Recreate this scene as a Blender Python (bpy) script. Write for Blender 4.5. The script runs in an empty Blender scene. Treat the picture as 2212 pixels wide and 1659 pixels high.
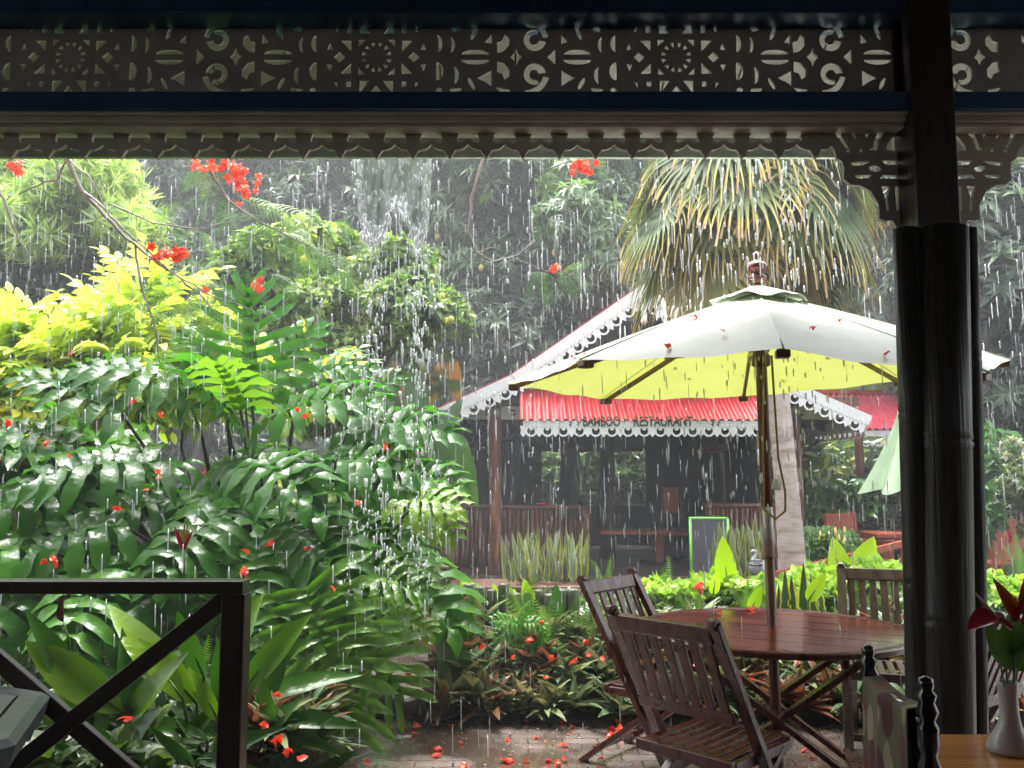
import bpy, math, random
import numpy as np
from mathutils import Vector, Matrix
R_ = math.radians
random.seed(7); rng = np.random.default_rng(7)
sc = bpy.context.scene
COL = sc.collection

# ------------------------------------------------ camera
CAM = Vector((0, 0, 1.5)); PITCH = math.atan(200/1916); FPX = 1916.0
cd = bpy.data.cameras.new('camera'); cam = bpy.data.objects.new('camera', cd); COL.objects.link(cam)
cam.location = CAM; cam.rotation_euler = (math.pi/2 + PITCH, 0, 0)
cd.sensor_width = 36; cd.lens = FPX/2212*36; cd.clip_start = 0.05; cd.clip_end = 400
sc.camera = cam
def P(px, py, Y):
    u = (px-1106)/FPX; v = (829.5-py)/FPX
    c, s = math.cos(PITCH), math.sin(PITCH)
    d = Vector((u, c - v*s, s + v*c))
    return CAM + d*(Y/d.y)

HAZE = 0.0072
def onplane(px, py, z):
    q = P(px, py, 1.0)-CAM; return CAM+q*((z-CAM.z)/q.z)
# ------------------------------------------------ sky, sun, exposure
SUN_EL, SUN_ROT = R_(76), R_(-25)
w = bpy.data.worlds.new('World'); sc.world = w; w.use_nodes = True
nt = w.node_tree; bg = nt.nodes['Background']
sk = nt.nodes.new('ShaderNodeTexSky'); sk.sky_type = 'NISHITA'; sk.sun_disc = False
sk.sun_elevation = SUN_EL; sk.sun_rotation = SUN_ROT; sk.dust_density = 5; sk.air_density = 1.5
hs = nt.nodes.new('ShaderNodeHueSaturation'); hs.inputs['Saturation'].default_value = 0.22
nt.links.new(sk.outputs[0], hs.inputs['Color']); nt.links.new(hs.outputs[0], bg.inputs[0])
bg.inputs[1].default_value = 0.15
sd = bpy.data.lights.new('sun', 'SUN'); sd.energy = 1.3; sd.angle = R_(25); sd.color = (1, 0.97, 0.92)
so = bpy.data.objects.new('sun', sd); COL.objects.link(so)
sv = Vector((math.sin(SUN_ROT)*math.cos(SUN_EL), math.cos(SUN_ROT)*math.cos(SUN_EL), math.sin(SUN_EL)))
so.rotation_euler = sv.to_track_quat('Z', 'Y').to_euler(); so.location = (0, 10, 30)
sc.view_settings.view_transform = 'Standard'; sc.view_settings.look = 'None'
sc.view_settings.exposure = 2.45; sc.view_settings.gamma = 1.0
sc.cycles.use_denoising = True
sc.cycles.max_bounces = 7; sc.cycles.diffuse_bounces = 4; sc.cycles.glossy_bounces = 2
sc.cycles.transparent_max_bounces = 10; sc.cycles.transmission_bounces = 4; sc.cycles.volume_bounces = 0
sc.cycles.sample_clamp_indirect = 4
sc.cycles.caustics_reflective = False; sc.cycles.caustics_refractive = False

# ------------------------------------------------ materials
def newmat(name):
    m = bpy.data.materials.new(name); m.use_nodes = True
    return m, m.node_tree, m.node_tree.nodes['Principled BSDF'], m.node_tree.nodes['Material Output']
def rgb(c): return (c[0], c[1], c[2], 1)
def mat(name, c1, c2=None, rough=0.5, scale=8, stretch=(1, 1, 1), bump=0.0, bscale=None, spec=0.5, metal=0, coat=0, rvar=0, alpha=1, detail=5, lo=0.35, hi=0.65):
    m, nt, b, out = newmat(name); N = nt.nodes; L = nt.links
    b.inputs['Roughness'].default_value = rough; b.inputs['Specular IOR Level'].default_value = spec
    b.inputs['Metallic'].default_value = metal; b.inputs['Coat Weight'].default_value = coat; b.inputs['Coat Roughness'].default_value = 0.08
    b.inputs['Alpha'].default_value = alpha
    c2 = c2 or tuple(x*0.6 for x in c1)
    tc = N.new('ShaderNodeTexCoord'); mp = N.new('ShaderNodeMapping'); mp.inputs['Scale'].default_value = stretch
    L.new(tc.outputs['Object'], mp.inputs[0])
    n = N.new('ShaderNodeTexNoise'); n.inputs['Scale'].default_value = scale; n.inputs['Detail'].default_value = detail
    L.new(mp.outputs[0], n.inputs['Vector'])
    r = N.new('ShaderNodeValToRGB'); r.color_ramp.elements[0].position = lo; r.color_ramp.elements[1].position = hi
    r.color_ramp.elements[0].color = rgb(c2); r.color_ramp.elements[1].color = rgb(c1)
    L.new(n.outputs[0], r.inputs[0]); L.new(r.outputs[0], b.inputs['Base Color'])
    if rvar:
        mr = N.new('ShaderNodeMapRange'); mr.inputs[1].default_value = .3; mr.inputs[2].default_value = .7
        mr.inputs[3].default_value = max(0.02, rough-rvar); mr.inputs[4].default_value = rough+rvar
        L.new(n.outputs[0], mr.inputs[0]); L.new(mr.outputs[0], b.inputs['Roughness'])
    if bump:
        n2 = N.new('ShaderNodeTexNoise'); n2.inputs['Scale'].default_value = bscale or scale*4; n2.inputs['Detail'].default_value = 4
        L.new(mp.outputs[0], n2.inputs['Vector'])
        bp = N.new('ShaderNodeBump'); bp.inputs['Strength'].default_value = bump; bp.inputs['Distance'].default_value = 0.01
        L.new(n2.outputs[0], bp.inputs['Height']); L.new(bp.outputs[0], b.inputs['Normal'])
    return m
def leafmat(name, cols, trans=0.35, tcol=None, rough=0.3, spec=0.5, veins=0, margin=None, vramp=None, nbump=0, nscale=25, blotch=None):
    """cols: colours over the leaf's random value; vramp: colours along the leaf instead; margin: colour of the edge"""
    m, nt, b, out = newmat(name); N = nt.nodes; L = nt.links
    b.inputs['Roughness'].default_value = rough; b.inputs['Specular IOR Level'].default_value = spec
    a = N.new('ShaderNodeAttribute'); a.attribute_name = 'lc'
    sp = N.new('ShaderNodeSeparateXYZ'); L.new(a.outputs['Vector'], sp.inputs[0])
    def ramp(cs, src):
        r = N.new('ShaderNodeValToRGB'); e = r.color_ramp.elements
        while len(e) < len(cs): e.new(0.5)
        for i, c in enumerate(cs):
            if len(c) == 4: e[i].position = c[3]
            else: e[i].position = i/(len(cs)-1)
        for i, c in enumerate(cs): e[i].color = (c[0], c[1], c[2], 1)
        L.new(src, r.inputs[0]); return r.outputs[0]
    col = ramp(cols, sp.outputs[2])
    if vramp:
        mm = N.new('ShaderNodeMath'); mm.operation = 'MULTIPLY_ADD'; mm.inputs[1].default_value = 0.14
        L.new(sp.outputs[2], mm.inputs[0]); L.new(sp.outputs[1], mm.inputs[2])
        vc = ramp(vramp, mm.outputs[0])
        mx = N.new('ShaderNodeMix'); mx.data_type = 'RGBA'; mx.inputs[0].default_value = 0.75
        L.new(col, mx.inputs[6]); L.new(vc, mx.inputs[7]); col = mx.outputs[2]
    ab = N.new('ShaderNodeMath'); ab.operation = 'ABSOLUTE'; L.new(sp.outputs[0], ab.inputs[0])
    if margin:
        gt = N.new('ShaderNodeMapRange'); gt.inputs[1].default_value = .62; gt.inputs[2].default_value = .78
        L.new(ab.outputs[0], gt.inputs[0])
        mx = N.new('ShaderNodeMix'); mx.data_type = 'RGBA'; L.new(gt.outputs[0], mx.inputs[0])
        L.new(col, mx.inputs[6]); mx.inputs[7].default_value = rgb(margin); col = mx.outputs[2]
    if blotch:
        tc = N.new('ShaderNodeTexCoord'); nb_ = N.new('ShaderNodeTexNoise'); nb_.inputs['Scale'].default_value = blotch[3]; L.new(tc.outputs['Object'], nb_.inputs['Vector'])
        gt = N.new('ShaderNodeMapRange'); gt.inputs[1].default_value = .45; gt.inputs[2].default_value = .58; L.new(nb_.outputs[0], gt.inputs[0])
        mx = N.new('ShaderNodeMix'); mx.data_type = 'RGBA'; L.new(gt.outputs[0], mx.inputs[0]); L.new(col, mx.inputs[6]); mx.inputs[7].default_value = rgb(blotch); col = mx.outputs[2]
    L.new(col, b.inputs['Base Color'])
    bpn = None
    if nbump:
        tc = N.new('ShaderNodeTexCoord'); nb_ = N.new('ShaderNodeTexNoise'); nb_.inputs['Scale'].default_value = nscale; nb_.inputs['Detail'].default_value = 2
        L.new(tc.outputs['Object'], nb_.inputs['Vector']); bpn = N.new('ShaderNodeBump'); bpn.inputs['Strength'].default_value = nbump; bpn.inputs['Distance'].default_value = 0.02
        L.new(nb_.outputs[0], bpn.inputs['Height']); L.new(bpn.outputs[0], b.inputs['Normal'])
    if veins:
        m1 = N.new('ShaderNodeMath'); m1.operation = 'MULTIPLY_ADD'; m1.inputs[1].default_value = -0.28
        L.new(ab.outputs[0], m1.inputs[0]); L.new(sp.outputs[1], m1.inputs[2])
        m2 = N.new('ShaderNodeMath'); m2.operation = 'MULTIPLY'; m2.inputs[1].default_value = veins*6.283; L.new(m1.outputs[0], m2.inputs[0])
        m3 = N.new('ShaderNodeMath'); m3.operation = 'SINE'; L.new(m2.outputs[0], m3.inputs[0])
        bp = N.new('ShaderNodeBump'); bp.inputs['Strength'].default_value = 0.14; bp.inputs['Distance'].default_value = 0.008
        L.new(m3.outputs[0], bp.inputs['Height']); L.new(bp.outputs[0], b.inputs['Normal'])
        if bpn: L.new(bpn.outputs[0], bp.inputs['Normal'])
    tr = N.new('ShaderNodeBsdfTranslucent')
    g = N.new('ShaderNodeMix'); g.data_type = 'RGBA'; g.blend_type = 'MULTIPLY'; g.inputs[0].default_value = 1
    L.new(col, g.inputs[6]); g.inputs[7].default_value = rgb(tcol or (1.7, 1.9, 0.7)); L.new(g.outputs[2], tr.inputs[0])
    ms = N.new('ShaderNodeMixShader'); ms.inputs[0].default_value = trans
    L.new(b.outputs[0], ms.inputs[1]); L.new(tr.outputs[0], ms.inputs[2]); L.new(ms.outputs[0], out.inputs[0])
    return m

# ------------------------------------------------ geometry
class M:
    def __init__(s): s.v = []; s.f = []; s.uv = []; s.n = 0
    def addv(s, v, lc=None):
        v = np.asarray(v, float).reshape(-1, 3); i = s.n; s.n += len(v); s.v.append(v)
        s.uv.append(np.zeros((len(v), 3)) if lc is None else np.asarray(lc, float)); return i
    def faces(s, fs, off=0):
        for f in fs: s.f.append(np.asarray(f, int).reshape(1, -1)+off)
    def add(s, v, fs, lc=None):
        i = s.addv(v, lc); s.faces(fs, i); return s
    def box(s, c, size, rot=None):
        x, y, z = [a/2 for a in size]
        v = np.array([[a, b, d] for a in (-x, x) for b in (-y, y) for d in (-z, z)])
        if rot is not None: v = v @ np.array(rot.to_3x3()).T
        return s.add(v+np.array(c), [(0, 1, 3, 2), (4, 6, 7, 5), (0, 4, 5, 1), (2, 3, 7, 6), (0, 2, 6, 4), (1, 5, 7, 3)])
    def box2(s, a, b):
        a = np.array(a, float); b = np.array(b, float); return s.box((a+b)/2, np.abs(b-a))
    def bar(s, p0, p1, w, h, up=(0, 0, 1)):
        p0 = Vector(p0); p1 = Vector(p1); d = (p1-p0); L = d.length; d.normalize()
        x = d.cross(Vector(up))
        if x.length < 1e-4: x = d.cross(Vector((1, 0, 0)))
        x.normalize(); z = x.cross(d)
        m = Matrix((x, d, z)).transposed()
        return s.box((p0+p1)/2, (w, L, h), m)
    def tube(s, pts, r, n=8, caps=True):
        pts = [Vector(p) for p in pts]; k = len(pts)
        rs = r if hasattr(r, '__len__') else [r]*k
        t0 = (pts[1]-pts[0]).normalized(); a = t0.orthogonal().normalized(); V = []
        for i, p in enumerate(pts):
            t = (pts[min(i+1, k-1)]-pts[max(i-1, 0)]).normalized()
            a = (a - t*a.dot(t)).normalized(); b = t.cross(a)
            for j in range(n):
                q = 2*math.pi*j/n; V.append(p + (a*math.cos(q)+b*math.sin(q))*rs[i])
        F = [(i*n+j, i*n+(j+1) % n, (i+1)*n+(j+1) % n, (i+1)*n+j) for i in range(k-1) for j in range(n)]
        if caps: F += [tuple(range(n))[::-1], tuple((k-1)*n+j for j in range(n))]
        return s.add([tuple(p) for p in V], F)
    def lathe(s, c, prof, n=20, axis=None, caps=True):
        A = np.array(axis.to_3x3()).T if axis is not None else np.eye(3); V = []
        for r, z in prof:
            for j in range(n): q = 2*math.pi*j/n; V.append((r*math.cos(q), r*math.sin(q), z))
        k = len(prof)
        F = [(i*n+j, i*n+(j+1) % n, (i+1)*n+(j+1) % n, (i+1)*n+j) for i in range(k-1) for j in range(n)]
        if caps: F += [tuple(range(n))[::-1], tuple((k-1)*n+j for j in range(n))]
        return s.add(np.array(V) @ A + np.array(c), F)
    def prism(s, poly, o, ux, uy, th):
        """polygon in the plane o + a*ux + b*uy, extruded th along ux x uy"""
        o = np.array(o, float); ux = np.array(ux, float); uy = np.array(uy, float); n = np.cross(ux, uy)*th
        a = np.array([o+p[0]*ux+p[1]*uy for p in poly]); k = len(poly)
        return s.add(np.vstack([a, a+n]), [tuple(range(k))[::-1], tuple(range(k, 2*k))]+[(i, (i+1) % k, k+(i+1) % k, k+i) for i in range(k)])
    def ring(s, o, ux, uy, th, cx, cy, r0, r1, n=20):
        o = np.array(o, float); ux = np.array(ux, float); uy = np.array(uy, float); nn = np.cross(ux, uy)*th; V = []
        for r in (r0, r1):
            for j in range(n):
                q = 2*math.pi*j/n; V.append(o+(cx+r*math.cos(q))*ux+(cy+r*math.sin(q))*uy)
        V = np.array(V); V = np.vstack([V, V+nn]); F = []
        for j in range(n):
            k = (j+1) % n
            F += [(j, n+j, n+k, k), (2*n+j, 2*n+k, 3*n+k, 3*n+j), (n+j, 3*n+j, 3*n+k, n+k), (j, k, 2*n+k, 2*n+j)]
        return s.add(V, F)
    def grid(s, fn, nu, nv, lc=None):
        V = [fn(i/(nu-1), j/(nv-1)) for j in range(nv) for i in range(nu)]
        F = [(j*nu+i, j*nu+i+1, (j+1)*nu+i+1, (j+1)*nu+i) for j in range(nv-1) for i in range(nu-1)]
        u = [lc(i/(nu-1), j/(nv-1)) for j in range(nv) for i in range(nu)] if lc else None
        return s.add([tuple(v) for v in V], F, u)
    def cloud(s, T, pos, D, Nn, scale, rnd=None):
        """copies of a leaf template T at pos, pointing along D with normal near Nn"""
        tv, tf, tuv = T; pos = np.asarray(pos, float); k = len(pos)
        if k == 0: return s
        D = np.asarray(D, float); D = D/np.linalg.norm(D, axis=1, keepdims=True)
        X = np.cross(D, np.asarray(Nn, float)); X /= np.maximum(np.linalg.norm(X, axis=1, keepdims=True), 1e-6)
        Z = np.cross(X, D); sc_ = np.asarray(scale, float)
        if sc_.ndim == 0: sc_ = np.full(k, float(sc_))
        B = np.stack([X, D, Z], 1)*sc_[:, None, None]
        V = np.einsum('mi,kij->kmj', tv, B)+pos[:, None, :]; m = len(tv)
        rnd = rng.random(k) if rnd is None else np.asarray(rnd)
        U = np.empty((k, m, 3)); U[:, :, :2] = tuv[None]; U[:, :, 2] = rnd[:, None]
        i = s.addv(V.reshape(-1, 3), U.reshape(-1, 3))
        offs = i+np.arange(k)*m
        for grp in tf: s.f.append((grp[None]+offs[:, None, None]).reshape(-1, grp.shape[1]))
        return s
    def build(s, name, material, parent=None, smooth=False, bevel=0, label=None, cat=None, group=None, kind=None, origin=None):
        v = np.vstack(s.v); me = bpy.data.meshes.new(name)
        if parent is not None:
            off = np.zeros(3); p = parent
            while p is not None: off += np.array(p.location); p = p.parent
            loc = None
        elif origin is not None: off = np.array(origin, float); loc = off
        else:
            lo, hi = v.min(0), v.max(0); off = np.array([(lo[0]+hi[0])/2, (lo[1]+hi[1])/2, lo[2]]); loc = off
        v = v-off
        me.vertices.add(len(v)); me.vertices.foreach_set('co', v.ravel())
        loops = np.concatenate([f.ravel() for f in s.f]); tot = np.concatenate([np.full(len(f), f.shape[1]) for f in s.f])
        st = np.concatenate([[0], np.cumsum(tot)[:-1]])
        me.loops.add(len(loops)); me.loops.foreach_set('vertex_index', loops.astype(np.int32))
        me.polygons.add(len(tot)); me.polygons.foreach_set('loop_start', st.astype(np.int32))
        me.polygons.foreach_set('use_smooth', np.full(len(tot), smooth))
        a = me.attributes.new('lc', 'FLOAT_VECTOR', 'POINT'); a.data.foreach_set('vector', np.vstack(s.uv).ravel())
        me.update(calc_edges=True); me.validate()
        me.materials.append(material)
        o = bpy.data.objects.new(name, me); COL.objects.link(o)
        if parent is not None: o.parent = parent
        else: o.location = loc
        if bevel:
            b = o.modifiers.new('bevel', 'BEVEL'); b.width = bevel; b.segments = 2; b.limit_method = 'ANGLE'
        return tag(o, label, cat, group, kind)
def tag(o, label=None, cat=None, group=None, kind=None):
    if label: o['label'] = label
    if cat: o['category'] = cat
    if group: o['group'] = group
    if kind: o['kind'] = kind
    return o
def thing(name, loc, label, cat, group=None, rz=0):
    o = bpy.data.objects.new(name, None); COL.objects.link(o); o.location = loc; o.rotation_euler = (0, 0, rz)
    o.empty_display_size = 0.1
    return tag(o, label, cat, group)
def copy_tree(o, parent=None):
    c = o.copy(); COL.objects.link(c)
    if parent is not None: c.parent = parent
    for ch in list(o.children): copy_tree(ch, c)
    return c
def place(o, loc, rz=0, label=None, scale=1):
    o.location = loc; o.rotation_euler = (0, 0, rz); o.scale = (scale,)*3
    if label: o['label'] = label
    return o
def cutout(name, outer, holes, thick, o, ux, uy, material, parent=None, **kw):
    """a flat board with holes sawn through it"""
    cu = bpy.data.curves.new(name, 'CURVE'); cu.dimensions = '2D'; cu.fill_mode = 'BOTH'; cu.extrude = thick/2
    for poly in [outer]+holes:
        sp = cu.splines.new('POLY'); sp.points.add(len(poly)-1)
        for i, p in enumerate(poly): sp.points[i].co = (p[0], p[1], 0, 1)
        sp.use_cyclic_u = True
    ob = bpy.data.objects.new('tmp', cu); COL.objects.link(ob)
    dg = bpy.context.evaluated_depsgraph_get(); me = bpy.data.meshes.new_from_object(ob.evaluated_get(dg))
    bpy.data.objects.remove(ob); bpy.data.curves.remove(cu)
    v = np.empty(len(me.vertices)*3); me.vertices.foreach_get('co', v); v = v.reshape(-1, 3)
    o = np.array(o, float); ux = np.array(ux, float); uy = np.array(uy, float); n = np.cross(ux, uy)
    m = M(); m.addv(o+v[:, :1]*ux+v[:, 1:2]*uy+v[:, 2:3]*n)
    m.f = [np.array([list(p.vertices)]) for p in me.polygons]; bpy.data.meshes.remove(me)
    return m.build(name, material, parent, **kw)
def text_obj(name, body, size, o, ux, uy, material, parent, depth=0.004, sx=1.0, bold=0.0, align='CENTER'):
    cu = bpy.data.curves.new(name, 'FONT'); cu.body = body; cu.size = size; cu.extrude = depth; cu.align_x = align; cu.offset = bold
    ob = bpy.data.objects.new('tmp', cu); COL.objects.link(ob)
    dg = bpy.context.evaluated_depsgraph_get(); me = bpy.data.meshes.new_from_object(ob.evaluated_get(dg))
    bpy.data.objects.remove(ob); bpy.data.curves.remove(cu)
    v = np.empty(len(me.vertices)*3); me.vertices.foreach_get('co', v); v = v.reshape(-1, 3)
    o = np.array(o, float); ux = np.array(ux, float); uy = np.array(uy, float); n = np.cross(ux, uy)
    m = M(); m.addv(o+v[:, :1]*sx*ux+v[:, 1:2]*uy+v[:, 2:3]*n)
    m.f = [np.array([list(p.vertices)]) for p in me.polygons]; bpy.data.meshes.remove(me)
    return m.build(name, material, parent)

# ------------------------------------------------ leaf templates (x across, y along 0..1, z normal)
def grp(fs):
    d = {}
    for f in fs: d.setdefault(len(f), []).append(f)
    return [np.array(x) for x in d.values()]
def T_leaf(w=0.2, fold=0.3, droop=0.2, n=4, p=0.8, wave=0.0, t0=0.0):
    V = []; U = []; F = []
    for i in range(n+1):
        t = i/n; h = w*math.sin(math.pi*min(1, t**p))**0.8 if 0 < t < 1 else 0.004
        ph = wave*math.sin(t*19)
        yy = t0+(1-t0)*t
        for sx in (-1, 0, 1):
            V.append((sx*h, yy*(1-0.15*droop*yy), fold*abs(sx)*h - droop*yy*yy + (ph*sx*h))); U.append((sx, t))
    for i in range(n):
        a = i*3; F += [(a, a+1, a+4, a+3), (a+1, a+2, a+5, a+4)]
    if t0: 
        k = len(V); V += [(-.006, 0, 0), (.006, 0, 0)]; U += [(0, 0), (0, 0)]; F += [(k, k+1, 2, 0)]
    return np.array(V), grp(F), np.array(U)
def T_join(parts):
    """[(T, 3x3 basis rows X,D,Z, offset, scale)]"""
    V = []; F = []; U = []; n = 0
    for T, D, Nn, off, s in parts:
        D = np.array(D, float); D /= np.linalg.norm(D); X = np.cross(D, Nn); X /= max(np.linalg.norm(X), 1e-6); Z = np.cross(X, D)
        V.append(T[0]@(np.stack([X, D, Z])*s)+np.array(off))
        for g in T[1]: F += [tuple(r+n) for r in g]
        U.append(T[2]); n += len(T[0])
    return np.vstack(V), grp(F), np.vstack(U)
T_tiny = (np.array([(0, 0, 0), (-.27, .45, .08), (0, 1, -.12), (.27, .45, .08)], float), [np.array([(0, 1, 2), (0, 2, 3)])], np.array([(0, 0), (-1, .5), (0, 1), (1, .5)], float))
T_lance = (np.array([(0, 0, 0), (-.13, .4, .05), (0, .5, 0), (.13, .4, .05), (0, 1, -.15)], float), [np.array([(0, 2, 1), (0, 3, 2), (1, 2, 4), (2, 3, 4)])], np.array([(0, 0), (-1, .4), (0, .5), (1, .4), (0, 1)], float))
def whorl(T, n, elev, jit=0.25, s=1.0, seed=0):
    r = random.Random(seed); ps = []
    for i in range(n):
        a = 2*math.pi*(i+r.random()*.5)/n*1.618*2; e = elev+r.uniform(-jit, jit)
        d = (math.cos(a)*math.cos(e), math.sin(a)*math.cos(e), math.sin(e))
        ps.append((T, d, (0, 0, 1) if abs(e) < 1.2 else (math.cos(a), math.sin(a), 0), (0, 0, 0), s*r.uniform(.75, 1.1)))
    return T_join(ps)
# whorls: z is the shoot's axis; to point the shoot along A call cloud with D=any perpendicular, Nn=A
W_mango = [whorl(T_lance, 11, R_(e), .35, 1, i) for i, e in enumerate((10, -15, -35))]
W_small = [whorl(T_tiny, 7, R_(20), .5, 1, i) for i in range(3)]
def rndunit(k):
    a = rng.normal(size=(k, 3)); return a/np.linalg.norm(a, axis=1, keepdims=True)
def perp(A):
    r = rndunit(len(A)); return r-A*np.sum(r*A, 1, keepdims=True)
def blob_points(c, rad, nb, per, br, flat=0.8, up=0.3):
    """leaf positions on the shells of nb clumps spread through an ellipsoid crown; returns points, outward dirs, clump centres"""
    c = np.array(c, float); rad = np.array(rad, float)
    d = rndunit(nb); r = rng.random(nb)**0.4
    C = c+d*rad*r[:, None]*0.88; bs = br*rng.uniform(.6, 1.25, nb); P_, O_ = [], []
    for q, b in zip(C, bs):
        k = int(per*(b/br)**2); u = rndunit(k); u[:, 2] = np.where(rng.random(k) < up, np.abs(u[:, 2]), u[:, 2])
        rr = b*rng.uniform(.55, 1.05, k)[:, None]
        P_.append(q+u*rr*np.array([1, 1, flat])); O_.append(u)
    return np.vstack(P_), np.vstack(O_), C
def limb(m, p0, p1, r0, r1, sag=0.0, n=6, wob=0.08, k=7):
    p0 = Vector(p0); p1 = Vector(p1); L = (p1-p0).length; pts = []; rs = []
    for i in range(n+1):
        t = i/n; q = p0.lerp(p1, t)+Vector((random.gauss(0, 1), random.gauss(0, 1), random.gauss(0, 1)))*wob*L*0.25*math.sin(math.pi*t)
        q.z += sag*L*4*t*(1-t); pts.append(q); rs.append(r0+(r1-r0)*t)
    m.tube(pts, rs, k); return pts
# ================================================ THE VERANDA WE LOOK OUT OF
m_blue = mat('dark blue paint', (0.016, 0.075, 0.21), (0.011, 0.05, 0.15), rough=.45, scale=3, bump=.1)
m_trim = mat('off white trim paint', (0.66, 0.60, 0.56), (0.52, 0.47, 0.44), rough=.55, scale=6, bump=.15, bscale=40)
m_pale = mat('pale soffit paint', (0.40, 0.38, 0.37), (0.30, 0.28, 0.27), rough=.5, scale=5, bump=.1)
m_fascia = mat('white fascia paint', (0.75, 0.80, 0.74), (0.55, 0.6, 0.52), rough=.4, scale=7, bump=.1)
m_dark = mat('dark stained wood', (0.035, 0.018, 0.012), (0.02, 0.010, 0.007), rough=.32, scale=4, stretch=(8, 8, 1), bump=.15)
m_bamdark = mat('dark varnished bamboo', (0.03, 0.026, 0.022), (0.014, 0.012, 0.01), rough=.42, scale=5, stretch=(14, 14, .5), bump=.45, bscale=6, spec=.35, rvar=.14)
m_deck = mat('dark deck tiles', (0.06, 0.04, 0.03), rough=.3, scale=3)
m_in = mat('dark interior wall', (0.10, 0.08, 0.07), rough=.8, scale=2)
M().box2((-6, -4, -0.1), (6, 3.42, 0.03)).build('veranda_floor', m_deck, kind='structure')
M().box2((-6, -4.1, 0), (6, -4, 3.6)).build('dimming_back_wall', m_in, kind='structure')  # unseen back and side walls, put in so the veranda interior stays dark
M().box2((-6.1, -4.1, 0), (-6, 1.2, 3.6)).box2((6, -4.1, 0), (6.1, 1.2, 3.6)).build('dimming_side_wall', m_in, kind='structure')
M().box2((-6.1, -4.1, 3.75), (6.1, 3.2, 3.85)).build('ceiling', m_in, kind='structure')
VY = 3.34
ver = thing('veranda', (0, VY, 0.03), 'open veranda front with dark blue beams, sawn white fretwork and scalloped valance framing the view', 'veranda')
za = lambda py, Y=VY: P(1106, py, Y).z
xa = lambda px, py, Y=VY: P(px, py, Y).x
YB = VY-0.07
b = M().box2((-6, YB-.06, za(44, YB)), (6, YB+.12, za(-130, YB))); b.build('upper_beam', m_blue, ver, bevel=.006)
b = M().box2((-6, YB-.06, za(250, YB)), (6, YB+.12, za(211, YB))); b.build('lower_beam', m_blue, ver, bevel=.006)
xpl, xpr = xa(1963, 130, 3.2), xa(2058, 130, 3.2)
m = M(); m.box2((xa(1948, 130, YB), YB-.03, za(211, YB)), (xpl, YB+.05, za(44, YB))); m.build('blue_stile', m_blue, ver, bevel=.01)
# moulding: three stepped strips between beam and valance
m = M()
for i, (a, c, d) in enumerate(((250, 256, -.045), (256, 268, -.03), (268, 276, -.012))):
    m.box2((-6, YB-.04+.002*i+d+.04, za(c, YB)), (xpl, YB+.1+.003*i, za(a, YB)))
    m.box2((xpr, YB-.04+.002*i+d+.04, za(c, YB)), (6, YB+.1+.003*i, za(a, YB)))
m.build('cornice_moulding', m_trim, ver, bevel=.003)

# ---- the sawn frieze
S = 0.000608; SV = 0.000632; CR = 0.3348
def arcp(cx, cy, r, a0, a1, n=12):
    return [(cx+r*math.cos(R_(a0+(a1-a0)*i/n)), cy+r*math.sin(R_(a0+(a1-a0)*i/n))) for i in range(n+1)]
def band(cx, cy, r0, r1, a0, a1, n=16, t0=1, t1=1):
    o = []; i_ = []
    for k in range(n+1):
        t = k/n; a = R_(a0+(a1-a0)*t); mid = (r0+r1)/2; hw = (r1-r0)/2*(t0+(t1-t0)*t)
        o.append((cx+(mid+hw)*math.cos(a), cy+(mid+hw)*math.sin(a))); i_.append((cx+(mid-hw)*math.cos(a), cy+(mid-hw)*math.sin(a)))
    return o+i_[::-1]
def ell(cx, cy, a, b_, rot=0, n=18):
    r = R_(rot); return [(cx+a*math.cos(t)*math.cos(r)-b_*math.sin(t)*math.sin(r), cy+a*math.cos(t)*math.sin(r)+b_*math.sin(t)*math.cos(r)) for t in [2*math.pi*i/n for i in range(n)]]
def crescent(cx, cy, h, bulge, thin, s=1):
    o = [(cx+s*bulge*math.cos(R_(a)), cy+h*math.sin(R_(a))) for a in range(-90, 91, 15)]
    i_ = [(cx+s*thin*math.cos(R_(a)), cy+h*math.sin(R_(a))) for a in range(75, -90, -15)]
    return o+i_
def cap(cx, y0, hw, h): return [(cx-hw, y0)]+[(cx+hw*math.sin(R_(a)), y0+h*math.cos(R_(a))) for a in range(-75, 76, 15)]+[(cx+hw, y0)]
def mirx(p): return [(-x, y) for x, y in p]
def miry(p): return [(x, -y) for x, y in p]
def quad4(p): return [p, mirx(p), miry(p), miry(mirx(p))]
def rosette():
    H = []
    for k in range(12):
        a = R_(30*k+15); ca, sa = math.cos(a), math.sin(a); ta, tb = -sa, ca
        H.append([(62*ca, 62*sa), (95*ca+15*ta, 95*sa+15*tb), (95*ca-15*ta, 95*sa-15*tb)])
    H += [[(240, 34), (276, 0), (240, -34), (204, 0)], [(-240, 34), (-276, 0), (-240, -34), (-204, 0)]]
    for p in ([(163, 107), (232, 107), (163, 37)], [(108, 238), (108, 153), (42, 153)], [(118, 113), (73, 113), (118, 70)],
              [(163, 190), (193, 190), (193, 158), (163, 158)], [(250, 200), (250, 165), (274, 165)], [(303, 92), (322, 45), (284, 50)]): H += quad4(p)
    for p in ([(-20, 258), (20, 258), (34, 226), (0, 184), (-34, 226)],): H += [p, miry(p)]
    return H
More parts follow.
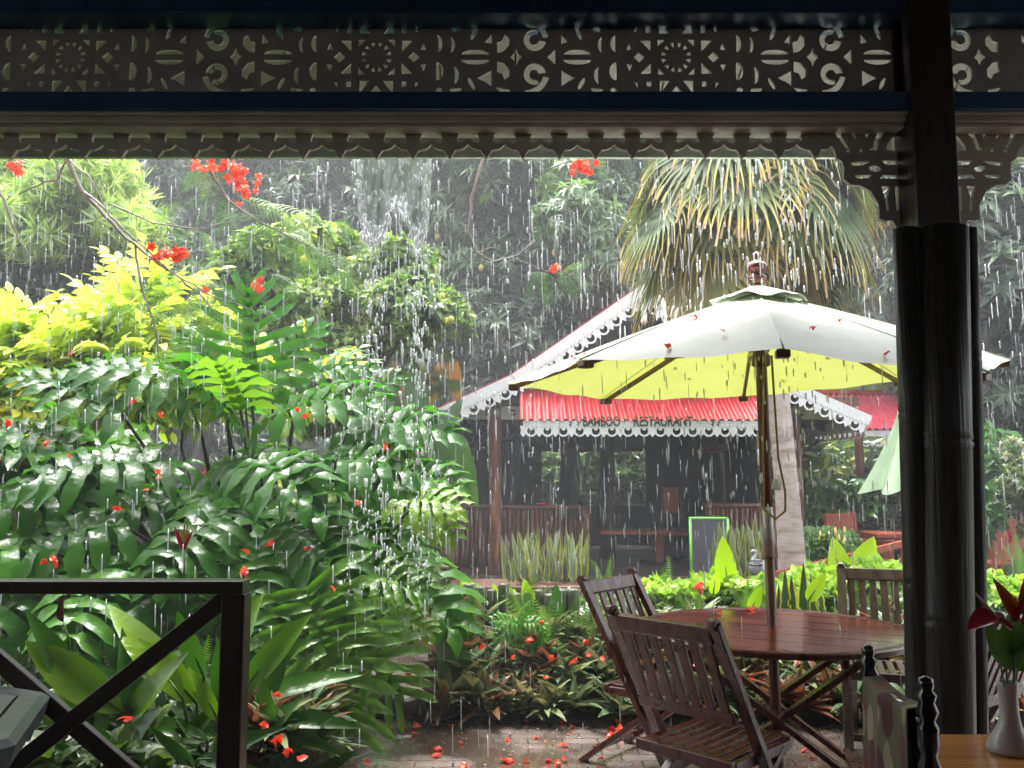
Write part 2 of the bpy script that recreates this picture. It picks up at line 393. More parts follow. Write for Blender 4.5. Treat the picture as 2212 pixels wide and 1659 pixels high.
def lensgrp():   # rosette lies to the left (negative x), curl to the right
    H = [cap(0, 18, 90, 30), miry(cap(0, 18, 90, 30))]
    H += [ell(-8, 157, 50, 14, 68), ell(-25, -172, 42, 13, -62)]
    H += [[(62, 96), (104, 150), (104, 88)], [(12, -137), (104, -88), (104, -188), (60, -158)]]
    H += [crescent(-165, 80, 52, 32, 10), crescent(-250, 88, 55, 36, 4), crescent(-140, -118, 55, 34, 8), crescent(-250, -92, 58, 44, -4)]
    H += [ell(-228, 205, 24, 22), ell(-232, -215, 20, 18), band(-190, 150, 50, 95, 15, 75), [(-165, -208), (-85, -200), (-108, -240), (-150, -240)]]
    H += [[(118, 235), (140, 235), (128, 195)]]
    return H
def curl():      # C shapes on the right
    H = [[(0, 60), (14, 22), (38, 0), (14, -22), (0, -60), (-14, -22), (-38, 0), (-14, 22)]]
    p = band(60, 95, 118, 155, 92, 14); H += [p, miry(p)]
    p = band(118, 112, 30, 72, 62, 352, 22, .7, 1.15); H += [p, miry(p)]
    p = [(-75, 145), (-45, 125), (-44, 80), (-80, 38), (-122, 28), (-125, 95), (-92, 106)]; H += [p, miry(p)]
    p = [(-135, 195), (-110, 220), (-72, 238), (-42, 242), (-42, 210), (-80, 205)]; H += [p, miry(p)]
    H += [[(200, 0), (253, 50), (253, -48)]]
    return H
def put(H, px, flip=False):
    x0 = xa(px, 128); r = []
    for p in H:
        if flip: p = mirx(p)
        r.append([(x0+x*S*(-1 if False else 1), max(-.165, min(.165, y*SV))) for x, y in p])
    return r
zc = za(125)
def inside(h, a, b_): return all(a < x < b_ for x, y in h)
LP = []
for px in (153.6, 814, 1460): LP += put(rosette(), px)
for px in (153.6, 814, 1460): LP += put(lensgrp(), px+213)
for px in (814, 1460): LP += put(lensgrp(), px-213, True)
LP += put(lensgrp(), 153.6-213, True)
LP += put(curl(), 510, True)+put(curl(), 1115)+put(curl(), 1754)
T2 = lensgrp(); LP += put([T2[0], T2[1], T2[2], T2[3], T2[4], T2[5]], 1754+140, True)
x0, x1 = -2.3, xpl+.06
LP = [h for h in LP if inside(h, x0+.01, x1-.03)]
cutout('fretwork_panel', [(x0, -.17), (x1, -.17), (x1, .17), (x0, .17)], LP, .012, (0, VY, zc), (1, 0, 0), (0, 0, 1), m_trim, ver)
RP = put(curl(), 2114, True)+put([T2[0], T2[1], T2[2], T2[3], T2[4], T2[5]], 2114+128, True)+put(rosette(), 2114+360)
x0, x1 = xpr-.02, 2.6
RP = [h for h in RP if inside(h, x0+.005, x1-.03)]
cutout('fretwork_panel', [(x0, -.17), (x1, -.17), (x1, .17), (x0, .17)], RP, .012, (0, VY, zc), (1, 0, 0), (0, 0, 1), m_trim, ver)

# ---- scalloped valance
zt = za(272); zv = za(345)   # tips
per = xa(78.7, 300)-xa(0, 300)
hv = zt-zv; kx0 = xa(67, 300)
nx = range(-2, 23); H = []; low = []
for k in nx:
    c = kx0+k*per
    # kidney hole
    top = [(c+.29*per*math.sin(R_(a)), -.26*hv-.10*hv*(1-math.cos(R_(a)))) for a in range(-80, 81, 16)]
    H.append([(c+per*x_, hv*y_) for x_, y_ in ((-.31, -.42), (-.28, -.30), (-.2, -.22), (-.08, -.18), (.08, -.18), (.2, -.22), (.28, -.30), (.31, -.42), (.30, -.5), (.24, -.54), (.17, -.53), (.1, -.46), (.04, -.42), (-.04, -.42), (-.1, -.46), (-.17, -.53), (-.24, -.54), (-.30, -.5))])
    low += [(c-.5*per, -hv), (c-.34*per, -.73*hv), (c-.2*per, -.72*hv), (c-.09*per, -.66*hv), (c, -.56*hv), (c+.09*per, -.66*hv), (c+.2*per, -.72*hv), (c+.34*per, -.73*hv)]
last = kx0+22*per
low.append((last+.5*per, -hv))
xe = xa(1800, 300)
outer = [(low[0][0], .05)]+[(xe, .05), (xe, -.5*hv)]
lowr = [p for p in low if p[0] < xe-.02]
H = [h for h in H if max(p[0] for p in h) < xe-.02]
outer = [(low[0][0], .05)]+lowr+[(xe, -.55*hv), (xe, .05)]
cutout('valance', outer, H, .018, (0, VY, zt), (1, 0, 0), (0, 0, 1), m_trim, ver)

# ---- the two sawn brackets; outline traced in units of photo pixels and given its real size
def bracket(mir, pxe):
    # coordinates in crop pixels: x from the post edge going out, y down from the top
    s = P(1107, 400, VY).x-P(1106, 400, VY).x; k = .6026*.5486
    sv_ = (za(400)-za(401))*k; sh = s*k
    out = [(0, -10), (560, -10), (590, 20), (640, 60), (640, 110), (590, 130), (565, 100), (585, 70), (540, 62), (480, 90), (425, 160), (410, 220), (375, 240), (365, 290), (372, 350), (330, 390), (270, 392), (200, 430), (150, 520), (150, 610), (120, 625), (70, 620), (45, 660), (0, 680)]
    H = [[(390, 25), (440, 25), (395, 95), (350, 150), (330, 150), (370, 85)], [(180, 20), (330, 20), (290, 90), (280, 80), (295, 45), (260, 20), (225, 45), (215, 80), (205, 88)],
         [(60, 15), (100, 20), (150, 70), (175, 150), (195, 155), (190, 165), (150, 165), (130, 90), (80, 40)],
         [(12, 60), (45, 85), (80, 130), (85, 165), (12, 170)], [(325, 150), (352, 150), (352, 180), (325, 180)], [(245, 155), (262, 155), (262, 178), (245, 178)],
         [(12, 232), (120, 232), (100, 258), (20, 262)], [(190, 235), (320, 245), (310, 265), (240, 262)], ell(165, 285, 38, 20, -8),
         [(12, 328), (110, 325), (140, 350), (20, 352)], [(190, 325), (300, 328), (285, 350), (205, 348)],
         [(18, 400), (42, 400), (36, 560), (22, 560)], [(75, 400), (130, 400), (108, 480), (100, 560), (86, 560), (92, 480)]]
    sg = -1 if mir else 1; x0 = xa(pxe, 400)
    f = lambda p: [(x0+sg*x*sh, -y*sv_) for x, y in p]
    return cutout('bracket', f(out), [f(h) for h in H], .02, (0, VY+.004 if not mir else VY+.004, za(272)), (1, 0, 0), (0, 0, 1), m_trim, ver)
bracket(True, 1945); bracket(False, 2062)
m = M().box2((xa(1944, 400), VY-.02, za(492)), (xa(1985, 400), VY+.06, za(272))).box2((xa(2056, 400), VY-.018, za(488)), (xa(2064, 400), VY+.06, za(272)))
m.build('pilaster', m_trim, ver, bevel=.004)
m = M().box2((xa(1963, 130, 3.2), 3.19, -.02), (xa(2056, 130, 3.2), 3.36, 3.75)); m.build('post', m_dark, ver, bevel=.008)

# ---- eave beyond: sloping boarded soffit and gutter fascia
FY = 4.42
zf0 = P(1106, 340, FY).z
m = M(); z_in = 3.78
for i in range(34):
    x = -6.1+i*.36
    m.add([(x, 3.2, z_in), (x+.352, 3.2, z_in), (x+.352, FY, zf0+.16), (x, FY, zf0+.16), (x, 3.2, z_in+.02), (x+.352, 3.2, z_in+.02), (x+.352, FY, zf0+.18), (x, FY, zf0+.18)],
          [(0, 1, 2, 3), (7, 6, 5, 4), (0, 4, 5, 1), (2, 6, 7, 3), (1, 5, 6, 2), (3, 7, 4, 0)])
m.build('soffit', m_pale, ver)
m = M().box2((-6.1, FY+.002, zf0), (6.1, FY+.03, zf0+.2)); m.build('eave_fascia', m_fascia, ver, bevel=.004)
m = M().grid(lambda u, v: (-6.1+12.2*u, 3.15+(FY+.12-3.15)*v, z_in+.12+(zf0+.22-z_in-.10)*v+.012*math.sin(u*12.2/.076*6.283)), 900, 2)
m.add([(-6.1, -4.2, 3.9), (6.1, -4.2, 3.9), (6.1, 3.2, 3.92), (-6.1, 3.2, 3.92)], [(0, 1, 2, 3)])
m.build('roof_sheet', mat('roof sheet', (.35, .04, .03), rough=.3), ver)
xg = FY+.09
m = M().grid(lambda u, v: (-6.1+12.2*u, xg+.055*math.cos(math.pi*(1+v)), zf0+.13-.055*math.sin(math.pi*v)), 2, 9); m.build('gutter', m_fascia, ver, smooth=True)

# ---- bamboo culms standing round the post
def culm(m, p0, p1, r, nodes, bend=0.0, n=14):
    p0 = Vector(p0); p1 = Vector(p1); ts = [(0, 1)]
    for q in nodes: ts += [(q-.012, 1), (q-.004, 1.05), (q, .975), (q+.004, 1.035), (q+.012, 1)]
    ts += [(1, .96)]; pts = []; rs = []
    for t, k in sorted(ts):
        q = p0.lerp(p1, t); q.x += bend*math.sin(math.pi*t); pts.append(q); rs.append(r*k)
    m.tube(pts, rs, n); return m
def bamb(pxt, pxb, r, Y, nodes, label, bend=0):
    a = P(pxb, 1560, Y); a.z = .03
    # straight up in the world: same x at floor and top apart from a slight lean
    t = P(pxt, 495, Y); b_ = P(pxb, 1560, Y); sl = (t.x-b_.x)/(t.z-b_.z)
    a.x = b_.x-sl*(b_.z-.03)
    culm(M(), a, t, r, nodes, bend).build('bamboo_pole', m_bamdark, smooth=True, label=label, cat='bamboo pole', group='dark bamboo poles tied round the veranda post')
bamb(1957, 1984, .047, 3.10, (.2, .47, .72), 'dark bamboo pole on the left of the bundle around the post', .01)
bamb(2036, 2046, .088, 3.08, (.15, .42, .68), 'thickest dark bamboo pole in the middle of the post bundle')
bamb(2088, 2104, .036, 3.12, (.3, .58, .8), 'slender dark bamboo pole on the right of the post bundle', .012)

# ---- railing with crossed braces
RY = 3.36
rail = thing('railing', (-2.1, RY, .03), 'dark brown wooden railing with crossed diagonal braces at the left', 'railing')
zr1, zr0 = P(300, 1252, RY).z, P(300, 1280, RY).z
M().box2((-5.6, RY-.05, zr0), (P(533, 1260, RY).x, RY+.05, zr1)).build('top_rail', m_dark, rail, bevel=.006)
M().box2((P(482, 1400, RY).x, RY-.045, -.02), (P(533, 1400, RY).x, RY+.045, zr0)).build('post', m_dark, rail, bevel=.006)
M().box2((-4.3, RY-.045, -.02), (-4.2, RY+.045, zr0)).build('post', m_dark, rail, bevel=.006)
M().box2((P(-260, 1400, RY).x-.05, RY-.045, -.02), (P(-260, 1400, RY).x+.05, RY+.045, zr0)).build('post', m_dark, rail, bevel=.006)
c = P(149, 1562, RY); tr = P(490, 1292, RY); tl = 2*c-tr+Vector((0, 0, 0)); d = tr-c
for i, (dx, dz) in enumerate(((d.x, d.z), (-d.x, d.z))):
    q = Vector((dx, 0, dz)); yo = (-.012, .014)[i]
    M().bar(c+q+Vector((0, yo, 0)), c-q*1.15+Vector((0, yo, 0)), .035, .062, up=(0, 0, 1)).build('brace', m_dark if i == 0 else m_dark, rail, bevel=.004)

# ---- grey octagonal table, left
qa = onplane(108, 1497, .735); qb = onplane(34, 1600, .735); qe = qb-qa; RO = qe.length/2/math.sin(math.pi/8)
qc = (qa+qb)/2+Vector((qe.y, -qe.x, 0)).normalized()*RO*math.cos(math.pi/8)
if qc.x > qa.x: qc = (qa+qb)/2-Vector((qe.y, -qe.x, 0)).normalized()*RO*math.cos(math.pi/8)
gt = thing('octagonal_table', (qc.x, qc.y, .03), 'grey octagonal table with raised border cut off by the left edge', 'table')
m_gt = mat('grey painted table top', (0.10, 0.105, 0.10), (0.07, 0.075, 0.068), rough=.42, scale=4, bump=.15, bscale=30)
m_gb = mat('grey table border', (0.12, 0.13, 0.145), (0.07, 0.08, 0.09), rough=.3, scale=6)
a0 = math.atan2(qa.y-qc.y, qa.x-qc.x)
def octp(r, z): r = r*RO/.76; return [(qc.x+r*math.cos(a0-k*math.pi/4), qc.y+r*math.sin(a0-k*math.pi/4), z) for k in range(8)]
def octring(m, r0, z0, r1, z1):
    a = octp(r0, z0); b_ = octp(r1, z1); m.add(a+b_, [(i, (i+1) % 8, 8+(i+1) % 8, 8+i) for i in range(8)])
m = M(); m.add(octp(.655, .742), [tuple(range(8))[::-1]]); octring(m, .655, .742, .655, .72); m.build('table_top', m_gt, gt)
m = M(); octring(m, .662, .722, .668, .744); octring(m, .668, .744, .735, .742); octring(m, .735, .742, .76, .722); octring(m, .76, .722, .745, .66); octring(m, .745, .66, .6, .66); m.build('table_border', m_gb, gt)
M().box((qc.x, qc.y, .365), (.2, .2, .67)).box((qc.x, qc.y, .066), (.64, .14, .07)).box((qc.x, qc.y, .065), (.15, .68, .066)).build('pedestal', m_dark, gt, bevel=.01)

# ---- dining table, right, with vase
m_var = mat('orange varnished wood', (0.62, 0.28, 0.08), (0.42, 0.17, 0.045), rough=.22, scale=2.2, stretch=(1, 12, 1), bump=.05, coat=.5)
dt = thing('dining_table', (1.6, 1.9, .03), 'orange varnished wooden dining table inside the veranda', 'dining table')
M().box2((.985, 1.3, .74), (2.4, 2.57, .785)).build('table_top', m_var, dt, bevel=.008)
M().box2((1.0, 1.32, .66), (2.38, 2.55, .738)).build('apron', m_var, dt, bevel=.004)
for x in (1.03, 2.33):
    for y in (1.36, 2.5): M().box2((x-.03, y-.03, .03), (x+.03, y+.03, .659)).build('leg', m_var, dt, bevel=.005)
vb = P(2182, 1578, 2.40); vb.z = .785
m_vase = mat('grey glazed ceramic', (0.45, 0.44, 0.47), (0.36, 0.35, 0.38), rough=.28, scale=9, bump=.1, bscale=60)
va = thing('vase', vb, 'grey ceramic bottle vase standing on the varnished table', 'vase')
prof = [(.001, 0), (.052, .0), (.058, .008), (.056, .022), (.042, .045), (.030, .065), (.024, .095), (.0225, .135), (.025, .172), (.027, .18), (.024, .179), (.019, .13), (.02, .07), (.001, .06)]
M().lathe(vb, prof, 28, caps=False).build('body', m_vase, va, smooth=True)
m_green = mat('stem green', (0.07, 0.14, 0.035), (0.035, 0.08, 0.02), rough=.4, scale=20)
m_redfl = mat('crimson spathe', (0.35, 0.008, 0.03), (0.22, 0.005, 0.02), rough=.22, scale=14, coat=.4)
m_orfl = mat('orange bract', (0.75, 0.16, 0.02), (0.5, 0.05, 0.02), rough=.3, scale=30, stretch=(1, 1, .4))
rim = vb+Vector((0, 0, .18))
def stem(m, a, b_, bow=.02, r=.0025):
    a = Vector(a); b_ = Vector(b_); m.tube([a.lerp(b_, t)+Vector((0, 0, bow*math.sin(math.pi*t))) for t in (0, .25, .5, .75, 1)], r, 6)
T_an = T_leaf(.40, .35, .25, 8, .75)
an = thing('anthurium', rim, 'single crimson anthurium bloom drooping left from the grey vase', 'flower')
tip = P(2140, 1335, 2.34); 
m = M(); stem(m, rim+Vector((0, 0, -.1)), tip, .03); m.build('stem', m_green, an, smooth=True)
M().cloud(T_leaf(.36, .45, .15, 10, .62), [P(2152, 1330, 2.34)], [(-.9, -.1, -.28)], [(.25, -.45, 1)], [.088]).build('spathe', m_redfl, an, smooth=True)
m = M(); m.tube([P(2148, 1328, 2.33), P(2122, 1298, 2.33), P(2104, 1277, 2.33)], [.004, .0035, .002], 8); m.build('spadix', mat('pinkish spadix', (.35, .2, .15), rough=.5), an, smooth=True)
hl = thing('heliconia', rim+Vector((.01, 0, 0)), 'orange and crimson heliconia bracts above leaves in the grey vase', 'flower')
m = M(); hb = P(2192, 1345, 2.4); stem(m, rim+Vector((.01, 0, -.1)), hb, 0, .004); stem(m, rim+Vector((.005, 0, -.1)), P(2212, 1320, 2.42), 0, .003); stem(m, rim+Vector((-.005, 0, -.1)), P(2172, 1350, 2.42), 0, .003); m.build('stem', m_green, hl, smooth=True)
Tb = T_leaf(.16, .9, .1, 6, .6)
M().cloud(Tb, [P(2192, 1335, 2.4), P(2200, 1320, 2.4), P(2215, 1330, 2.4), P(2225, 1300, 2.4)], [(-.45, 0, 1), (.3, 0, 1), (.6, 0, .8), (.1, -.2, 1)], [(0, -1, 0)]*4, [.115, .10, .12, .13]).build('bract', m_orfl, hl, smooth=True)
M().cloud(Tb, [P(2188, 1345, 2.39), P(2195, 1330, 2.38), P(2210, 1335, 2.38), P(2186, 1360, 2.39), P(2205, 1350, 2.38)], [(.2, 0, 1), (.5, 0, .8), (.9, 0, .5), (-.5, 0, .5), (.3, -.2, .8)], [(0, -1, .2)]*5, [.07, .075, .07, .05, .06]).build('bract', m_redfl, hl, smooth=True)
m_vleaf = leafmat('vase leaf', [(.03, .08, .015), (.06, .14, .03)], .3, rough=.3, veins=9)
M().cloud(T_leaf(.3, .25, .3, 8), [P(2180, 1420, 2.4), P(2195, 1400, 2.38), P(2200, 1450, 2.42), P(2190, 1450, 2.4)], [(.3, 0, 1), (.8, 0, .7), (.7, .2, 1), (-.3, .1, .9)], [(0, -1, .3)]*4, [.13, .14, .16, .13]).build('leaf', m_vleaf, hl, smooth=True)

# ---- black turned chair with patterned cloth over its back
bc = thing('turned_chair', (1.12, 2.15, .03), 'black turned wood chair with leaf patterned cloth over its back', 'chair')
m_blk = mat('gloss black paint', (0.008, 0.008, 0.009), rough=.18, scale=10, coat=.6)
def turned(m, x, y, ztop, r=.022):
    prof = [(r*.8, .03), (r, .1), (r, .4)]; z = .4
    while z < ztop-.15: prof += [(r, z+.005), (r*1.05, z+.02), (r*.72, z+.045), (r*1.12, z+.07), (r*.72, z+.095), (r, z+.11), (r, z+.13)]; z += .135
    z = ztop-.11; prof += [(r, z-.01), (r*1.05, z), (r*.7, z+.015), (r*1.1, z+.035), (r*.75, z+.055), (r*1.0, z+.07), (r*.6, z+.08), (r*.75, z+.09), (r*.7, z+.105), (r*.1, z+.11)]
    prof = [p for i, p in enumerate(prof) if i == 0 or p[1] > prof[i-1][1]-1e-6]
    m.lathe((x, y, 0), prof, 20); return m
pA = (P(1876, 1420, 2.36).x, 2.36); pB = (P(2001, 1500, 2.0).x, 2.0)
zA = P(1876, 1392, 2.36).z; zB = P(2001, 1460, 2.0).z
turned(M(), pA[0], pA[1], zA).build('back_post', m_blk, bc, smooth=True); turned(M(), pB[0], pB[1], zB).build('back_post', m_blk, bc, smooth=True)
M().box2((.95, 1.98, .43), (1.38, 2.38, .47)).build('seat', m_blk, bc, bevel=.01)
for y in (2.02, 2.34): M().lathe((1.34, y, 0), [(.015, .03), (.02, .1), (.015, .2), (.02, .43)], 12).build('leg', m_blk, bc, smooth=True)
M().tube([(pA[0], pA[1], .965), (pB[0], pB[1], .965)], .014, 10).build('top_rail', m_blk, bc, smooth=True)
m_cl, nt, b_, out = newmat('leaf patterned cloth'); N = nt.nodes; L = nt.links; b_.inputs['Roughness'].default_value = .85
tc = N.new('ShaderNodeTexCoord'); mp = N.new('ShaderNodeMapping'); mp.inputs['Scale'].default_value = (12, 18, 9); mp.inputs['Rotation'].default_value = (.35, 0, 0); L.new(tc.outputs['Object'], mp.inputs[0])
vo = N.new('ShaderNodeTexVoronoi'); vo.inputs['Scale'].default_value = 1; vo.inputs['Randomness'].default_value = .8; L.new(mp.outputs[0], vo.inputs['Vector'])
sp = N.new('ShaderNodeSeparateColor'); L.new(vo.outputs['Color'], sp.inputs[0])
r = N.new('ShaderNodeValToRGB'); r.color_ramp.interpolation = 'CONSTANT'; e = r.color_ramp.elements
cs = [(0, (.075, .018, .022)), (.2, (.27, .22, .15)), (.36, (.05, .055, .035)), (.52, (.16, .06, .035)), (.68, (.24, .19, .12)), (.8, (.09, .028, .028))]
while len(e) < 6: e.new(.5)
for i, (q, c) in enumerate(cs): e[i].position = q; e[i].color = rgb(c)
L.new(sp.outputs[0], r.inputs[0])
mr = N.new('ShaderNodeMapRange'); mr.inputs[1].default_value = .56; mr.inputs[2].default_value = .60; L.new(vo.outputs['Distance'], mr.inputs[0])
mx = N.new('ShaderNodeMix'); mx.data_type = 'RGBA'; L.new(mr.outputs[0], mx.inputs[0]); L.new(r.outputs[0], mx.inputs[6]); mx.inputs[7].default_value = (.12, .10, .065, 1); L.new(mx.outputs[2], b_.inputs['Base Color'])
def drape(u, v):
    y = pA[1]-.02+(pB[1]-pA[1]+.05)*u; x = pA[0]+(pB[0]-pA[0])*u
    s = (v-.25)/.75
    if v < .25: a = v/.25; zz = .985-.25*(1-a); xx = x+.02+.01*math.sin(u*20)*(1-a)
    else: zz = .985-.55*s; xx = x-.022-.018*s+.010*math.sin(u*26+s)*s+.006*math.sin(u*11)
    if .2 < v < .3: zz += .012
    zz -= .05*math.sin(math.pi*u)*(.3+.3*s)+.02*math.sin(u*9)*s
    return (xx, y+.02*s*math.sin(u*7), zz)
o = M().grid(drape, 60, 50).build('patterned_cloth', m_cl, label='cream, burgundy and olive leaf patterned cloth hung over the black chair', cat='cloth', smooth=True)
sm = o.modifiers.new('thick', 'SOLIDIFY'); sm.thickness = .004
# ================================================ TEAK TABLE, CHAIRS AND PARASOL ON THE PAVING
def woodmat(name, c1, c2, rough=.3, wet=True, sc_=3):
    m = mat(name, c1, c2, rough=rough, scale=sc_, stretch=(9, 9, 1.2), bump=.12, bscale=20, rvar=.12, coat=.08 if wet else 0)
    return m
m_teak = woodmat('wet red brown teak', (0.115, 0.020, 0.012), (0.050, 0.010, 0.007))
m_teakg = woodmat('weathered grey brown teak', (0.10, 0.065, 0.045), (0.05, 0.032, 0.024), rough=.4)
m_teakr = woodmat('orange red hardwood', (0.42, 0.10, 0.045), (0.26, 0.055, 0.028), rough=.35)
TX, TYc, TZ = P(1672, 1338, 4.63).x, 4.63, .735
tb = thing('garden_table', (TX, TYc, 0), 'round dark red slatted table on the wet paving under the parasol', 'table')
m = M(); RT = .69; n = 13; wdt = 2*RT/n; ca, sa = math.cos(R_(-28)), math.sin(R_(-28))
for i in range(n):     # boards running across, inside a round rim
    y0 = -RT+i*wdt+.003; y1 = y0+wdt-.006; k = 7; up, dn = [], []
    pts = []
    for j in range(k):
        y = y0+(y1-y0)*j/(k-1); h = math.sqrt(max(0, (RT-.055)**2-y*y)); pts.append((y, h))
    poly = [(h, y) for y, h in pts]+[(-h, y) for y, h in pts[::-1]]
    if max(h for y, h in pts) < .03: continue
    m.prism([(TX+x*ca-y*sa, TYc+x*sa+y*ca) for x, y in poly], (0, 0, TZ-.028), (1, 0, 0), (0, 1, 0), .026+.0006*(i % 2))
m.build('slats', mat('wet table boards', (0.26, 0.045, 0.028), (0.16, 0.028, 0.018), rough=.16, scale=5, stretch=(1, 1, 1), bump=.12, bscale=30, rvar=.1, coat=.2), tb)
m = M(); m.lathe((TX, TYc, TZ), [(RT-.055, -.028), (RT-.056, -.001), (RT-.05, .002), (RT-.008, .001), (RT, -.006), (RT, -.024), (RT-.006, -.03)], 96, caps=False); m.faces([])
m.build('rim', m_teak, tb)
m = M()
for a in (0, math.pi/2):
    pass
ax = Vector((math.cos(R_(-12)), math.sin(R_(-12)), 0)); ay = Vector((-ax.y, ax.x, 0)); c0 = Vector((TX, TYc, 0))
M().bar(c0+ay*.24-ax*.5+Vector((0, 0, .675)), c0+ay*.24+ax*.5+Vector((0, 0, .675)), .03, .07).bar(c0-ay*.24-ax*.5+Vector((0, 0, .675)), c0-ay*.24+ax*.5+Vector((0, 0, .675)), .03, .07).bar(c0-ay*.5-ax*.27+Vector((0, 0, .674)), c0+ay*.5-ax*.27+Vector((0, 0, .674)), .03, .066).bar(c0-ay*.5+ax*.27+Vector((0, 0, .674)), c0+ay*.5+ax*.27+Vector((0, 0, .674)), .03, .066).build('apron', m_teak, tb, bevel=.004)
for s in (-1, 1):
    for e in (-1, 1):
        M().bar(c0+ay*.20*s+ay*.035*e+ax*.46*e+Vector((0, 0, .66)), c0+ay*.20*s+ay*.035*e-ax*.44*e+Vector((0, 0, .0)), .028, .062, up=ay).build('leg', m_teak, tb, bevel=.004)
M().bar(c0-ax*.02-ay*.3+Vector((0, 0, .32)), c0-ax*.02+ay*.3+Vector((0, 0, .32)), .05, .03).build('stretcher', m_teak, tb, bevel=.003); M().bar(c0+ax*.36-ay*.27+Vector((0, 0, .07)), c0+ax*.36+ay*.27+Vector((0, 0, .07)), .04, .03).build('stretcher', m_teak, tb, bevel=.003); M().bar(c0-ax*.36-ay*.27+Vector((0, 0, .07)), c0-ax*.36+ay*.27+Vector((0, 0, .07)), .04, .03).build('stretcher', m_teak, tb, bevel=.003)

def teak_chair(name, label, mt, nsl=7, w=.25, hb=.95):
    t = thing(name, (0, 0, 0), label, 'chair', 'folding wooden chairs round the garden table')
    lean = lambda z: -.075-(z-.40)*.42      # y of the back at height z
    for s in (-1, 1):
        m = M(); x = s*w
        m.bar((x, lean(hb), hb), (x, .24, 0), .032, .05, up=(1, 0, 0))
        m.lathe((x-.016, lean(hb)-.0, hb), [(.001, 0), (.025, 0), (.025, .032), (.001, .032)], 14, Matrix.Rotation(math.pi/2, 3, 'Y'))
        m.build('back_leg', mt, t, bevel=.004)
    for s in (-1, 1):
        M().bar((s*(w-.035), .20, .40), (s*(w-.035), -.34, 0), .028, .045, up=(1, 0, 0)).build('front_leg', mt, t, bevel=.004)
    z1 = hb-.045
    M().bar((-w+.017, lean(z1), z1), (w-.017, lean(z1), z1), .028, .072, up=(0, -.4, 1)).build('top_rail', mt, t, bevel=.006)
    M().bar((-w+.017, lean(.575), .575), (w-.017, lean(.575), .575), .024, .055, up=(0, -.4, 1)).build('lower_rail', mt, t, bevel=.004)
    for i in range(nsl):
        x = -w+.055+(2*w-.11)*i/(nsl-1)
        M().bar((x, lean(.595), .595), (x, lean(hb-.08), hb-.08), .042, .014, up=(0, 1, 0)).build('slat', mt, t, bevel=.003)
    m = M()
    for i in range(8):
        x = -w+.07+(2*w-.14)*i/7
        m.bar((x, -.155, .413), (x, .25, .425), .036, .016)
    m.build('seat', mt, t, bevel=.003)
    m = M(); m.bar((-w+.02, -.17, .40), (w-.02, -.17, .40), .03, .045).bar((-w+.02, .262, .41), (w-.02, .262, .41), .03, .045)
    for s in (-1, 1): m.bar((s*(w-.03), -.154, .392), (s*(w-.03), .246, .402), .028, .04)
    m.build('seat_frame', mt, t, bevel=.004)
    M().bar((-w+.05, -.27, .07), (w-.05, -.27, .07), .022, .03).build('stretcher', mt, t, bevel=.003); M().bar((-w+.017, .19, .06), (w-.017, .19, .06), .022, .04).build('stretcher', mt, t, bevel=.003)
    return t
c1 = teak_chair('folding_chair', 'dark wooden folding chair nearest the veranda, slatted back turned to us', m_teak, 7)
place(c1, (.805, 3.78, 0), R_(-46.7))
c2 = teak_chair('folding_chair', 'dark wooden folding chair at the table’s left side in profile', m_teak, 6)
c2['label'] = 'purplish brown folding chair left of the round table with wet shiny top rail'
place(c2, (.77, 4.84, 0), R_(-130.2))
c3 = teak_chair('folding_chair', 'grey brown weathered folding chair on the far side of the table facing us', m_teakg, 8, w=.27)
place(c3, (2.19, 5.2, 0), R_(161))
c4 = copy_tree(c1); place(c4, (1.93, 3.95, 0), R_(37), 'dark folding chair on the right half hidden behind bamboo poles')

# ---- parasol
UD = 4.8; UC = Vector((P(1641, 700, UD).x, UD, 0))
um = thing('parasol', (TX, TYc, 0), 'large open pale green parasol dripping rain above the round table', 'parasol')
BET = R_(-11); RU = 1.25; obs = {0: 584, 1: 144, 2: -11, 3: 174, 4: 494, 5: 870, 7: 1034}
pyc = [752, 777, 830, 862, 856, 822, 778, 806]   # rim heights, front corner then clockwise to the left
drop = [0, -.0, 0, 0, 0, 0, .03, -.03]
cor = []
for k in range(8):
    a = BET-k*math.pi/4; x = UC.x+RU*math.sin(a); y = UD-RU*math.cos(a)
    if k in obs: x = obs[k]*y/FPX*.5+x*.5 if k != 2 else obs[k]*y/FPX
    z = P(1106, pyc[k], y).z; cor.append(Vector((x, y, z)))
ap = Vector((UC.x-.005, UD, P(1640, 632, UD).z))
m = M()
for k in range(8):
    A, B = cor[k], cor[(k+1) % 8]
    def f(u, v, A=A, B=B):
        r = v; q = A.lerp(B, u); p = ap.lerp(q, r); p.z += .018*math.sin(math.pi*r)-.012*math.sin(math.pi*u)*r*r
        p.z += .006*math.sin(u*14+k*2)*r*r*(1-u)*u*4
        ed = 4*u*(1-u); c_ = Vector((UC.x, UD, p.z)); p2 = p+(c_-p)*(.035*ed*r*r); return p2
    m.grid(f, 13, 17)
m_can, nt, b_, out = newmat('pale green canvas'); N = nt.nodes; L = nt.links
b_.inputs['Roughness'].default_value = .38; b_.inputs['Specular IOR Level'].default_value = .5
tc = N.new('ShaderNodeTexCoord'); nn = N.new('ShaderNodeTexNoise'); nn.inputs['Scale'].default_value = 3; nn.inputs['Detail'].default_value = 6; L.new(tc.outputs['Object'], nn.inputs[0])
r = N.new('ShaderNodeValToRGB'); r.color_ramp.elements[0].position = .3; r.color_ramp.elements[1].position = .6
r.color_ramp.elements[0].color = (.70, .75, .60, 1); r.color_ramp.elements[1].color = (.90, .94, .86, 1); L.new(nn.outputs[0], r.inputs[0]); L.new(r.outputs[0], b_.inputs['Base Color'])
n2 = N.new('ShaderNodeTexNoise'); n2.inputs['Scale'].default_value = 14; L.new(tc.outputs['Object'], n2.inputs[0])
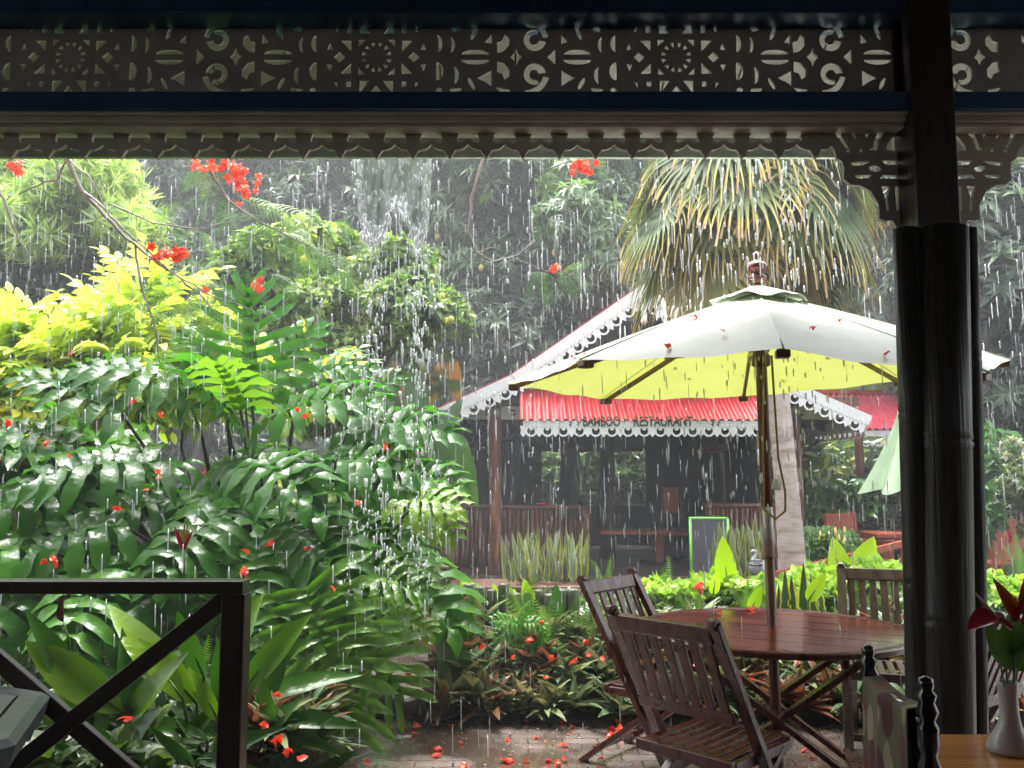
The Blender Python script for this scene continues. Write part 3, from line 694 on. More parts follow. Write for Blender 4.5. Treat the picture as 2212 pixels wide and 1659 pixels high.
bp = N.new('ShaderNodeBump'); bp.inputs['Strength'].default_value = .25; bp.inputs['Distance'].default_value = .01; L.new(n2.outputs[0], bp.inputs['Height']); L.new(bp.outputs[0], b_.inputs['Normal'])
tr = N.new('ShaderNodeBsdfTranslucent'); tr.inputs[0].default_value = (.38, .42, .085, 1)
ms = N.new('ShaderNodeMixShader'); ms.inputs[0].default_value = .30; L.new(b_.outputs[0], ms.inputs[1]); L.new(tr.outputs[0], ms.inputs[2]); L.new(ms.outputs[0], out.inputs[0])
can = m.build('canopy', m_can, um, smooth=True)
m_ven = mat('pale green vent canvas', (.66, .78, .60), (.56, .68, .50), rough=.4, scale=6)
m = M()
for k in range(8): m.tube([ap.lerp(cor[k], t_)+Vector((0, 0, .018*math.sin(math.pi*t_)+.001)) for t_ in np.linspace(.03, 1, 9)], .0045, 5)
m.build('seams', m_ven, um, smooth=True)
m = M()   # fluttering vent cap
def vf(u, v):
    a = u*2*math.pi; r = .02+.215*v; fl = .5+.5*math.cos(a*4+1)
    return (ap.x+r*math.cos(a)*(1+.12*fl*v), ap.y+r*math.sin(a), ap.z+.04-.088*v+.009*math.sin(a*5)*v*v+.007*math.sin(a*9+1)*v)
m.grid(vf, 73, 7); m.build('vent', m_ven, um, smooth=True)
m_fin = mat('dark red turned wood', (.16, .03, .03), (.09, .018, .018), rough=.25, scale=9, coat=.4)
fz = ap.z+.07
M().lathe((ap.x, ap.y, fz), [(.04, 0), (.05, .005), (.05, .018), (.032, .026), (.03, .035), (.055, .06), (.058, .075), (.045, .095), (.022, .11), (.018, .12), (.026, .135), (.024, .148), (.008, .158), (.001, .16)], 24).build('finial', m_fin, um, smooth=True)
m_pole = mat('dark brown pole', (.17, .07, .04), (.10, .04, .025), rough=.35, scale=6, stretch=(6, 6, .6), coat=.2)
base = Vector((TX, TYc, .0)); top = ap+Vector((0, 0, .05))
pz = lambda z: base.lerp(top, (z-base.z)/(top.z-base.z))
M().tube([pz(0.02), pz(1.13)], .026, 16).build('lower_pole', mat('red brown pole', (.13, .04, .028), (.09, .028, .02), rough=.35, scale=5), um, smooth=True)
M().tube([pz(1.08), pz(1.38)], .029, 16).build('metal_sleeve', mat('bare metal sleeve', (.5, .48, .47), (.38, .35, .34), rough=.35, scale=8, metal=.4), um, smooth=True)
M().tube([pz(1.34), pz(2.1), pz(top.z)], [.029, .031, .031], 16).build('upper_pole', m_pole, um, smooth=True)
M().lathe(pz(2.13), [(.036, -.04), (.05, -.03), (.05, .02), (.04, .035), (.05, .05), (.05, .09), (.036, .1)], 20).build('hub', m_pole, um, smooth=True)
hubp = pz(2.2)
for k in range(8):
    tip_ = ap.lerp(cor[k], .97)+Vector((0, 0, -.03)); e0 = ap+Vector((0, 0, -.06))
    midp = ap.lerp(cor[k], .55)+Vector((0, 0, .0))
    rb = M().bar(e0, tip_, .02, .026).build('rib', m_pole, um, bevel=.002)
    M().bar(hubp, midp+Vector((0, 0, -.012)), .018, .022).build('strut', m_pole, rb, bevel=.002)
    M().box(tip_+Vector((0, 0, -.004)), (.06, .06, .035), Matrix.Rotation(BET-k*math.pi/4, 3, 'Z')).build('pocket', m_pole, rb, bevel=.008)
m_cord = mat('ochre cord', (.35, .26, .12), rough=.7, scale=40)
q = [pz(2.15)+Vector((.05, -.03, 0)), pz(1.9)+Vector((.055, -.03, 0)), pz(1.6)+Vector((.062, -.03, 0)), pz(1.42)+Vector((.09, -.03, 0)), pz(1.32)+Vector((.085, -.03, 0)), pz(1.28)+Vector((.03, -.04, 0)), pz(1.33)+Vector((-.03, -.04, 0)), pz(1.7)+Vector((-.02, -.045, 0)), pz(2.15)+Vector((.0, -.05, 0))]
M().tube(q, .006, 6).build('cord', m_cord, um, smooth=True)
M().box(P(1678, 1047, 4.6), (.045, .02, .055), Matrix.Rotation(.2, 3, 'Y')).build('label_tag', mat('white tag', (.8, .8, .8), (.75, .75, .75), rough=.3), um, bevel=.006)

# ---- second, closed parasol behind the bamboo
q0 = P(1962, 1062, 8.2)
cu = thing('closed_parasol', (q0.x, 8.2, 0), 'folded pale green parasol hanging closed beyond the bamboo poles', 'parasol')
def cf(u, v):
    a = u*2*math.pi; r = (.05+.35*v**1.3)*(1+.22*math.cos(8*a))*.9; t = P(1945, 880, 8.2).z
    return (q0.x+r*math.cos(a)-.03*v, 8.2+r*math.sin(a), t+(q0.z-t)*v*(1+.03*math.cos(8*a)))
M().grid(cf, 97, 10).build('canopy', mat('folded pale green canvas', (.42, .56, .34), (.34, .46, .27), rough=.45, scale=6), cu, smooth=True)
M().tube([(q0.x, 8.2, 0), (q0.x, 8.2, 2.3)], .025, 10).build('pole', m_pole, cu, smooth=True)

# ---- red hardwood table and armchairs further back
def arm_chair(label):
    t = thing('garden_armchair', (0, 0, 0), label, 'armchair', 'red hardwood armchairs in the back garden')
    w = .27
    for s in (-1, 1):
        M().bar((s*w, -.27, 0), (s*w, -.33, 1.0), .05, .05, up=(0, 1, 0)).build('back_leg', m_teakr, t, bevel=.005)
        M().box2((s*w-.025, .2, 0), (s*w+.025, .25, .64)).build('front_leg', m_teakr, t, bevel=.005)
        M().box2((s*w-.035, -.28, .641), (s*w+.035, .29, .67)).build('armrest', m_teakr, t, bevel=.005)
    M().bar((-w, -.325, .96), (w, -.325, .96), .035, .08).build('top_rail', m_teakr, t, bevel=.005)
    m = M()
    for i in range(9): x = -w+.06+i*(2*w-.12)/8; m.bar((x, -.285, .5), (x, -.32, .92), .052, .016, up=(0, 1, 0))
    m.bar((-w+.026, -.285, .5), (w-.026, -.285, .5), .03, .06); m.build('backrest', m_teakr, t, bevel=.003)
    m = M()
    for i in range(7): m.box2((-w+.01, -.24+i*.07, .41), (w-.01, -.18+i*.07, .43))
    m.build('seat', m_teakr, t, bevel=.003)
    M().box2((-w+.026, .2, .35), (w-.026, .23, .405)).build('seat_frame', m_teakr, t)
    return t
a1 = arm_chair('red hardwood armchair nearest the lime hedge left of the garden table'); p = P(1862, 1180, 11.6); place(a1, (p.x, 11.6, .02), R_(-150))
a2 = copy_tree(a1); p = P(1848, 1180, 12.4); place(a2, (p.x, 12.5, .02), R_(-165), 'red hardwood armchair standing just behind another armchair')
a3 = copy_tree(a1); p = P(2138, 1180, 11.2); place(a3, (p.x, 11.2, .02), R_(20), 'red hardwood armchair right of the bamboo poles seen from behind')
a4 = copy_tree(a1); p = P(2095, 1180, 12.0); place(a4, (p.x, 12.0, .02), R_(80), 'red hardwood armchair half hidden by bamboo poles')
t = thing('hardwood_table', (P(1960, 1150, 12).x, 12, 0), 'red hardwood table between armchairs in the back garden', 'table')
M().box((P(1985, 1150, 12).x, 12, .74), (1.5, .9, .05)).build('table_top', m_teakr, t, bevel=.006)
M().box((P(1985, 1150, 12).x, 12, .66), (1.3, .75, .1)).build('apron', m_teakr, t)
for i in (-.6, .6):
    for j in (-.32, .32): M().box((P(1985, 1150, 12).x+i, 12+j, .305), (.07, .07, .61)).build('leg', m_teakr, t)
# ================================================ GROUND
m_soil = mat('dark wet soil', (.05, .035, .022), (.022, .016, .012), rough=.6, scale=5, bump=.5, bscale=25)
m_litter = mat('garden ground', (.05, .06, .025), (.03, .028, .016), rough=.7, scale=2.5, bump=.4)
# wet interlocking pavers
m_pav, nt, b_, out = newmat('wet interlocking pavers'); N = nt.nodes; L = nt.links
tc = N.new('ShaderNodeTexCoord')
b_.inputs['Coat Weight'].default_value = 1; b_.inputs['Coat Roughness'].default_value = .04
br = N.new('ShaderNodeTexBrick'); br.inputs['Scale'].default_value = 1; br.inputs['Brick Width'].default_value = .2; br.inputs['Row Height'].default_value = .1; br.inputs['Mortar Size'].default_value = .005
br.inputs['Color1'].default_value = (.29, .24, .215, 1); br.inputs['Color2'].default_value = (.21, .17, .15, 1); br.inputs['Mortar'].default_value = (.06, .05, .044, 1)
nz = N.new('ShaderNodeTexNoise'); nz.inputs['Scale'].default_value = 9; L.new(tc.outputs['Object'], nz.inputs[0])
wv = N.new('ShaderNodeVectorMath'); wv.operation = 'MULTIPLY_ADD'; wv.inputs[1].default_value = (.02, .02, 0); L.new(nz.outputs['Color'], wv.inputs[0]); L.new(tc.outputs['Object'], wv.inputs[2]); L.new(wv.outputs[0], br.inputs[0])
n1 = N.new('ShaderNodeTexNoise'); n1.inputs['Scale'].default_value = 1.3; n1.inputs['Detail'].default_value = 3; L.new(tc.outputs['Object'], n1.inputs[0])
pm = N.new('ShaderNodeMapRange'); pm.inputs[1].default_value = .50; pm.inputs[2].default_value = .57; L.new(n1.outputs[0], pm.inputs[0])   # 1 = puddle
mx = N.new('ShaderNodeMix'); mx.data_type = 'RGBA'; L.new(pm.outputs[0], mx.inputs[0]); L.new(br.outputs[0], mx.inputs[6]); mx.inputs[7].default_value = (.085, .062, .05, 1); L.new(mx.outputs[2], b_.inputs['Base Color'])
rr = N.new('ShaderNodeMapRange'); rr.inputs[3].default_value = .16; rr.inputs[4].default_value = .03; L.new(pm.outputs[0], rr.inputs[0]); L.new(rr.outputs[0], b_.inputs['Roughness'])
inv = N.new('ShaderNodeMath'); inv.operation = 'SUBTRACT'; inv.inputs[0].default_value = 1; L.new(pm.outputs[0], inv.inputs[1])
hm = N.new('ShaderNodeMath'); hm.operation = 'MULTIPLY'; L.new(br.outputs['Fac'], hm.inputs[0]); L.new(inv.outputs[0], hm.inputs[1])
bp = N.new('ShaderNodeBump'); bp.invert = True; bp.inputs['Strength'].default_value = .3; bp.inputs['Distance'].default_value = .006; L.new(hm.outputs[0], bp.inputs['Height'])
# rings thrown up by raindrops
vo = N.new('ShaderNodeTexVoronoi'); vo.inputs['Scale'].default_value = 7; L.new(tc.outputs['Object'], vo.inputs['Vector'])
s1 = N.new('ShaderNodeMath'); s1.operation = 'MULTIPLY'; s1.inputs[1].default_value = 46; L.new(vo.outputs['Distance'], s1.inputs[0])
s2 = N.new('ShaderNodeMath'); s2.operation = 'SINE'; L.new(s1.outputs[0], s2.inputs[0])
n5 = N.new('ShaderNodeTexNoise'); n5.inputs['Scale'].default_value = 28; n5.inputs['Detail'].default_value = 3; L.new(tc.outputs['Object'], n5.inputs[0])
ad = N.new('ShaderNodeMath'); ad.operation = 'MULTIPLY_ADD'; ad.inputs[1].default_value = .35; L.new(s2.outputs[0], ad.inputs[0]); L.new(n5.outputs[0], ad.inputs[2])
b2 = N.new('ShaderNodeBump'); b2.inputs['Strength'].default_value = .14; b2.inputs['Distance'].default_value = .006; L.new(ad.outputs[0], b2.inputs['Height']); L.new(bp.outputs[0], b2.inputs['Normal']); L.new(b2.outputs[0], b_.inputs['Normal'])
M().grid(lambda u, v: (-60+120*u, -10+100*v, -.03), 2, 2).build('ground', m_litter, kind='structure')
M().grid(lambda u, v: (-4+16*u, 2.5+3.3*v+(.0), -.0), 2, 2).add([(-1.5, 5.8, 0), (-.55, 5.8, 0), (-.9, 12, 0), (-2.2, 12, 0)], [(0, 1, 2, 3)]).build('paving', m_pav, kind='structure', origin=(0, 0, 0))
def soil_h(x, y):
    # centre bed: rises from the kerb line at y=5.62 to the log edging at 6.4, flat behind
    t = min(1, max(0, (y-5.6)/.85)); return -.02+.36*t*t*(3-2*t)
M().grid(lambda u, v: (-.55+9*u, 5.62+2.6*v, soil_h(0, 5.62+2.6*v)+.02*math.sin(u*60)*math.sin(v*9)), 60, 16).build('bed_soil', m_soil, smooth=True, kind='structure')
def lsoil(u, v):
    x0 = -9; y = 3.75+8.5*v; x1 = -1.15 if y > 5.6 else -1.0-.0*y-.25*(5.6-y)/1.8
    x = x0+(x1-x0)*u; e = min(1, (x1-x)/.5); return (x, y, -.02+.28*e*e*(3-2*e)+.02*math.sin(x*7)*math.cos(y*5))
M().grid(lsoil, 50, 40).build('shrub_bed_soil', m_soil, smooth=True, kind='structure')
# back garden lawn level
# ---- rough stones of the border
m_stone = mat('mossy stone', (.12, .085, .06), (.035, .03, .022), rough=.35, scale=3, bump=.6, bscale=12)
def stone(p, s, label):
    m = M(); k = random.random()*9
    m.grid(lambda u, v: (p[0]+s[0]*math.cos(u*6.2832)*math.sin(math.pi*v)*(1+.18*math.sin(u*6.2832*2+k)+.1*math.sin(v*9+k)), p[1]+s[1]*math.sin(u*6.2832)*math.sin(math.pi*v)*(1+.15*math.cos(u*6.2832*3+k)), p[2]+s[2]*math.cos(math.pi*v)*(1+.1*math.sin(u*6.2832*2+k))), 25, 13)
    return m.build('border_stone', m_stone, smooth=True, label=label, cat='stone', group='rough stones edging the beds')
for px, py, Y, s, lb in ((760, 1535, 5.5, (.11, .09, .06), 'rough stone at the left end of the border, under drooping lobed leaf'), (880, 1525, 5.8, (.20, .13, .085), 'large rusty brown stone at the edge between the two beds'), (960, 1525, 5.72, (.13, .10, .08), 'mossy stone below the ferns at the corner of the middle bed'), (700, 1570, 5.25, (.09, .08, .04), 'low flat stone beside the puddle at the left bed')):
    stone(P(px, py, Y), s, lb)
# ---- old log-shaped edging posts
m_log = mat('mossy concrete logs', (.075, .09, .05), (.035, .04, .025), rough=.55, scale=5, stretch=(2, 2, 1), bump=.5, bscale=22)
lg = None; k = 0
for px0, px1, py, Y in ((925, 1250, 1272, 6.4), (1430, 1790, 1318, 6.6), (1790, 2212, 1325, 6.5)):
    n = int((px1-px0)/24)
    for i in range(n):
        px = px0+(px1-px0)*(i+.5)/n; h = random.uniform(-.04, .05); c = P(px, py, Y+random.uniform(-.03, .03)); r = random.uniform(.036, .048)
        top_ = c.z+h
        M().lathe((c.x, c.y, 0), [(r, .15), (r*1.03, top_-.1), (r, top_-.012), (r*.8, top_), (.001, top_+.002)], 12).build('edging_post', m_log, smooth=True, cat='edging post', group='round edging posts %s' % ('among the ferns left of the chairs' if px1 < 1300 else 'behind the garden table'), label='mossy round edging post among ferns left of the folding chairs' if px1 < 1300 else 'mossy round edging post under the lime hedge behind the table')
# terracotta trough under the snake plants
m_terra = mat('wet terracotta', (.16, .07, .045), (.09, .045, .03), rough=.5, scale=5, bump=.2)
a = P(975, 1275, 8.6); c = P(1262, 1275, 8.6)
M().box2((a.x, 8.5, 0), (c.x, 9.1, a.z)).box2((a.x-.03, 8.47, a.z+.001), (c.x+.03, 9.13, a.z+.05)).build('planter', m_terra, label='long brown planter wall holding the snake plants before the bamboo balustrade', cat='planter', bevel=.01)
zpl = a.z+.05

# ================================================ THE PAVILION
m_white = mat('white painted boards', (.86, .86, .87), (.78, .78, .80), rough=.35, scale=5, bump=.05)
m_redr = mat('red corrugated roof', (.34, .008, .011), (.24, .006, .008), rough=.4, scale=3, spec=.3)
m_roofu = mat('dark rafters', (.03, .025, .025), (.02, .017, .017), rough=.7, scale=4)
m_bam = mat('orange brown bamboo', (.36, .12, .045), (.14, .05, .028), rough=.3, scale=4, stretch=(5, 5, 1), coat=.3)
m_bamd = mat('dark brown bamboo', (.20, .075, .045), (.07, .03, .022), rough=.35, scale=4, stretch=(7, 7, .7), coat=.2, lo=.3, hi=.7)
m_step = mat('wet concrete step', (.14, .11, .10), (.09, .07, .065), rough=.35, scale=4, bump=.2)
GY = 11.5
pv = thing('pavilion', (P(1400, 1200, 12).x, 12, 0), 'open sided pavilion with white fretwork gable, red awning and bamboo balustrades', 'pavilion')
E0 = P(925, 895, GY); K0 = P(1105, 812, GY); A0 = P(1386, 618, GY); K1 = Vector((2*A0.x-K0.x, GY, K0.z)); E1 = P(1875, 900, GY)
pts = [E0, K0, A0, K1, E1]
m = M()
for a, b_ in zip(pts[:-1], pts[1:]):
    d = (b_-a); L_ = d.length; nrm = Vector((-d.z, 0, d.x)).normalized()
    if nrm.z < 0: nrm = -nrm
    def rf(u, v, a=a, d=d, nrm=nrm): return a+d*u+Vector((0, -.12+6.3*v, 0))+nrm*(.012+.006*math.sin(v*6.3/.076*6.283))
    m.grid(rf, 2, 500)
m.build('roof', m_redr, pv)
m = M()
for a, b_ in zip(pts[:-1], pts[1:]): m.add([a+Vector((0, .05, -.02)), b_+Vector((0, .05, -.02)), b_+Vector((0, 6, -.02)), a+Vector((0, 6, -.02))], [(0, 1, 2, 3)])
for yy in (11.62, 13, 14.5, 16): 
    for a, b_ in zip(pts[:-1], pts[1:]): m.bar(a+Vector((0, yy-GY, -.08)), b_+Vector((0, yy-GY, -.08)), .05, .1)
m.build('rafters', m_roofu, pv)
def fringe(m, o, ux, uy, L_, per, th=.018, y0=0.0, r=.078, start=.5):
    """ring and drop fretwork hanging from o along ux; uy points down"""
    n = int(L_/per)
    per = L_/n; ux = np.array(ux); uy = np.array(uy); o = np.array(o)
    for i in range(n):
        cx = per*(i+.5)
        m.ring(o, ux, uy, th, cx, y0+r*.78, r*.68, r, 20)
        m.prism([(cx+r*.36*math.cos(a), y0+r*.36+r*.36*math.sin(a)) for a in np.linspace(0, 2*math.pi, 14, endpoint=False)], o+np.cross(ux, uy)*.002, ux, uy, th*.8)
        for s in (-.5, .5):
            if s < 0 and i: continue
            c2 = cx+s*per*1.0; w_ = per*.5-r+.012
            m.prism([(c2-w_, y0-.005), (c2+w_, y0-.005), (c2+w_*.7, y0+r*.7), (c2+w_*.9, y0+r*1.25), (c2, y0+r*1.85), (c2-w_*.9, y0+r*1.25), (c2-w_*.7, y0+r*.7)], o+np.cross(ux, uy)*.001, ux, uy, th*.9)
m = M(); mf = M()
for j, (a, b_) in enumerate(zip(pts[:-1], pts[1:])):
    d = (b_-a); L_ = d.length; d.normalize(); dn = Vector((d.z, 0, -d.x))
    if dn.z > 0: dn = -dn
    o = a+Vector((0, -.14-.002*j, 0)); bw = .135
    v = [o, o+d*L_, o+d*L_+dn*bw, o+dn*bw]
    if j in (1,): v[1] = o+d*L_; v[2] = o+d*L_+Vector((0, 0, -bw*1.15))
    if j in (2,): v[3] = o+Vector((0, 0, -bw*1.15))
    m.add(v+[p+Vector((0, .03, 0)) for p in v], [(0, 1, 2, 3), (7, 6, 5, 4), (0, 4, 5, 1), (3, 2, 6, 7), (0, 3, 7, 4), (1, 5, 6, 2)])
    fringe(mf, o+dn*(bw-.004)+Vector((0, .004, 0)), d, dn, L_-.06, .19)
m.build('barge_board', m_white, pv); mf.build('barge_fretwork', m_white, pv)
M().box((A0.x, GY-.16, A0.z-.28), (.07, .07, .36)).lathe((A0.x, GY-.16, A0.z-.54), [(.02, 0), (.045, .03), (.045, .07), (.03, .085)], 14).build('gable_finial', m_white, pv, bevel=.004)
# eave boards running back
for i, (E, s) in enumerate(((E0, 1), (E1, -1))):
    m = M().box((E.x+.02*s, GY+3, E.z-.07), (.03, 6, .12)); fringe(m, (E.x+.02*s, GY+.05, E.z-.13), (0, 1, 0), (0, 0, -1), 5.8, .19); m.build('eave_board', m_white, pv)
# gable infill, and dark walls added to keep the inside dim
ws, we = P(975, 1100, 12).x, P(1860, 1100, 12).x
m = M().add([(E0.x+.3, 12.2, E0.z+.0), (K0.x, 12.2, K0.z-.06), (A0.x, 12.2, A0.z-.08), (K1.x, 12.2, K1.z-.06), (E1.x-.3, 12.2, E1.z)], [(0, 1, 2, 3, 4)]); m.build('gable_infill', m_roofu, pv)
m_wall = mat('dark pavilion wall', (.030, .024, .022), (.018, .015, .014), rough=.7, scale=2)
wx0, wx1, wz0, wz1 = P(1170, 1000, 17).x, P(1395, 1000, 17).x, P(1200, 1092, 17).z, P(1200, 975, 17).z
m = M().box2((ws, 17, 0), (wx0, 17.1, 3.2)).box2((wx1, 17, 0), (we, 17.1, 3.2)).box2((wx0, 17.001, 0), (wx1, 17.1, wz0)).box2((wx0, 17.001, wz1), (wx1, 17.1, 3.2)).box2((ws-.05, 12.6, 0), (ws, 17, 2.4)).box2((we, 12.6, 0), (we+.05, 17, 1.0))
m.add([(ws, 17.05, 3.2), (we, 17.05, 3.2), (A0.x, 17.05, A0.z)], [(0, 1, 2)]); m.build('dimming_back_wall', m_wall, pv)
zf = P(1106, 1240, 12).z
M().box2((ws-.2, 11.75, .0), (we+.2, 17, zf)).box2((P(1262, 1, 12).x, 11.4, 0), (P(1700, 1, 12).x, 11.75, zf*.5)).build('floor_slab', m_step, pv, bevel=.01)
zfr = P(1106, 900, 12).z
M().box2((ws, 11.95, zfr-.04), (we, 12.01, zfr+.14)).build('frieze_board', m_white, pv)
M().box2((ws, 11.92, zfr+.142), (we, 12.05, zfr+.26)).build('tie_beam', mat('brown beam', (.13, .08, .05), rough=.5), pv)
m = M()
for i in range(14):
    x = ws+.22+i*.34
    if x > we: break
    for q in quad4([(.02, .012), (.07, .05), (.12, .02), (.08, .015)]): m.prism(q, (x, 11.948, zfr+.05), (1, 0, 0), (0, 0, 1), .003)
m.build('frieze_hole_shade', m_roofu, pv)  # dark slips laid on the board, standing in for shade inside cutouts
def bpost(px, Y, r, z1, mt, nm='bamboo_post', z0=None):
    x = P(px, 1100, Y).x; z0 = zf if z0 is None else z0
    m = M(); culm(m, (x, Y, z0), (x, Y, z1), r, (.12, .3, .5, .68, .85), .01); return m.build(nm, mt, pv, smooth=True)
bpost(1068, 11.9, .082, 2.5, m_bam); bpost(1725, 11.9, .07, 2.6, m_bamd); bpost(1262, 11.85, .075, P(1, 1095, 11.85).z, m_bamd); bpost(1530, 11.85, .05, P(1, 1092, 11.85).z, m_bamd)
bpost(1560, 16.8, .06, 2.6, m_bamd); bpost(1860, 12.6, .06, 2.3, m_bamd)
def balus(px0, px1, pyt, nm='balustrade', skip=None):
    x0, x1 = P(px0, 1100, 12).x, P(px1, 1100, 12).x; zt_ = P(1, pyt, 12).z; m = M(); x = x0
    while x < x1:
        r = random.uniform(.026, .034); x += r
        a = zf+(.10 if skip and x < P(skip, 1100, 12).x else .0)
        b_ = zt_-.03-(0 if not skip or x < P(1215, 1100, 12).x else .10)
        culm(m, (x, 12+random.uniform(-.01, .01), a), (x+random.uniform(-.01, .01), 12, b_), r, sorted(random.uniform(.1, .9) for _ in range(3)), n=9); x += r+.003
    m.build(nm, m_bamd, pv, smooth=True)
    M().tube([(x0-.03, 12, zt_), (x1+.03, 12, zt_)], .035, 10).build('handrail', m_bamd, pv, smooth=True); M().tube([(x0, 12, zf+.03), (x1, 12, zf+.03)], .02, 8).build('bottom_rail', m_bamd, pv, smooth=True)
balus(975, 1255, 1096, skip=1055); balus(1525, 1720, 1092)
# lamps
m_globe = mat('frosted globe', (.55, .5, .4), (.5, .45, .36), rough=.3)
for px, py in ((1071, 891), (1721, 886)):
    c = P(px, py, 11.8); M().lathe((c.x, c.y, c.z-.07), [(.07*math.sin(a), .07-.07*math.cos(a)) for a in np.linspace(.02, 3.1, 12)], 16).build('globe_lamp', m_globe, pv, smooth=True)
m_shade = mat('dark red lamp shade', (.14, .02, .022), (.09, .014, .016), rough=.6, scale=5)
for px, lb in ((1236, 'dark red pendant lamp hanging in the left half of the pavilion'), (1540, 'dark red pendant lamp hanging in the right half of the pavilion')):
    c = P(px, 968, 13.2); t = thing('pendant_lamp', c, lb, 'lamp', 'pendant lamps in the pavilion')
    M().lathe((c.x, c.y, c.z-.05), [(.02, .17), (.05, .14), (.19, .06), (.25, .0), (.24, -.01), (.05, .12)], 18, caps=False).build('lamp_shade', m_shade, t, smooth=True)
    M().tube([(c.x, c.y, c.z+.1), (c.x, c.y, c.z+1.0)], .008, 6).build('cord', m_roofu, t)
# awning
AY = 10.75
ax0, ax1 = P(1124, 905, AY).x, P(1692, 905, AY).x; az = P(1106, 907, AY).z; bz = P(1106, 835, 11.55).z
m = M().grid(lambda u, v: (ax0+(ax1-ax0)*u+.05*v*0, AY+.8*v, az+(bz-az)*v*(1.0)+.016*math.sin(u*(ax1-ax0)/.105*6.283)), 620, 3); m.build('awning_roof', m_redr, pv, smooth=True)
sx0, sx1 = P(1130, 920, AY+.04).x, P(1688, 920, AY+.04).x; sz1 = az-.008; sz0 = P(1106, 921.5, AY+.04).z
m = M().box2((sx0, AY+.03, sz0), (sx1, AY+.06, sz1)); fringe(m, (sx0, AY+.034, sz0+.004), (1, 0, 0), (0, 0, -1), sx1-sx0, .19, r=.072); m.build('sign_board', m_white, pv)
for x in (sx0+.02, sx1-.02): M().bar((x, AY+.08, az-.03), (x, 11.9, az-.03), .05, .05).build('awning_bracket', m_roofu, pv)
m_let = mat('green lettering', (.025, .075, .02), (.012, .035, .012), rough=.5, scale=30)
m_lets = mat('black lettering shade', (.02, .02, .02), rough=.6)
tx = P(1300, 915, AY).x
lw = P(1506, 915, AY).x-P(1358, 915, AY).x
for nm, mt, dx, dy in (('lettering', m_let, 0, AY+.021),):
    for word, pa, pb in (('BAMBOO', 1259, 1340), ('RESTAURANT', 1360, 1506)):
        xa_, xb_ = P(pa, 915, AY).x, P(pb, 915, AY).x
        text_obj(nm, word, .165, ((xa_+xb_)/2+dx, dy, sz0+.006), (1, 0, 0), (0, 0, 1), mt, pv, .002, sx=(xb_-xa_)/(len(word)*.165*.70), bold=.004)
m = M()   # little painted bamboo stalks either side of the words
for px in (1233, 1250, 1541, 1553):
    x = P(px, 915, AY).x; m.box2((x-.006, AY+.024, sz0+.0), (x+.006, AY+.029, sz1-.01))
    for q in range(5): m.prism([(0, 0), (.03, .012), (.012, .016)], (x, AY+.0245, sz0+.015+q*.022), (1 if q % 2 else -1, 0, 0), (0, 0, 1), .002)
m.build('painted_stalks', m_lets, pv)
# furniture inside
def ptable(px, py, Y, w_, lb, legpx):
    c = P(px, py, Y); t = thing('pavilion_table', (c.x, Y, zf), lb, 'table')
    M().box2((c.x-w_/2, Y-.3, c.z-.05), (c.x+w_/2, Y+.3, c.z)).build('table_top', m_teakr, t, bevel=.005)
    x = P(legpx, 1, Y).x; M().box2((x-.06, Y-.06, zf), (x+.06, Y+.06, c.z-.051)).build('leg', m_teakr, t)
    M().box2((x-.25, Y-.25, zf), (x+.25, Y+.25, zf+.04)).build('foot', m_roofu, t)
ptable(1370, 1145, 13.4, 1.05, 'orange topped table inside the pavilion', 1403); ptable(1448, 1148, 13.9, .7, 'small orange table inside the pavilion left of the chalkboard', 1470)
c = P(1449, 1122, 14.3); t = thing('dining_chair', (c.x, 14.3, zf), 'chair with orange back panel inside the dark pavilion', 'chair')
M().box2((c.x-.13, 14.28, 1.15-.33+.1), (c.x+.13, 14.31, 1.33)).build('backrest', m_teakr, t, bevel=.01)
M().box2((c.x-.2, 14.3, zf+.42), (c.x+.2, 14.7, zf+.46)).build('seat', m_roofu, t)
for i in (-.18, .18):
    M().box2((c.x+i-.02, 14.275, zf), (c.x+i+.02, 14.315, 1.36)).build('leg', m_roofu, t); M().box2((c.x+i-.02, 14.66, zf), (c.x+i+.02, 14.7, zf+.419)).build('leg', m_roofu, t)
c = P(1172, 1088, 12); M().lathe((c.x, 12, c.z-.03), [(.001, 0), (.06, 0), (.085, .02), (.09, .035), (.07, .035), (.06, .015)], 16).build('red_dish', mat('red plastic', (.6, .03, .04), rough=.3), label='small red dish on the bamboo handrail of the pavilion', cat='dish', smooth=True)

# ---- second little building with red roof at the right
HY = 14.5
hut = thing('garden_hut', (P(1960, 1000, HY).x, HY+1.5, 0), 'small building at the right with red corrugated roof and white fretwork eave', 'building')
hx0, hx1 = P(1700, 900, HY).x, P(2118, 900, HY).x; hz0, hz1 = P(1, 926, HY).z, P(1, 852, HY+1.6).z
m = M().grid(lambda u, v: (hx0+(hx1-hx0)*u, HY+1.6*v, hz0+(hz1-hz0)*v+.016*math.sin(u*(hx1-hx0)/.11*6.283)), 420, 2)
m.build('roof', mat('pinkish red roof', (.55, .06, .10), (.42, .04, .07), rough=.25, scale=3), hut)
M().tube([(hx0, HY+1.6, hz1+.02), (hx1, HY+1.6, hz1+.02)], .06, 10).build('ridge_cap', m_redr, hut, smooth=True)
m = M().box2((hx0, HY+.02, hz0-.16), (hx1, HY+.05, hz0-.03)); fringe(m, (hx0, HY+.024, hz0-.155), (1, 0, 0), (0, 0, -1), hx1-hx0, .19); m.build('eave_board', m_white, hut)
m = M()
for x in (hx0+.2, hx1-.15): m.tube([(x, HY+.2, 0), (x, HY+.2, hz0)], .07, 12)
m.build('post', m_roofu, hut)
M().box2((hx0, HY+3, 0), (hx1, HY+3.05, .9)).build('low_wall', m_roofu, hut)
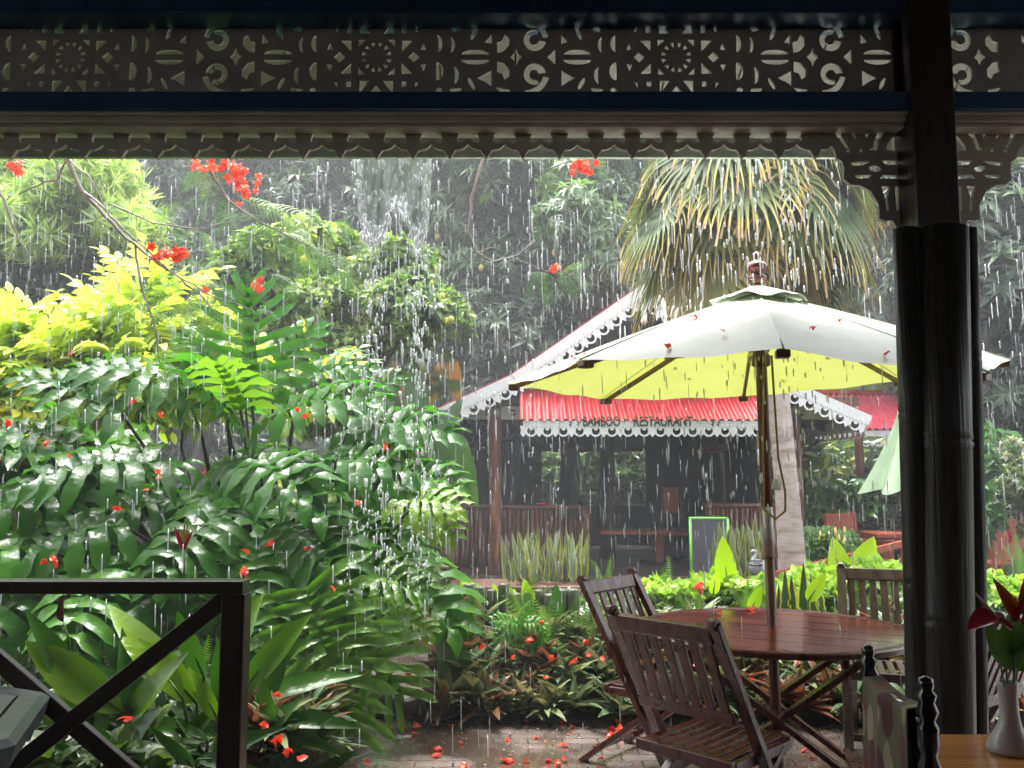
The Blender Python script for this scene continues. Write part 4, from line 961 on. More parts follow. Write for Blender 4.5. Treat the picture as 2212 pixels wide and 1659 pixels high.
m = M().add([(hx0, HY+1.6, hz1-.03), (hx1, HY+1.6, hz1-.03), (hx1, HY+3.2, hz0-.03), (hx0, HY+3.2, hz0-.03)], [(0, 1, 2, 3)]); m.build('back_roof', m_redr, hut)

# ---- chalkboard
cb = P(1505, 1185, 10.4); z0 = P(1, 1255, 10.4).z; z1 = P(1, 1120, 10.4).z
x0, x1 = P(1467, 1, 10.4).x, P(1546, 1, 10.4).x
t = thing('chalkboard', (cb.x, 10.4, 0), 'blank grey chalkboard with bright green frame leaning before the pavilion', 'chalkboard')
m_cb = mat('chalkboard slate', (.085, .085, .11), (.06, .06, .08), rough=.5, scale=3, bump=.05)
rx = Matrix.Rotation(R_(-6), 3, 'X')
M().box(((x0+x1)/2, 10.42, (z0-.1+z1)/2), (x1-x0-.03, .02, z1-z0+.1), rx).build('board', m_cb, t)
m = M(); zc_ = (z0-.1+z1)/2; hh = (z1-z0+.1)/2
def cbp(x, z): v = rx @ Vector((0, -.005, z)); return Vector((x, 10.42+v.y, zc_+v.z))
m.tube([cbp(x0, -hh), cbp(x0+.01, 0), cbp(x0+.015, hh)], .017, 8).tube([cbp(x1, -hh), cbp(x1, hh)], .017, 8).tube([cbp(x0, hh), cbp(x1, hh)], .017, 8).tube([cbp(x0, -hh), cbp(x1, -hh)], .017, 8)
m.build('frame', mat('bright green frame', (.22, .62, .10), (.16, .45, .08), rough=.4), t, smooth=True)
M().bar(cbp(cb.x, hh-.05)+Vector((0, .03, 0)), (cb.x, 10.9, 0), .03, .03).build('prop', m_roofu, t)

# ---- red handrail crossing behind the hedge
a = P(1478, 1290, 8.1); c = P(1960, 1172, 9.6)
t = thing('garden_handrail', (a.x, a.y, 0), 'sloping red brown wooden handrail behind the lime hedge', 'handrail')
M().bar(a, c, .04, .07).build('rail', m_teakr, t, bevel=.005)
for q in (.02, .5, .98):
    p = a.lerp(c, q); M().box2((p.x-.025, p.y-.025, 0), (p.x+.025, p.y+.025, p.z-.04)).build('post', m_teakr, t)

# ---- silver water bird with WELCOME board
BY = 9.0; c = P(1645, 1232, BY); s = BY/FPX
t = thing('bird_statue', (c.x, BY, .55), 'silvery long necked bird statue carrying a small dark WELCOME sign', 'statue')
m_sil = mat('silver painted statue', (.62, .62, .70), (.45, .45, .55), rough=.3, scale=6, metal=.2)
def X_(px): return P(px, 1200, BY).x
def Z_(py): return P(1106, py, BY).z
m = M(); m.tube([(X_(1617), BY, Z_(1232)), (X_(1622), BY, Z_(1228)), (X_(1635), BY, Z_(1226)), (X_(1648), BY, Z_(1228)), (X_(1658), BY, Z_(1230)), (X_(1667), BY, Z_(1233))], [.02, .055, .085, .08, .05, .012], 18)
m.tube([(X_(1623), BY, Z_(1228)), (X_(1624), BY, Z_(1215)), (X_(1629), BY, Z_(1204)), (X_(1633), BY, Z_(1196)), (X_(1631), BY, Z_(1191)), (X_(1626), BY, Z_(1190)), (X_(1620), BY, Z_(1193))], [.04, .026, .02, .017, .022, .016, .004], 12)
m.build('body', m_sil, t, smooth=True)
M().box2((X_(1643)-.012, BY-.01, .3), (X_(1643)+.012, BY+.01, Z_(1236))).box2((X_(1637)-.012, BY-.012, .3), (X_(1637)+.012, BY+.008, Z_(1236))).build('leg', m_sil, t)
M().box2((X_(1612), BY-.11, Z_(1221)), (X_(1641), BY-.095, Z_(1208))).build('sign', mat('dark purple sign', (.03, .02, .03), rough=.4), t, bevel=.006)
text_obj('lettering', 'WELCOME', .045, ((X_(1612)+X_(1641))/2, BY-.112, Z_(1217.5)), (1, 0, 0), (0, 0, 1), m_white, t, .001, sx=.66, bold=.001)
# white lamp-like bit of the veranda garden: small spot light between the leaves
# ================================================ VEGETATION
def npv(p): return np.array([p.x, p.y, p.z])
def shoot(m, T, pts, axis, size, rnd=None):
    m.cloud(T, pts, perp(axis), axis, size, rnd)
# ---- distant woods, before a solid dark slope added to close sky gaps
m_far = leafmat('far foliage', [(.016, .028, .018), (.04, .07, .038), (.10, .16, .08)], .25, rough=.4)
m_bark = mat('dark wet bark', (.07, .055, .05), (.035, .028, .025), rough=.5, scale=6, stretch=(3, 3, .6), bump=.5)
m_backing = mat('dark backing slope', (.02, .032, .018), (.010, .016, .010), rough=.8, scale=3)
M().grid(lambda u, v: (-40+80*u, 20.5+9*v+1.5*math.sin(u*14), -.1+17*v+1.2*math.sin(u*23)*v), 60, 12).build('dark_backing', m_backing, kind='structure', smooth=True)
k = 26000; u = rng.random(k); v = rng.random(k)
x = -26+52*u; z = .2+13*v; y = 20.2+.52*z+1.5*np.sin((x+40)/80*14)+rng.uniform(-1.0, .2, k)
pp = np.stack([x, y, z], 1); nn = rndunit(k)*.6+np.array([0, -.7, .6])
nn /= np.linalg.norm(nn, axis=1, keepdims=True)
m = M()
cl = np.clip(.5+.5*np.sin(x*1.3+2*np.sin(z*.9))*np.cos(z*1.1+x*.3)+rng.normal(0, .12, k), 0, 1)
shoot(m, W_mango[1], pp, nn, rng.uniform(.22, .42, k), cl); m.build('woods', m_far, kind='stuff')

# ---- trees
def tree(name, label, group, crowns, leafm, T, size, nb, per, br, trunk=None, r=.12, limbs=5, barkm=m_bark, flat=.75, up=.55, down=0.0, rgrad=True):
    """crowns: [(centre, radii)]; trunk: (x, y) of its foot"""
    c0 = np.mean([c for c, _ in crowns], 0)
    bx, by = trunk if trunk else (c0[0], c0[1])
    t = thing(name, (bx, by, 0), label, name.replace('_', ' '), group)
    m = M(); mt_ = M(); first = True
    for c, rad in crowns:
        pt, ou, C = blob_points(c, rad, nb, per, br, flat, .35)
        ax = ou*.8+np.array([0, 0, up])+rndunit(len(pt))*.35; ax /= np.linalg.norm(ax, axis=1, keepdims=True)
        Ts = T if isinstance(T, list) else [T]; pick = rng.integers(0, len(Ts), len(pt))
        bl = rng.random(nb)*.5
        rn = np.clip(rng.random(len(pt))*.6+.4*rng.random(), 0, 1)
        hgt = (pt[:, 2]-(c[2]-rad[2]))/(2*rad[2])
        rn = np.clip(rng.normal(.45, .22, len(pt))+.15*np.sin(pt[:, 0]*3+pt[:, 2]*2), 0, 1)
        for i, TT in enumerate(Ts):
            q = pick == i; shoot(m, TT, pt[q], ax[q], size*rng.uniform(.75, 1.2, q.sum()), rn[q])
        if first:
            fork = Vector((c[0]*.35+bx*.65, c[1]*.35+by*.65, max(.6, (c[2]-rad[2])*.9)))
            pts_ = limb(mt_, (bx, by, -.05), fork, r, r*.75, n=6, k=9); first = False
        for q in C[rng.permutation(len(C))[:limbs]]: limb(mt_, fork, q, r*.55, r*.08, n=7, wob=.12)
    mt_.build('trunk', barkm, t, smooth=True); m.build('crown', leafm, t)
    return t
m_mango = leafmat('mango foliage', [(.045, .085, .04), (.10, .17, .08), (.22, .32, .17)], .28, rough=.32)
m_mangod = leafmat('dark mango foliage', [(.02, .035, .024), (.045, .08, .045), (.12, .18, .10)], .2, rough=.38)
def C_(px, py, Y, rx, ry, rz): return (npv(P(px, py, Y)), (rx, ry, rz))
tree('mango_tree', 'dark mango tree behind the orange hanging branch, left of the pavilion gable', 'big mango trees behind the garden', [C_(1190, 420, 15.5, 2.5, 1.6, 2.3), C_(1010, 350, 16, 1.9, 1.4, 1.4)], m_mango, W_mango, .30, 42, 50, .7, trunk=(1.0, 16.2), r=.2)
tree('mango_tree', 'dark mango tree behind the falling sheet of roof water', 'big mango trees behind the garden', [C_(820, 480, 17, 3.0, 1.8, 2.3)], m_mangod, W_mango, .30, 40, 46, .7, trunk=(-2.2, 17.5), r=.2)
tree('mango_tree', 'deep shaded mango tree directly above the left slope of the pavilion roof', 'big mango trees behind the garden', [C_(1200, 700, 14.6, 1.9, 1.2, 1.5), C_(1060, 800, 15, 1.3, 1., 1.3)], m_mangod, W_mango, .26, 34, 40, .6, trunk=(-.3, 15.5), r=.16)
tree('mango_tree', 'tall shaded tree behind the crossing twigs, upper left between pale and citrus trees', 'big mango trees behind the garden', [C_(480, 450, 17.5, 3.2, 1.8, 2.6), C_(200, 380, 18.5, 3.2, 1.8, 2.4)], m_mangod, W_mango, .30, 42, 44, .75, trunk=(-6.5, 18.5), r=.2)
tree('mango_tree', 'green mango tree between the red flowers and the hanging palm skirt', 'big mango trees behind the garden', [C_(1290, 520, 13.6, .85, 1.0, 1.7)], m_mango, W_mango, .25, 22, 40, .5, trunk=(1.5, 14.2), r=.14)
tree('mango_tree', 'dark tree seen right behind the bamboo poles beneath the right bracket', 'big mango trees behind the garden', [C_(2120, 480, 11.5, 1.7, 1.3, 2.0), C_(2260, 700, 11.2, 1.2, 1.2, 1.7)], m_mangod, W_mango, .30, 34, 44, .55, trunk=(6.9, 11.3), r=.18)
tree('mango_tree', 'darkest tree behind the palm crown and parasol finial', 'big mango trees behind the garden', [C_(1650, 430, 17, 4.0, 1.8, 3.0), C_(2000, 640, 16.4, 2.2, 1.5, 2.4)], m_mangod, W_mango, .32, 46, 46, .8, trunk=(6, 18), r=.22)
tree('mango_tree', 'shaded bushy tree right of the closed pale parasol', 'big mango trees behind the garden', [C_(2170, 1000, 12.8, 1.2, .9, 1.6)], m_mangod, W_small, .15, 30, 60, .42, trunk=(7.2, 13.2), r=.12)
for px, py, Y in ((1197, 495, 13.9), (1203, 470, 13.9), (945, 510, 15.3), (948, 602, 14.8), (1198, 545, 13.5), (1040, 577, 14.5)):
    c = P(px, py, Y-.3); m = M().lathe((c.x, c.y, c.z-.07), [(.045*math.sin(a)*1.05, .06-.06*math.cos(a)) for a in np.linspace(.02, 3.1, 9)], 12); m.tube([c+Vector((0, 0, .04)), c+Vector((.02, .1, .4))], .006, 5)
    m.build('mango', mat('mango', (.45, .33, .12), (.3, .3, .1), rough=.4, scale=9), smooth=True, label='greenish orange mango hanging on a long stalk in the dark tree', cat='fruit', group='mangoes hanging in the dark trees')
# pale feathery tree, far left
T_feath = T_join([(T_lance, (math.sin(a)*.7, math.cos(a)*.8, .1*s), (0, 0, 1), (0, .5*abs(s)*.3, 0), .7) for s, a in ((1, -.9), (.8, -.45), (.5, 0), (-.8, .45), (-1, .9))]+[(T_lance, (x_, .2, -.7), (0, 1, 0), (x_*.3, .2, 0), .7) for x_ in (-.6, -.2, .3, .7)])
W_feath = [whorl((T_lance[0]*np.array([.55, 1, 1]), T_lance[1], T_lance[2]), 13, R_(e), .5, 1, 20+i) for i, e in enumerate((0, -25, 20))]
m_pale = leafmat('pale feathery foliage', [(.16, .26, .09), (.36, .48, .16), (.60, .68, .28)], .42, tcol=(1.6, 1.7, .9), rough=.4)
tree('feathery_tree', 'pale green feathery tree at the upper left behind the crossing twigs', None, [C_(90, 480, 11.5, 1.5, 1.1, 1.0), C_(200, 430, 12, 1.0, 1, .8), C_(-120, 420, 11.5, 1.2, 1.1, 1.2), C_(60, 380, 12.3, 1.2, 1, .6)], m_pale, W_feath, .27, 20, 45, .45, trunk=(-8.0, 12.3), r=.12, up=-.1)
m_far2 = leafmat('grey green foliage', [(.05, .08, .05), (.08, .13, .075), (.13, .2, .11)], .25, rough=.4)
tree('bushy_tree', 'grey green bushy tree behind the yellow shrub at the left edge', None, [C_(60, 640, 12.5, 2.0, 1.2, .9), C_(330, 620, 13, 1.8, 1.2, .8)], m_far2, W_small, .16, 32, 70, .5, trunk=(-7, 13), r=.12)
# yellow shrub: alternate leaves on arching sprays
def T_spray(n, ang, Tl, ls, curve=.3, both=True, end=True):
    ps = []
    for i in range(n):
        t = .12+.88*i/n
        y = t; z = -curve*t*t
        for s in (-1, 1):
            ps.append((Tl, (s*math.sin(R_(ang)), math.cos(R_(ang)), -.25-curve*t*.6), (0, .1, 1), (0, y+(0.02 if s > 0 else 0), z), ls*(.65+.5*math.sin(math.pi*min(1, t*.9+.1)))))
    if end: ps.append((Tl, (0, 1, -curve), (0, 0, 1), (0, 1, -curve), ls*.8))
    st = np.array([(-.006, 0, 0), (.006, 0, 0), (.004, .5, -curve*.25), (-.004, .5, -curve*.25), (.002, 1, -curve), (-.002, 1, -curve)])
    return T_join(ps+[((st, [np.array([(0, 1, 2, 3), (3, 2, 4, 5)])], np.array([(0, 0)]*6)), (0, 1, 0), (0, 0, 1), (0, 0, 0), 1)])
T_l4 = T_leaf(.23, .3, .25, 4, .75)
S_y = [T_spray(5, 48, T_l4, .38, .25), T_spray(4, 55, T_l4, .42, .45)]
m_yel = leafmat('yellow foliage', [(.20, .34, .05), (.40, .53, .09), (.64, .72, .20)], .42, tcol=(1.25, 1.25, .5), rough=.28)
m_yeld = leafmat('lime foliage low', [(.20, .26, .03), (.42, .42, .05), (.6, .55, .07)], .4, tcol=(1.3, 1.3, .5), rough=.28)
def spray_cloud(m, c, rad, k, size, T, front=True, rn=None, outz=.25):
    c = np.array(c); u = rndunit(k)
    if front: u[:, 1] = -np.abs(u[:, 1])*.9
    r = rng.uniform(.25, 1.0, k)[:, None]**.6
    pt = c+u*np.array(rad)*r; D = u*np.array([1, .8, .6])+np.array([0, -.2, outz])+rndunit(k)*.35
    Nn = np.array([0, -.35, 1.0])+rndunit(k)*.35; pick = rng.integers(0, len(T), k)
    sz = size*rng.uniform(.7, 1.2, k); rn = np.clip(rng.normal(.55, .22, k)+.25*u[:, 2], 0, 1)
    for i in range(len(T)):
        q = pick == i; m.cloud(T[i], pt[q], D[q], Nn[q], sz[q], rn[q])
t = thing('yellow_shrub', (-3.3, 7.6, 0), 'bright yellow green shrub with glowing leaves behind the lobed leaved plant', 'shrub')
m = M()
for (px, py, Y, rx, ry, rz, k) in ((90, 790, 7.6, .65, .6, .36, 120), (320, 760, 7.7, .5, .6, .42, 150), (30, 830, 7.3, .5, .5, .3, 70), (430, 800, 7.8, .35, .5, .36, 60), (200, 830, 7.3, .8, .5, .35, 110), (-70, 780, 7.6, .4, .5, .35, 50), (640, 830, 7.9, .35, .4, .22, 30), (325, 650, 7.9, .2, .3, .2, 24)):
    spray_cloud(m, npv(P(px, py, Y)), (rx, ry, rz), k, .40, S_y)
m.build('crown', m_yel, t, smooth=True)
m = M()
for (px, py, Y, rx, ry, rz, k) in ((60, 930, 7.2, .6, .4, .45, 90), (130, 1010, 7.0, .4, .4, .4, 40), (-30, 1120, 6.9, .4, .4, .4, 40)): spray_cloud(m, npv(P(px, py, Y)), (rx, ry, rz), k, .38, S_y)
m.build('lower_foliage', m_yeld, t, smooth=True)
m = M()
for px, py in ((60, 700), (200, 700), (330, 660), (430, 740), (120, 850)): limb(m, (-3.3+random.uniform(-.2, .2), 7.7, 0), P(px, py, 7.7), .03, .008)
m.build('stems', m_bark, t, smooth=True)
# citrus tree
m_cit = leafmat('citrus foliage', [(.07, .13, .045), (.16, .26, .075), (.46, .52, .18)], .38, rough=.28, tcol=(1.5, 1.6, .7))
T_c = [whorl(T_leaf(.24, .3, .1, 2, .8), 6, R_(25), .6, 1, 40+i) for i in range(3)]
ct = tree('citrus_tree', 'light green citrus tree with small glossy leaves in the middle of the garden', None, [C_(760, 640, 9.6, 1.0, .8, .7), C_(620, 560, 10, .7, .8, .55), C_(900, 680, 9.4, .55, .6, .42), C_(680, 760, 9.6, .7, .7, .45), C_(560, 640, 10, .5, .6, .45), C_(700, 880, 9.3, .5, .5, .3), C_(860, 590, 9.8, .4, .5, .25)], m_cit, T_c, .125, 26, 60, .24, trunk=(-1.6, 10), r=.07, limbs=4)
for px, py, Y in ((974, 690, 9.0), (964, 693, 9.0), (702, 775, 9.0), (585, 655, 9.3), (822, 640, 9.0), (655, 560, 9.2), (955, 640, 9.1)):
    c = P(px, py, Y-.1); M().lathe((c.x, c.y, c.z-.035), [(.036*math.sin(a), .036-.036*math.cos(a)) for a in np.linspace(.02, 3.1, 9)], 12).build('citrus_fruit', mat('citrus skin', (.55, .50, .08), (.4, .42, .06), rough=.4, scale=20), smooth=True, label='small yellow green citrus fruit hanging in the light green tree', cat='fruit', group='citrus fruits on the light green tree')
# ---- banana plants
m_ban = leafmat('banana leaf', [(.04, .09, .03), (.07, .15, .045)], .35, rough=.35, veins=26)
m_bany = leafmat('yellowing banana leaf', [(.08, .12, .04), (.42, .30, .05), (.34, .16, .06)], .25, tcol=(1.2, 1.1, .5), rough=.4, veins=26, blotch=(.06, .09, .035, 5))
T_ban = T_leaf(.17, .35, .35, 20, .62, wave=.12)
def leaves(m, T, L_):
    for (px, py, Y, d, nrm, s, rn) in L_: m.cloud(T, [npv(P(px, py, Y))], [d], [nrm], [s], [rn])
t = thing('banana_plant', (P(975, 1100, 9).x, 9.0, 0), 'banana plant with broad dark hanging leaves beside the pavilion corner post', 'banana plant')
m = M(); leaves(m, T_ban, [(985, 935, 9, (.12, -.1, -1), (0, -1, -.1), .75, .7), (960, 940, 8.8, (-.25, -.1, -1), (.3, -1, 0), .7, .3), (1000, 960, 9.2, (.1, 0, -1), (-.4, -1, 0), .7, .4), (905, 920, 9.1, (-.1, -.1, 1), (0, -1, .2), .75, .5), (880, 960, 9.1, (-.5, -.1, .9), (0, -1, .3), .7, .8), (940, 960, 9.2, (.4, 0, .8), (0, -1, .3), .6, .2)]); m.build('leaves', m_ban, t, smooth=True)
M().tube([(t.location.x, 9.05, 0), (t.location.x-.05, 9.05, .8), (t.location.x-.03, 9.05, 1.9)], [.09, .08, .04], 10).build('stem', mat('banana stem', (.13, .12, .05), (.07, .05, .03), rough=.5, scale=5), t, smooth=True)
t = thing('banana_plant', (P(900, 1100, 10).x, 10.0, 0), 'banana plant with torn yellow and orange leaves above the drooping shrub', 'banana plant')
m = M(); leaves(m, T_ban, [(880, 900, 10, (-.15, -.1, 1), (.3, -1, .2), .75, .8), (925, 880, 10.1, (.22, -.1, 1), (-.5, -1, .1), .75, .65), (960, 760, 10, (.35, -.1, -1), (.2, -1, 0), .65, .9), (905, 880, 10.2, (.02, 0, 1), (0, -1, 0), .65, .1), (860, 880, 10.2, (-.4, 0, 1), (.4, -1, 0), .55, .7)]); m.build('leaves', m_bany, t, smooth=True)
M().tube([(t.location.x, 10.05, 0), (t.location.x+.02, 10.05, 1.2), (t.location.x+.0, 10.05, 2.0)], [.09, .08, .04], 10).build('stem', m_bark, t, smooth=True)
# narrow leaved bush between shrub and pavilion
tree('bushy_shrub', 'narrow leaved dark bush between the lobed leaved shrub and the pavilion', None, [C_(880, 1170, 8.2, .28, .3, .5), C_(905, 1040, 9, .3, .3, .35)], m_cit, [whorl(T_lance, 8, R_(10), .5, 1, 60)], .14, 16, 20, .16, trunk=(-.95, 8.5), r=.02, limbs=4)
tree('bushy_shrub', 'dark bush in the shade behind the wet path left of the pavilion', None, [C_(900, 1000, 11.5, .5, .4, .7), C_(840, 1150, 11.3, .4, .4, .7)], m_mangod, W_small, .14, 20, 40, .25, trunk=(-1.2, 11.5), r=.03, limbs=4)

# ---- the big lobed-leaved shrub
def T_lobed(droop, seed, nl=7, ww=1.0):
    r = random.Random(seed); V = []; F = []; U = []
    def pt(t): return np.array([0, t*(1-.12*droop*t), .10*math.sin(t*2.4)-droop*t*t*.55])
    ns = 12
    for i in range(ns+1):
        t = i/ns; c = pt(t); h = (.10*(1-.55*t))*ww**.5*(1 if t < .97 else .1)
        for sx in (-1, 0, 1): V.append(c+np.array([sx*h, 0, .35*abs(sx)*h])); U.append((sx*.15, t))
    for i in range(ns):
        a = i*3; F += [(a, a+1, a+4, a+3), (a+1, a+2, a+5, a+4)]
    for k in range(nl):
        t = .04+.86*k/(nl-1); prof = (.34+.26*math.sin(math.pi*(t*.85+.18)))*(1-.35*t)
        for s in (-1, 1):
            ang = R_(112-84*t+r.uniform(-5, 5)); L_ = prof*r.uniform(.88, 1.1); wd = ww*.070*r.uniform(.85, 1.15)*(1-.22*t)
            c = pt(t); d = np.array([s*math.sin(ang), math.cos(ang), 0]); q = np.array([-d[1], d[0], 0])*wd
            b0 = len(V); wv = r.uniform(0, 6); n = 6
            for i in range(n+1):
                a = i/n; cc = c+d*L_*a+np.array([0, .10*L_*a*a, .16*L_*math.sin(a*2.4)-(.30+.25*droop)*L_*a*a])
                wdt = (.80, .92, .82, .95, 1.12, .80, .10)[i]*(1+.16*math.sin(i*2.3+wv))
                zz = .020*math.sin(i*1.9+wv)
                V.append(cc-q*wdt+np.array([0, 0, .016+zz])); V.append(cc+np.array([0, 0, 0])); V.append(cc+q*wdt+np.array([0, 0, .016-zz])); U += [(-1, a), (0, a), (1, a)]
            for i in range(n): e = b0+i*3; F += [(e, e+1, e+4, e+3), (e+1, e+2, e+5, e+4)]
    return np.array(V), grp(F), np.array(U)
TL = [T_lobed(.15, 1), T_lobed(.45, 2), T_lobed(.8, 3), T_lobed(.05, 4, 7), T_lobed(.6, 5, 9), T_lobed(.25, 6, 10, .56), T_lobed(.5, 7, 10, .54), T_lobed(.1, 8, 9, .62)]
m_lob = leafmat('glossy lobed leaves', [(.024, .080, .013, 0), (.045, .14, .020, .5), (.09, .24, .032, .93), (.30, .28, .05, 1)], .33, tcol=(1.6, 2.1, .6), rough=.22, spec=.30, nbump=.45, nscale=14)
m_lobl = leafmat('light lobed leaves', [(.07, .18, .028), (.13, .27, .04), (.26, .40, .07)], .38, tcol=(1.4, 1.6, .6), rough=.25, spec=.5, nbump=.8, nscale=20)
sh = thing('lobed_leaf_shrub', (-2.0, 6.3, 0), 'large dark glossy shrub with deeply lobed leaves filling the left of the garden', 'shrub')
m = M(); ml = M(); core = Vector((-2.0, 6.6, .9)); st = M()
def bigleaf(mm, px, py, Y, d, nrm, s, Tn=None, rn=None, st_=True):
    q = P(px, py, Y); mm.cloud(TL[random.randrange(5) if Tn is None else Tn], [npv(q)], [d], [nrm], [s], [random.random() if rn is None else rn])
    if st_:
        c = Vector((q.x*.6+core.x*.4, q.y*.5+core.y*.5+.25, max(.3, q.z*.55))); st.tube([c, c.lerp(q, .6)+Vector((0, .05, .06)), q], [.02, .014, .009], 6)
# hand placed: px, py, Y, direction (x, y, z), normal, size, template
HL = [(543, 860, 6.2, (-.05, -.05, 1), (.25, -1, .1), .80, 7, .5), (590, 830, 6.3, (.45, .1, .7), (-.3, -1, .5), .52, 0, .7), (470, 800, 6.4, (-.5, .1, .5), (0, -1, .7), .4, 0, .6),
      (400, 840, 6.1, (-.9, -.2, .25), (.1, -.55, 1), .75, 1, .3), (260, 890, 5.9, (-1, -.2, .35), (.1, -.6, 1), .65, 0, .4), (150, 960, 5.8, (-.9, -.3, .2), (0, -.6, 1), .6, 1, .3),
      (600, 900, 6.0, (.8, -.3, .2), (-.1, -.6, 1), .75, 1, .5), (760, 930, 6.0, (.95, -.3, .12), (0, -.6, 1), .72, 4, .4), (770, 880, 6.3, (.8, 0, .6), (-.2, -.8, .6), .38, 0, .5),
      (700, 1000, 5.7, (.9, -.4, .1), (0, -.6, 1), .75, 2, .3), (820, 1040, 5.6, (.95, -.3, .05), (0, -.7, 1), .55, 1, .6), (640, 830, 6.5, (.9, -.1, .3), (0, -.7, .8), .6, 1, .5),
      (110, 1080, 5.5, (-.9, -.5, .0), (0, -.6, 1), .7, 2, .5), (330, 1000, 5.5, (-.9, -.45, -.1), (0, -.6, 1), .75, 1, .2), (560, 1000, 5.5, (.7, -.6, -.2), (0, -.6, 1), .7, 2, .3),
      (260, 1130, 5.3, (-.9, -.4, -.2), (0, -.6, 1), .7, 2, .5), (470, 1110, 5.3, (-.3, -.6, -.5), (0, -.8, 1), .6, 1, .2), (650, 1130, 5.3, (.6, -.5, -.5), (0, -.8, .8), .6, 4, .4), (560, 1170, 5.2, (.15, -.5, -.8), (0, -1, .6), .5, 1, .6),
      (70, 1180, 5.2, (-.9, -.5, -.1), (0, -.6, 1), .65, 2, .8), (200, 1230, 5.1, (.1, -.6, -.5), (0, -.8, .9), .6, 1, .8), (30, 1290, 5.0, (-.5, -.5, -.6), (0, -1, .6), .65, 2, .3), (320, 1290, 5.0, (-.6, -.4, -.6), (0, -1, .6), .55, 1, .2),
      (440, 1180, 5.2, (.1, -.4, -.9), (0, -1, .5), .45, 0, .5), (300, 1180, 5.3, (-.1, -.4, -.9), (0, -1, .5), .4, 0, .4), (600, 1260, 5.1, (-.2, -.4, -.9), (0, -1, .4), .42, 0, .3), (740, 1090, 5.5, (.5, -.4, -.4), (0, -.8, .8), .5, 4, .6)]
for h in HL: bigleaf(m, h[0], h[1], h[2], h[3], h[4], h[5], h[6], h[7])
for i in range(80):      # the ones between and behind
    px = random.uniform(-120, 850); py = random.uniform(860, 1330)
    if px > 650 and py < 980: continue
    if px > 770 and py < 1060: continue
    if px < 300 and py < 960: py += 120
    dx = (px-430)/420; dz = (950-py)/300
    bigleaf(m, px, py, random.uniform(5.9, 6.9), (dx*.9+random.uniform(-.4, .4), -.45+random.uniform(-.2, .3), dz*.5+random.uniform(-.35, .3)), (random.uniform(-.3, .3), -.6, 1), random.uniform(.52, .85))
m.build('leaves', m_lob, sh, smooth=True)
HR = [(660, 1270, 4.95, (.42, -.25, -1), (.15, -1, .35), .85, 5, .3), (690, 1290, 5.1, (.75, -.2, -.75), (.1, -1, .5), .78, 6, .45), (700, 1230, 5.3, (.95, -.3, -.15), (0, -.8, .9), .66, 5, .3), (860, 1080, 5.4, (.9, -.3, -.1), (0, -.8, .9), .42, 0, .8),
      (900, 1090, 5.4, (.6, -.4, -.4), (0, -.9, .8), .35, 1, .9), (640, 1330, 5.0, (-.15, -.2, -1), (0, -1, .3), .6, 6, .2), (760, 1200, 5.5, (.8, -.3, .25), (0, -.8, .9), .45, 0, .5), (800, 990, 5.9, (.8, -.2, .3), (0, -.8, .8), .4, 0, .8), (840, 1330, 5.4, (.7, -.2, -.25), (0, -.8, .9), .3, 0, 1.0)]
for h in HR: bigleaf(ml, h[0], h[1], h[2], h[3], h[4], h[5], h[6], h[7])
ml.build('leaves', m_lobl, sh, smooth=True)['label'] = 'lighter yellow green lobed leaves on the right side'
for q in ((-2.6, 6.5, 1.2), (-1.9, 6.5, 1.5), (-1.2, 6.3, 1.1), (-2.9, 6.1, .9)): limb(st, (-2.0, 6.6, .05), q, .05, .025, n=6)
st.build('stems', mat('green brown stems', (.05, .045, .02), (.03, .025, .015), rough=.5, scale=8), sh, smooth=True)

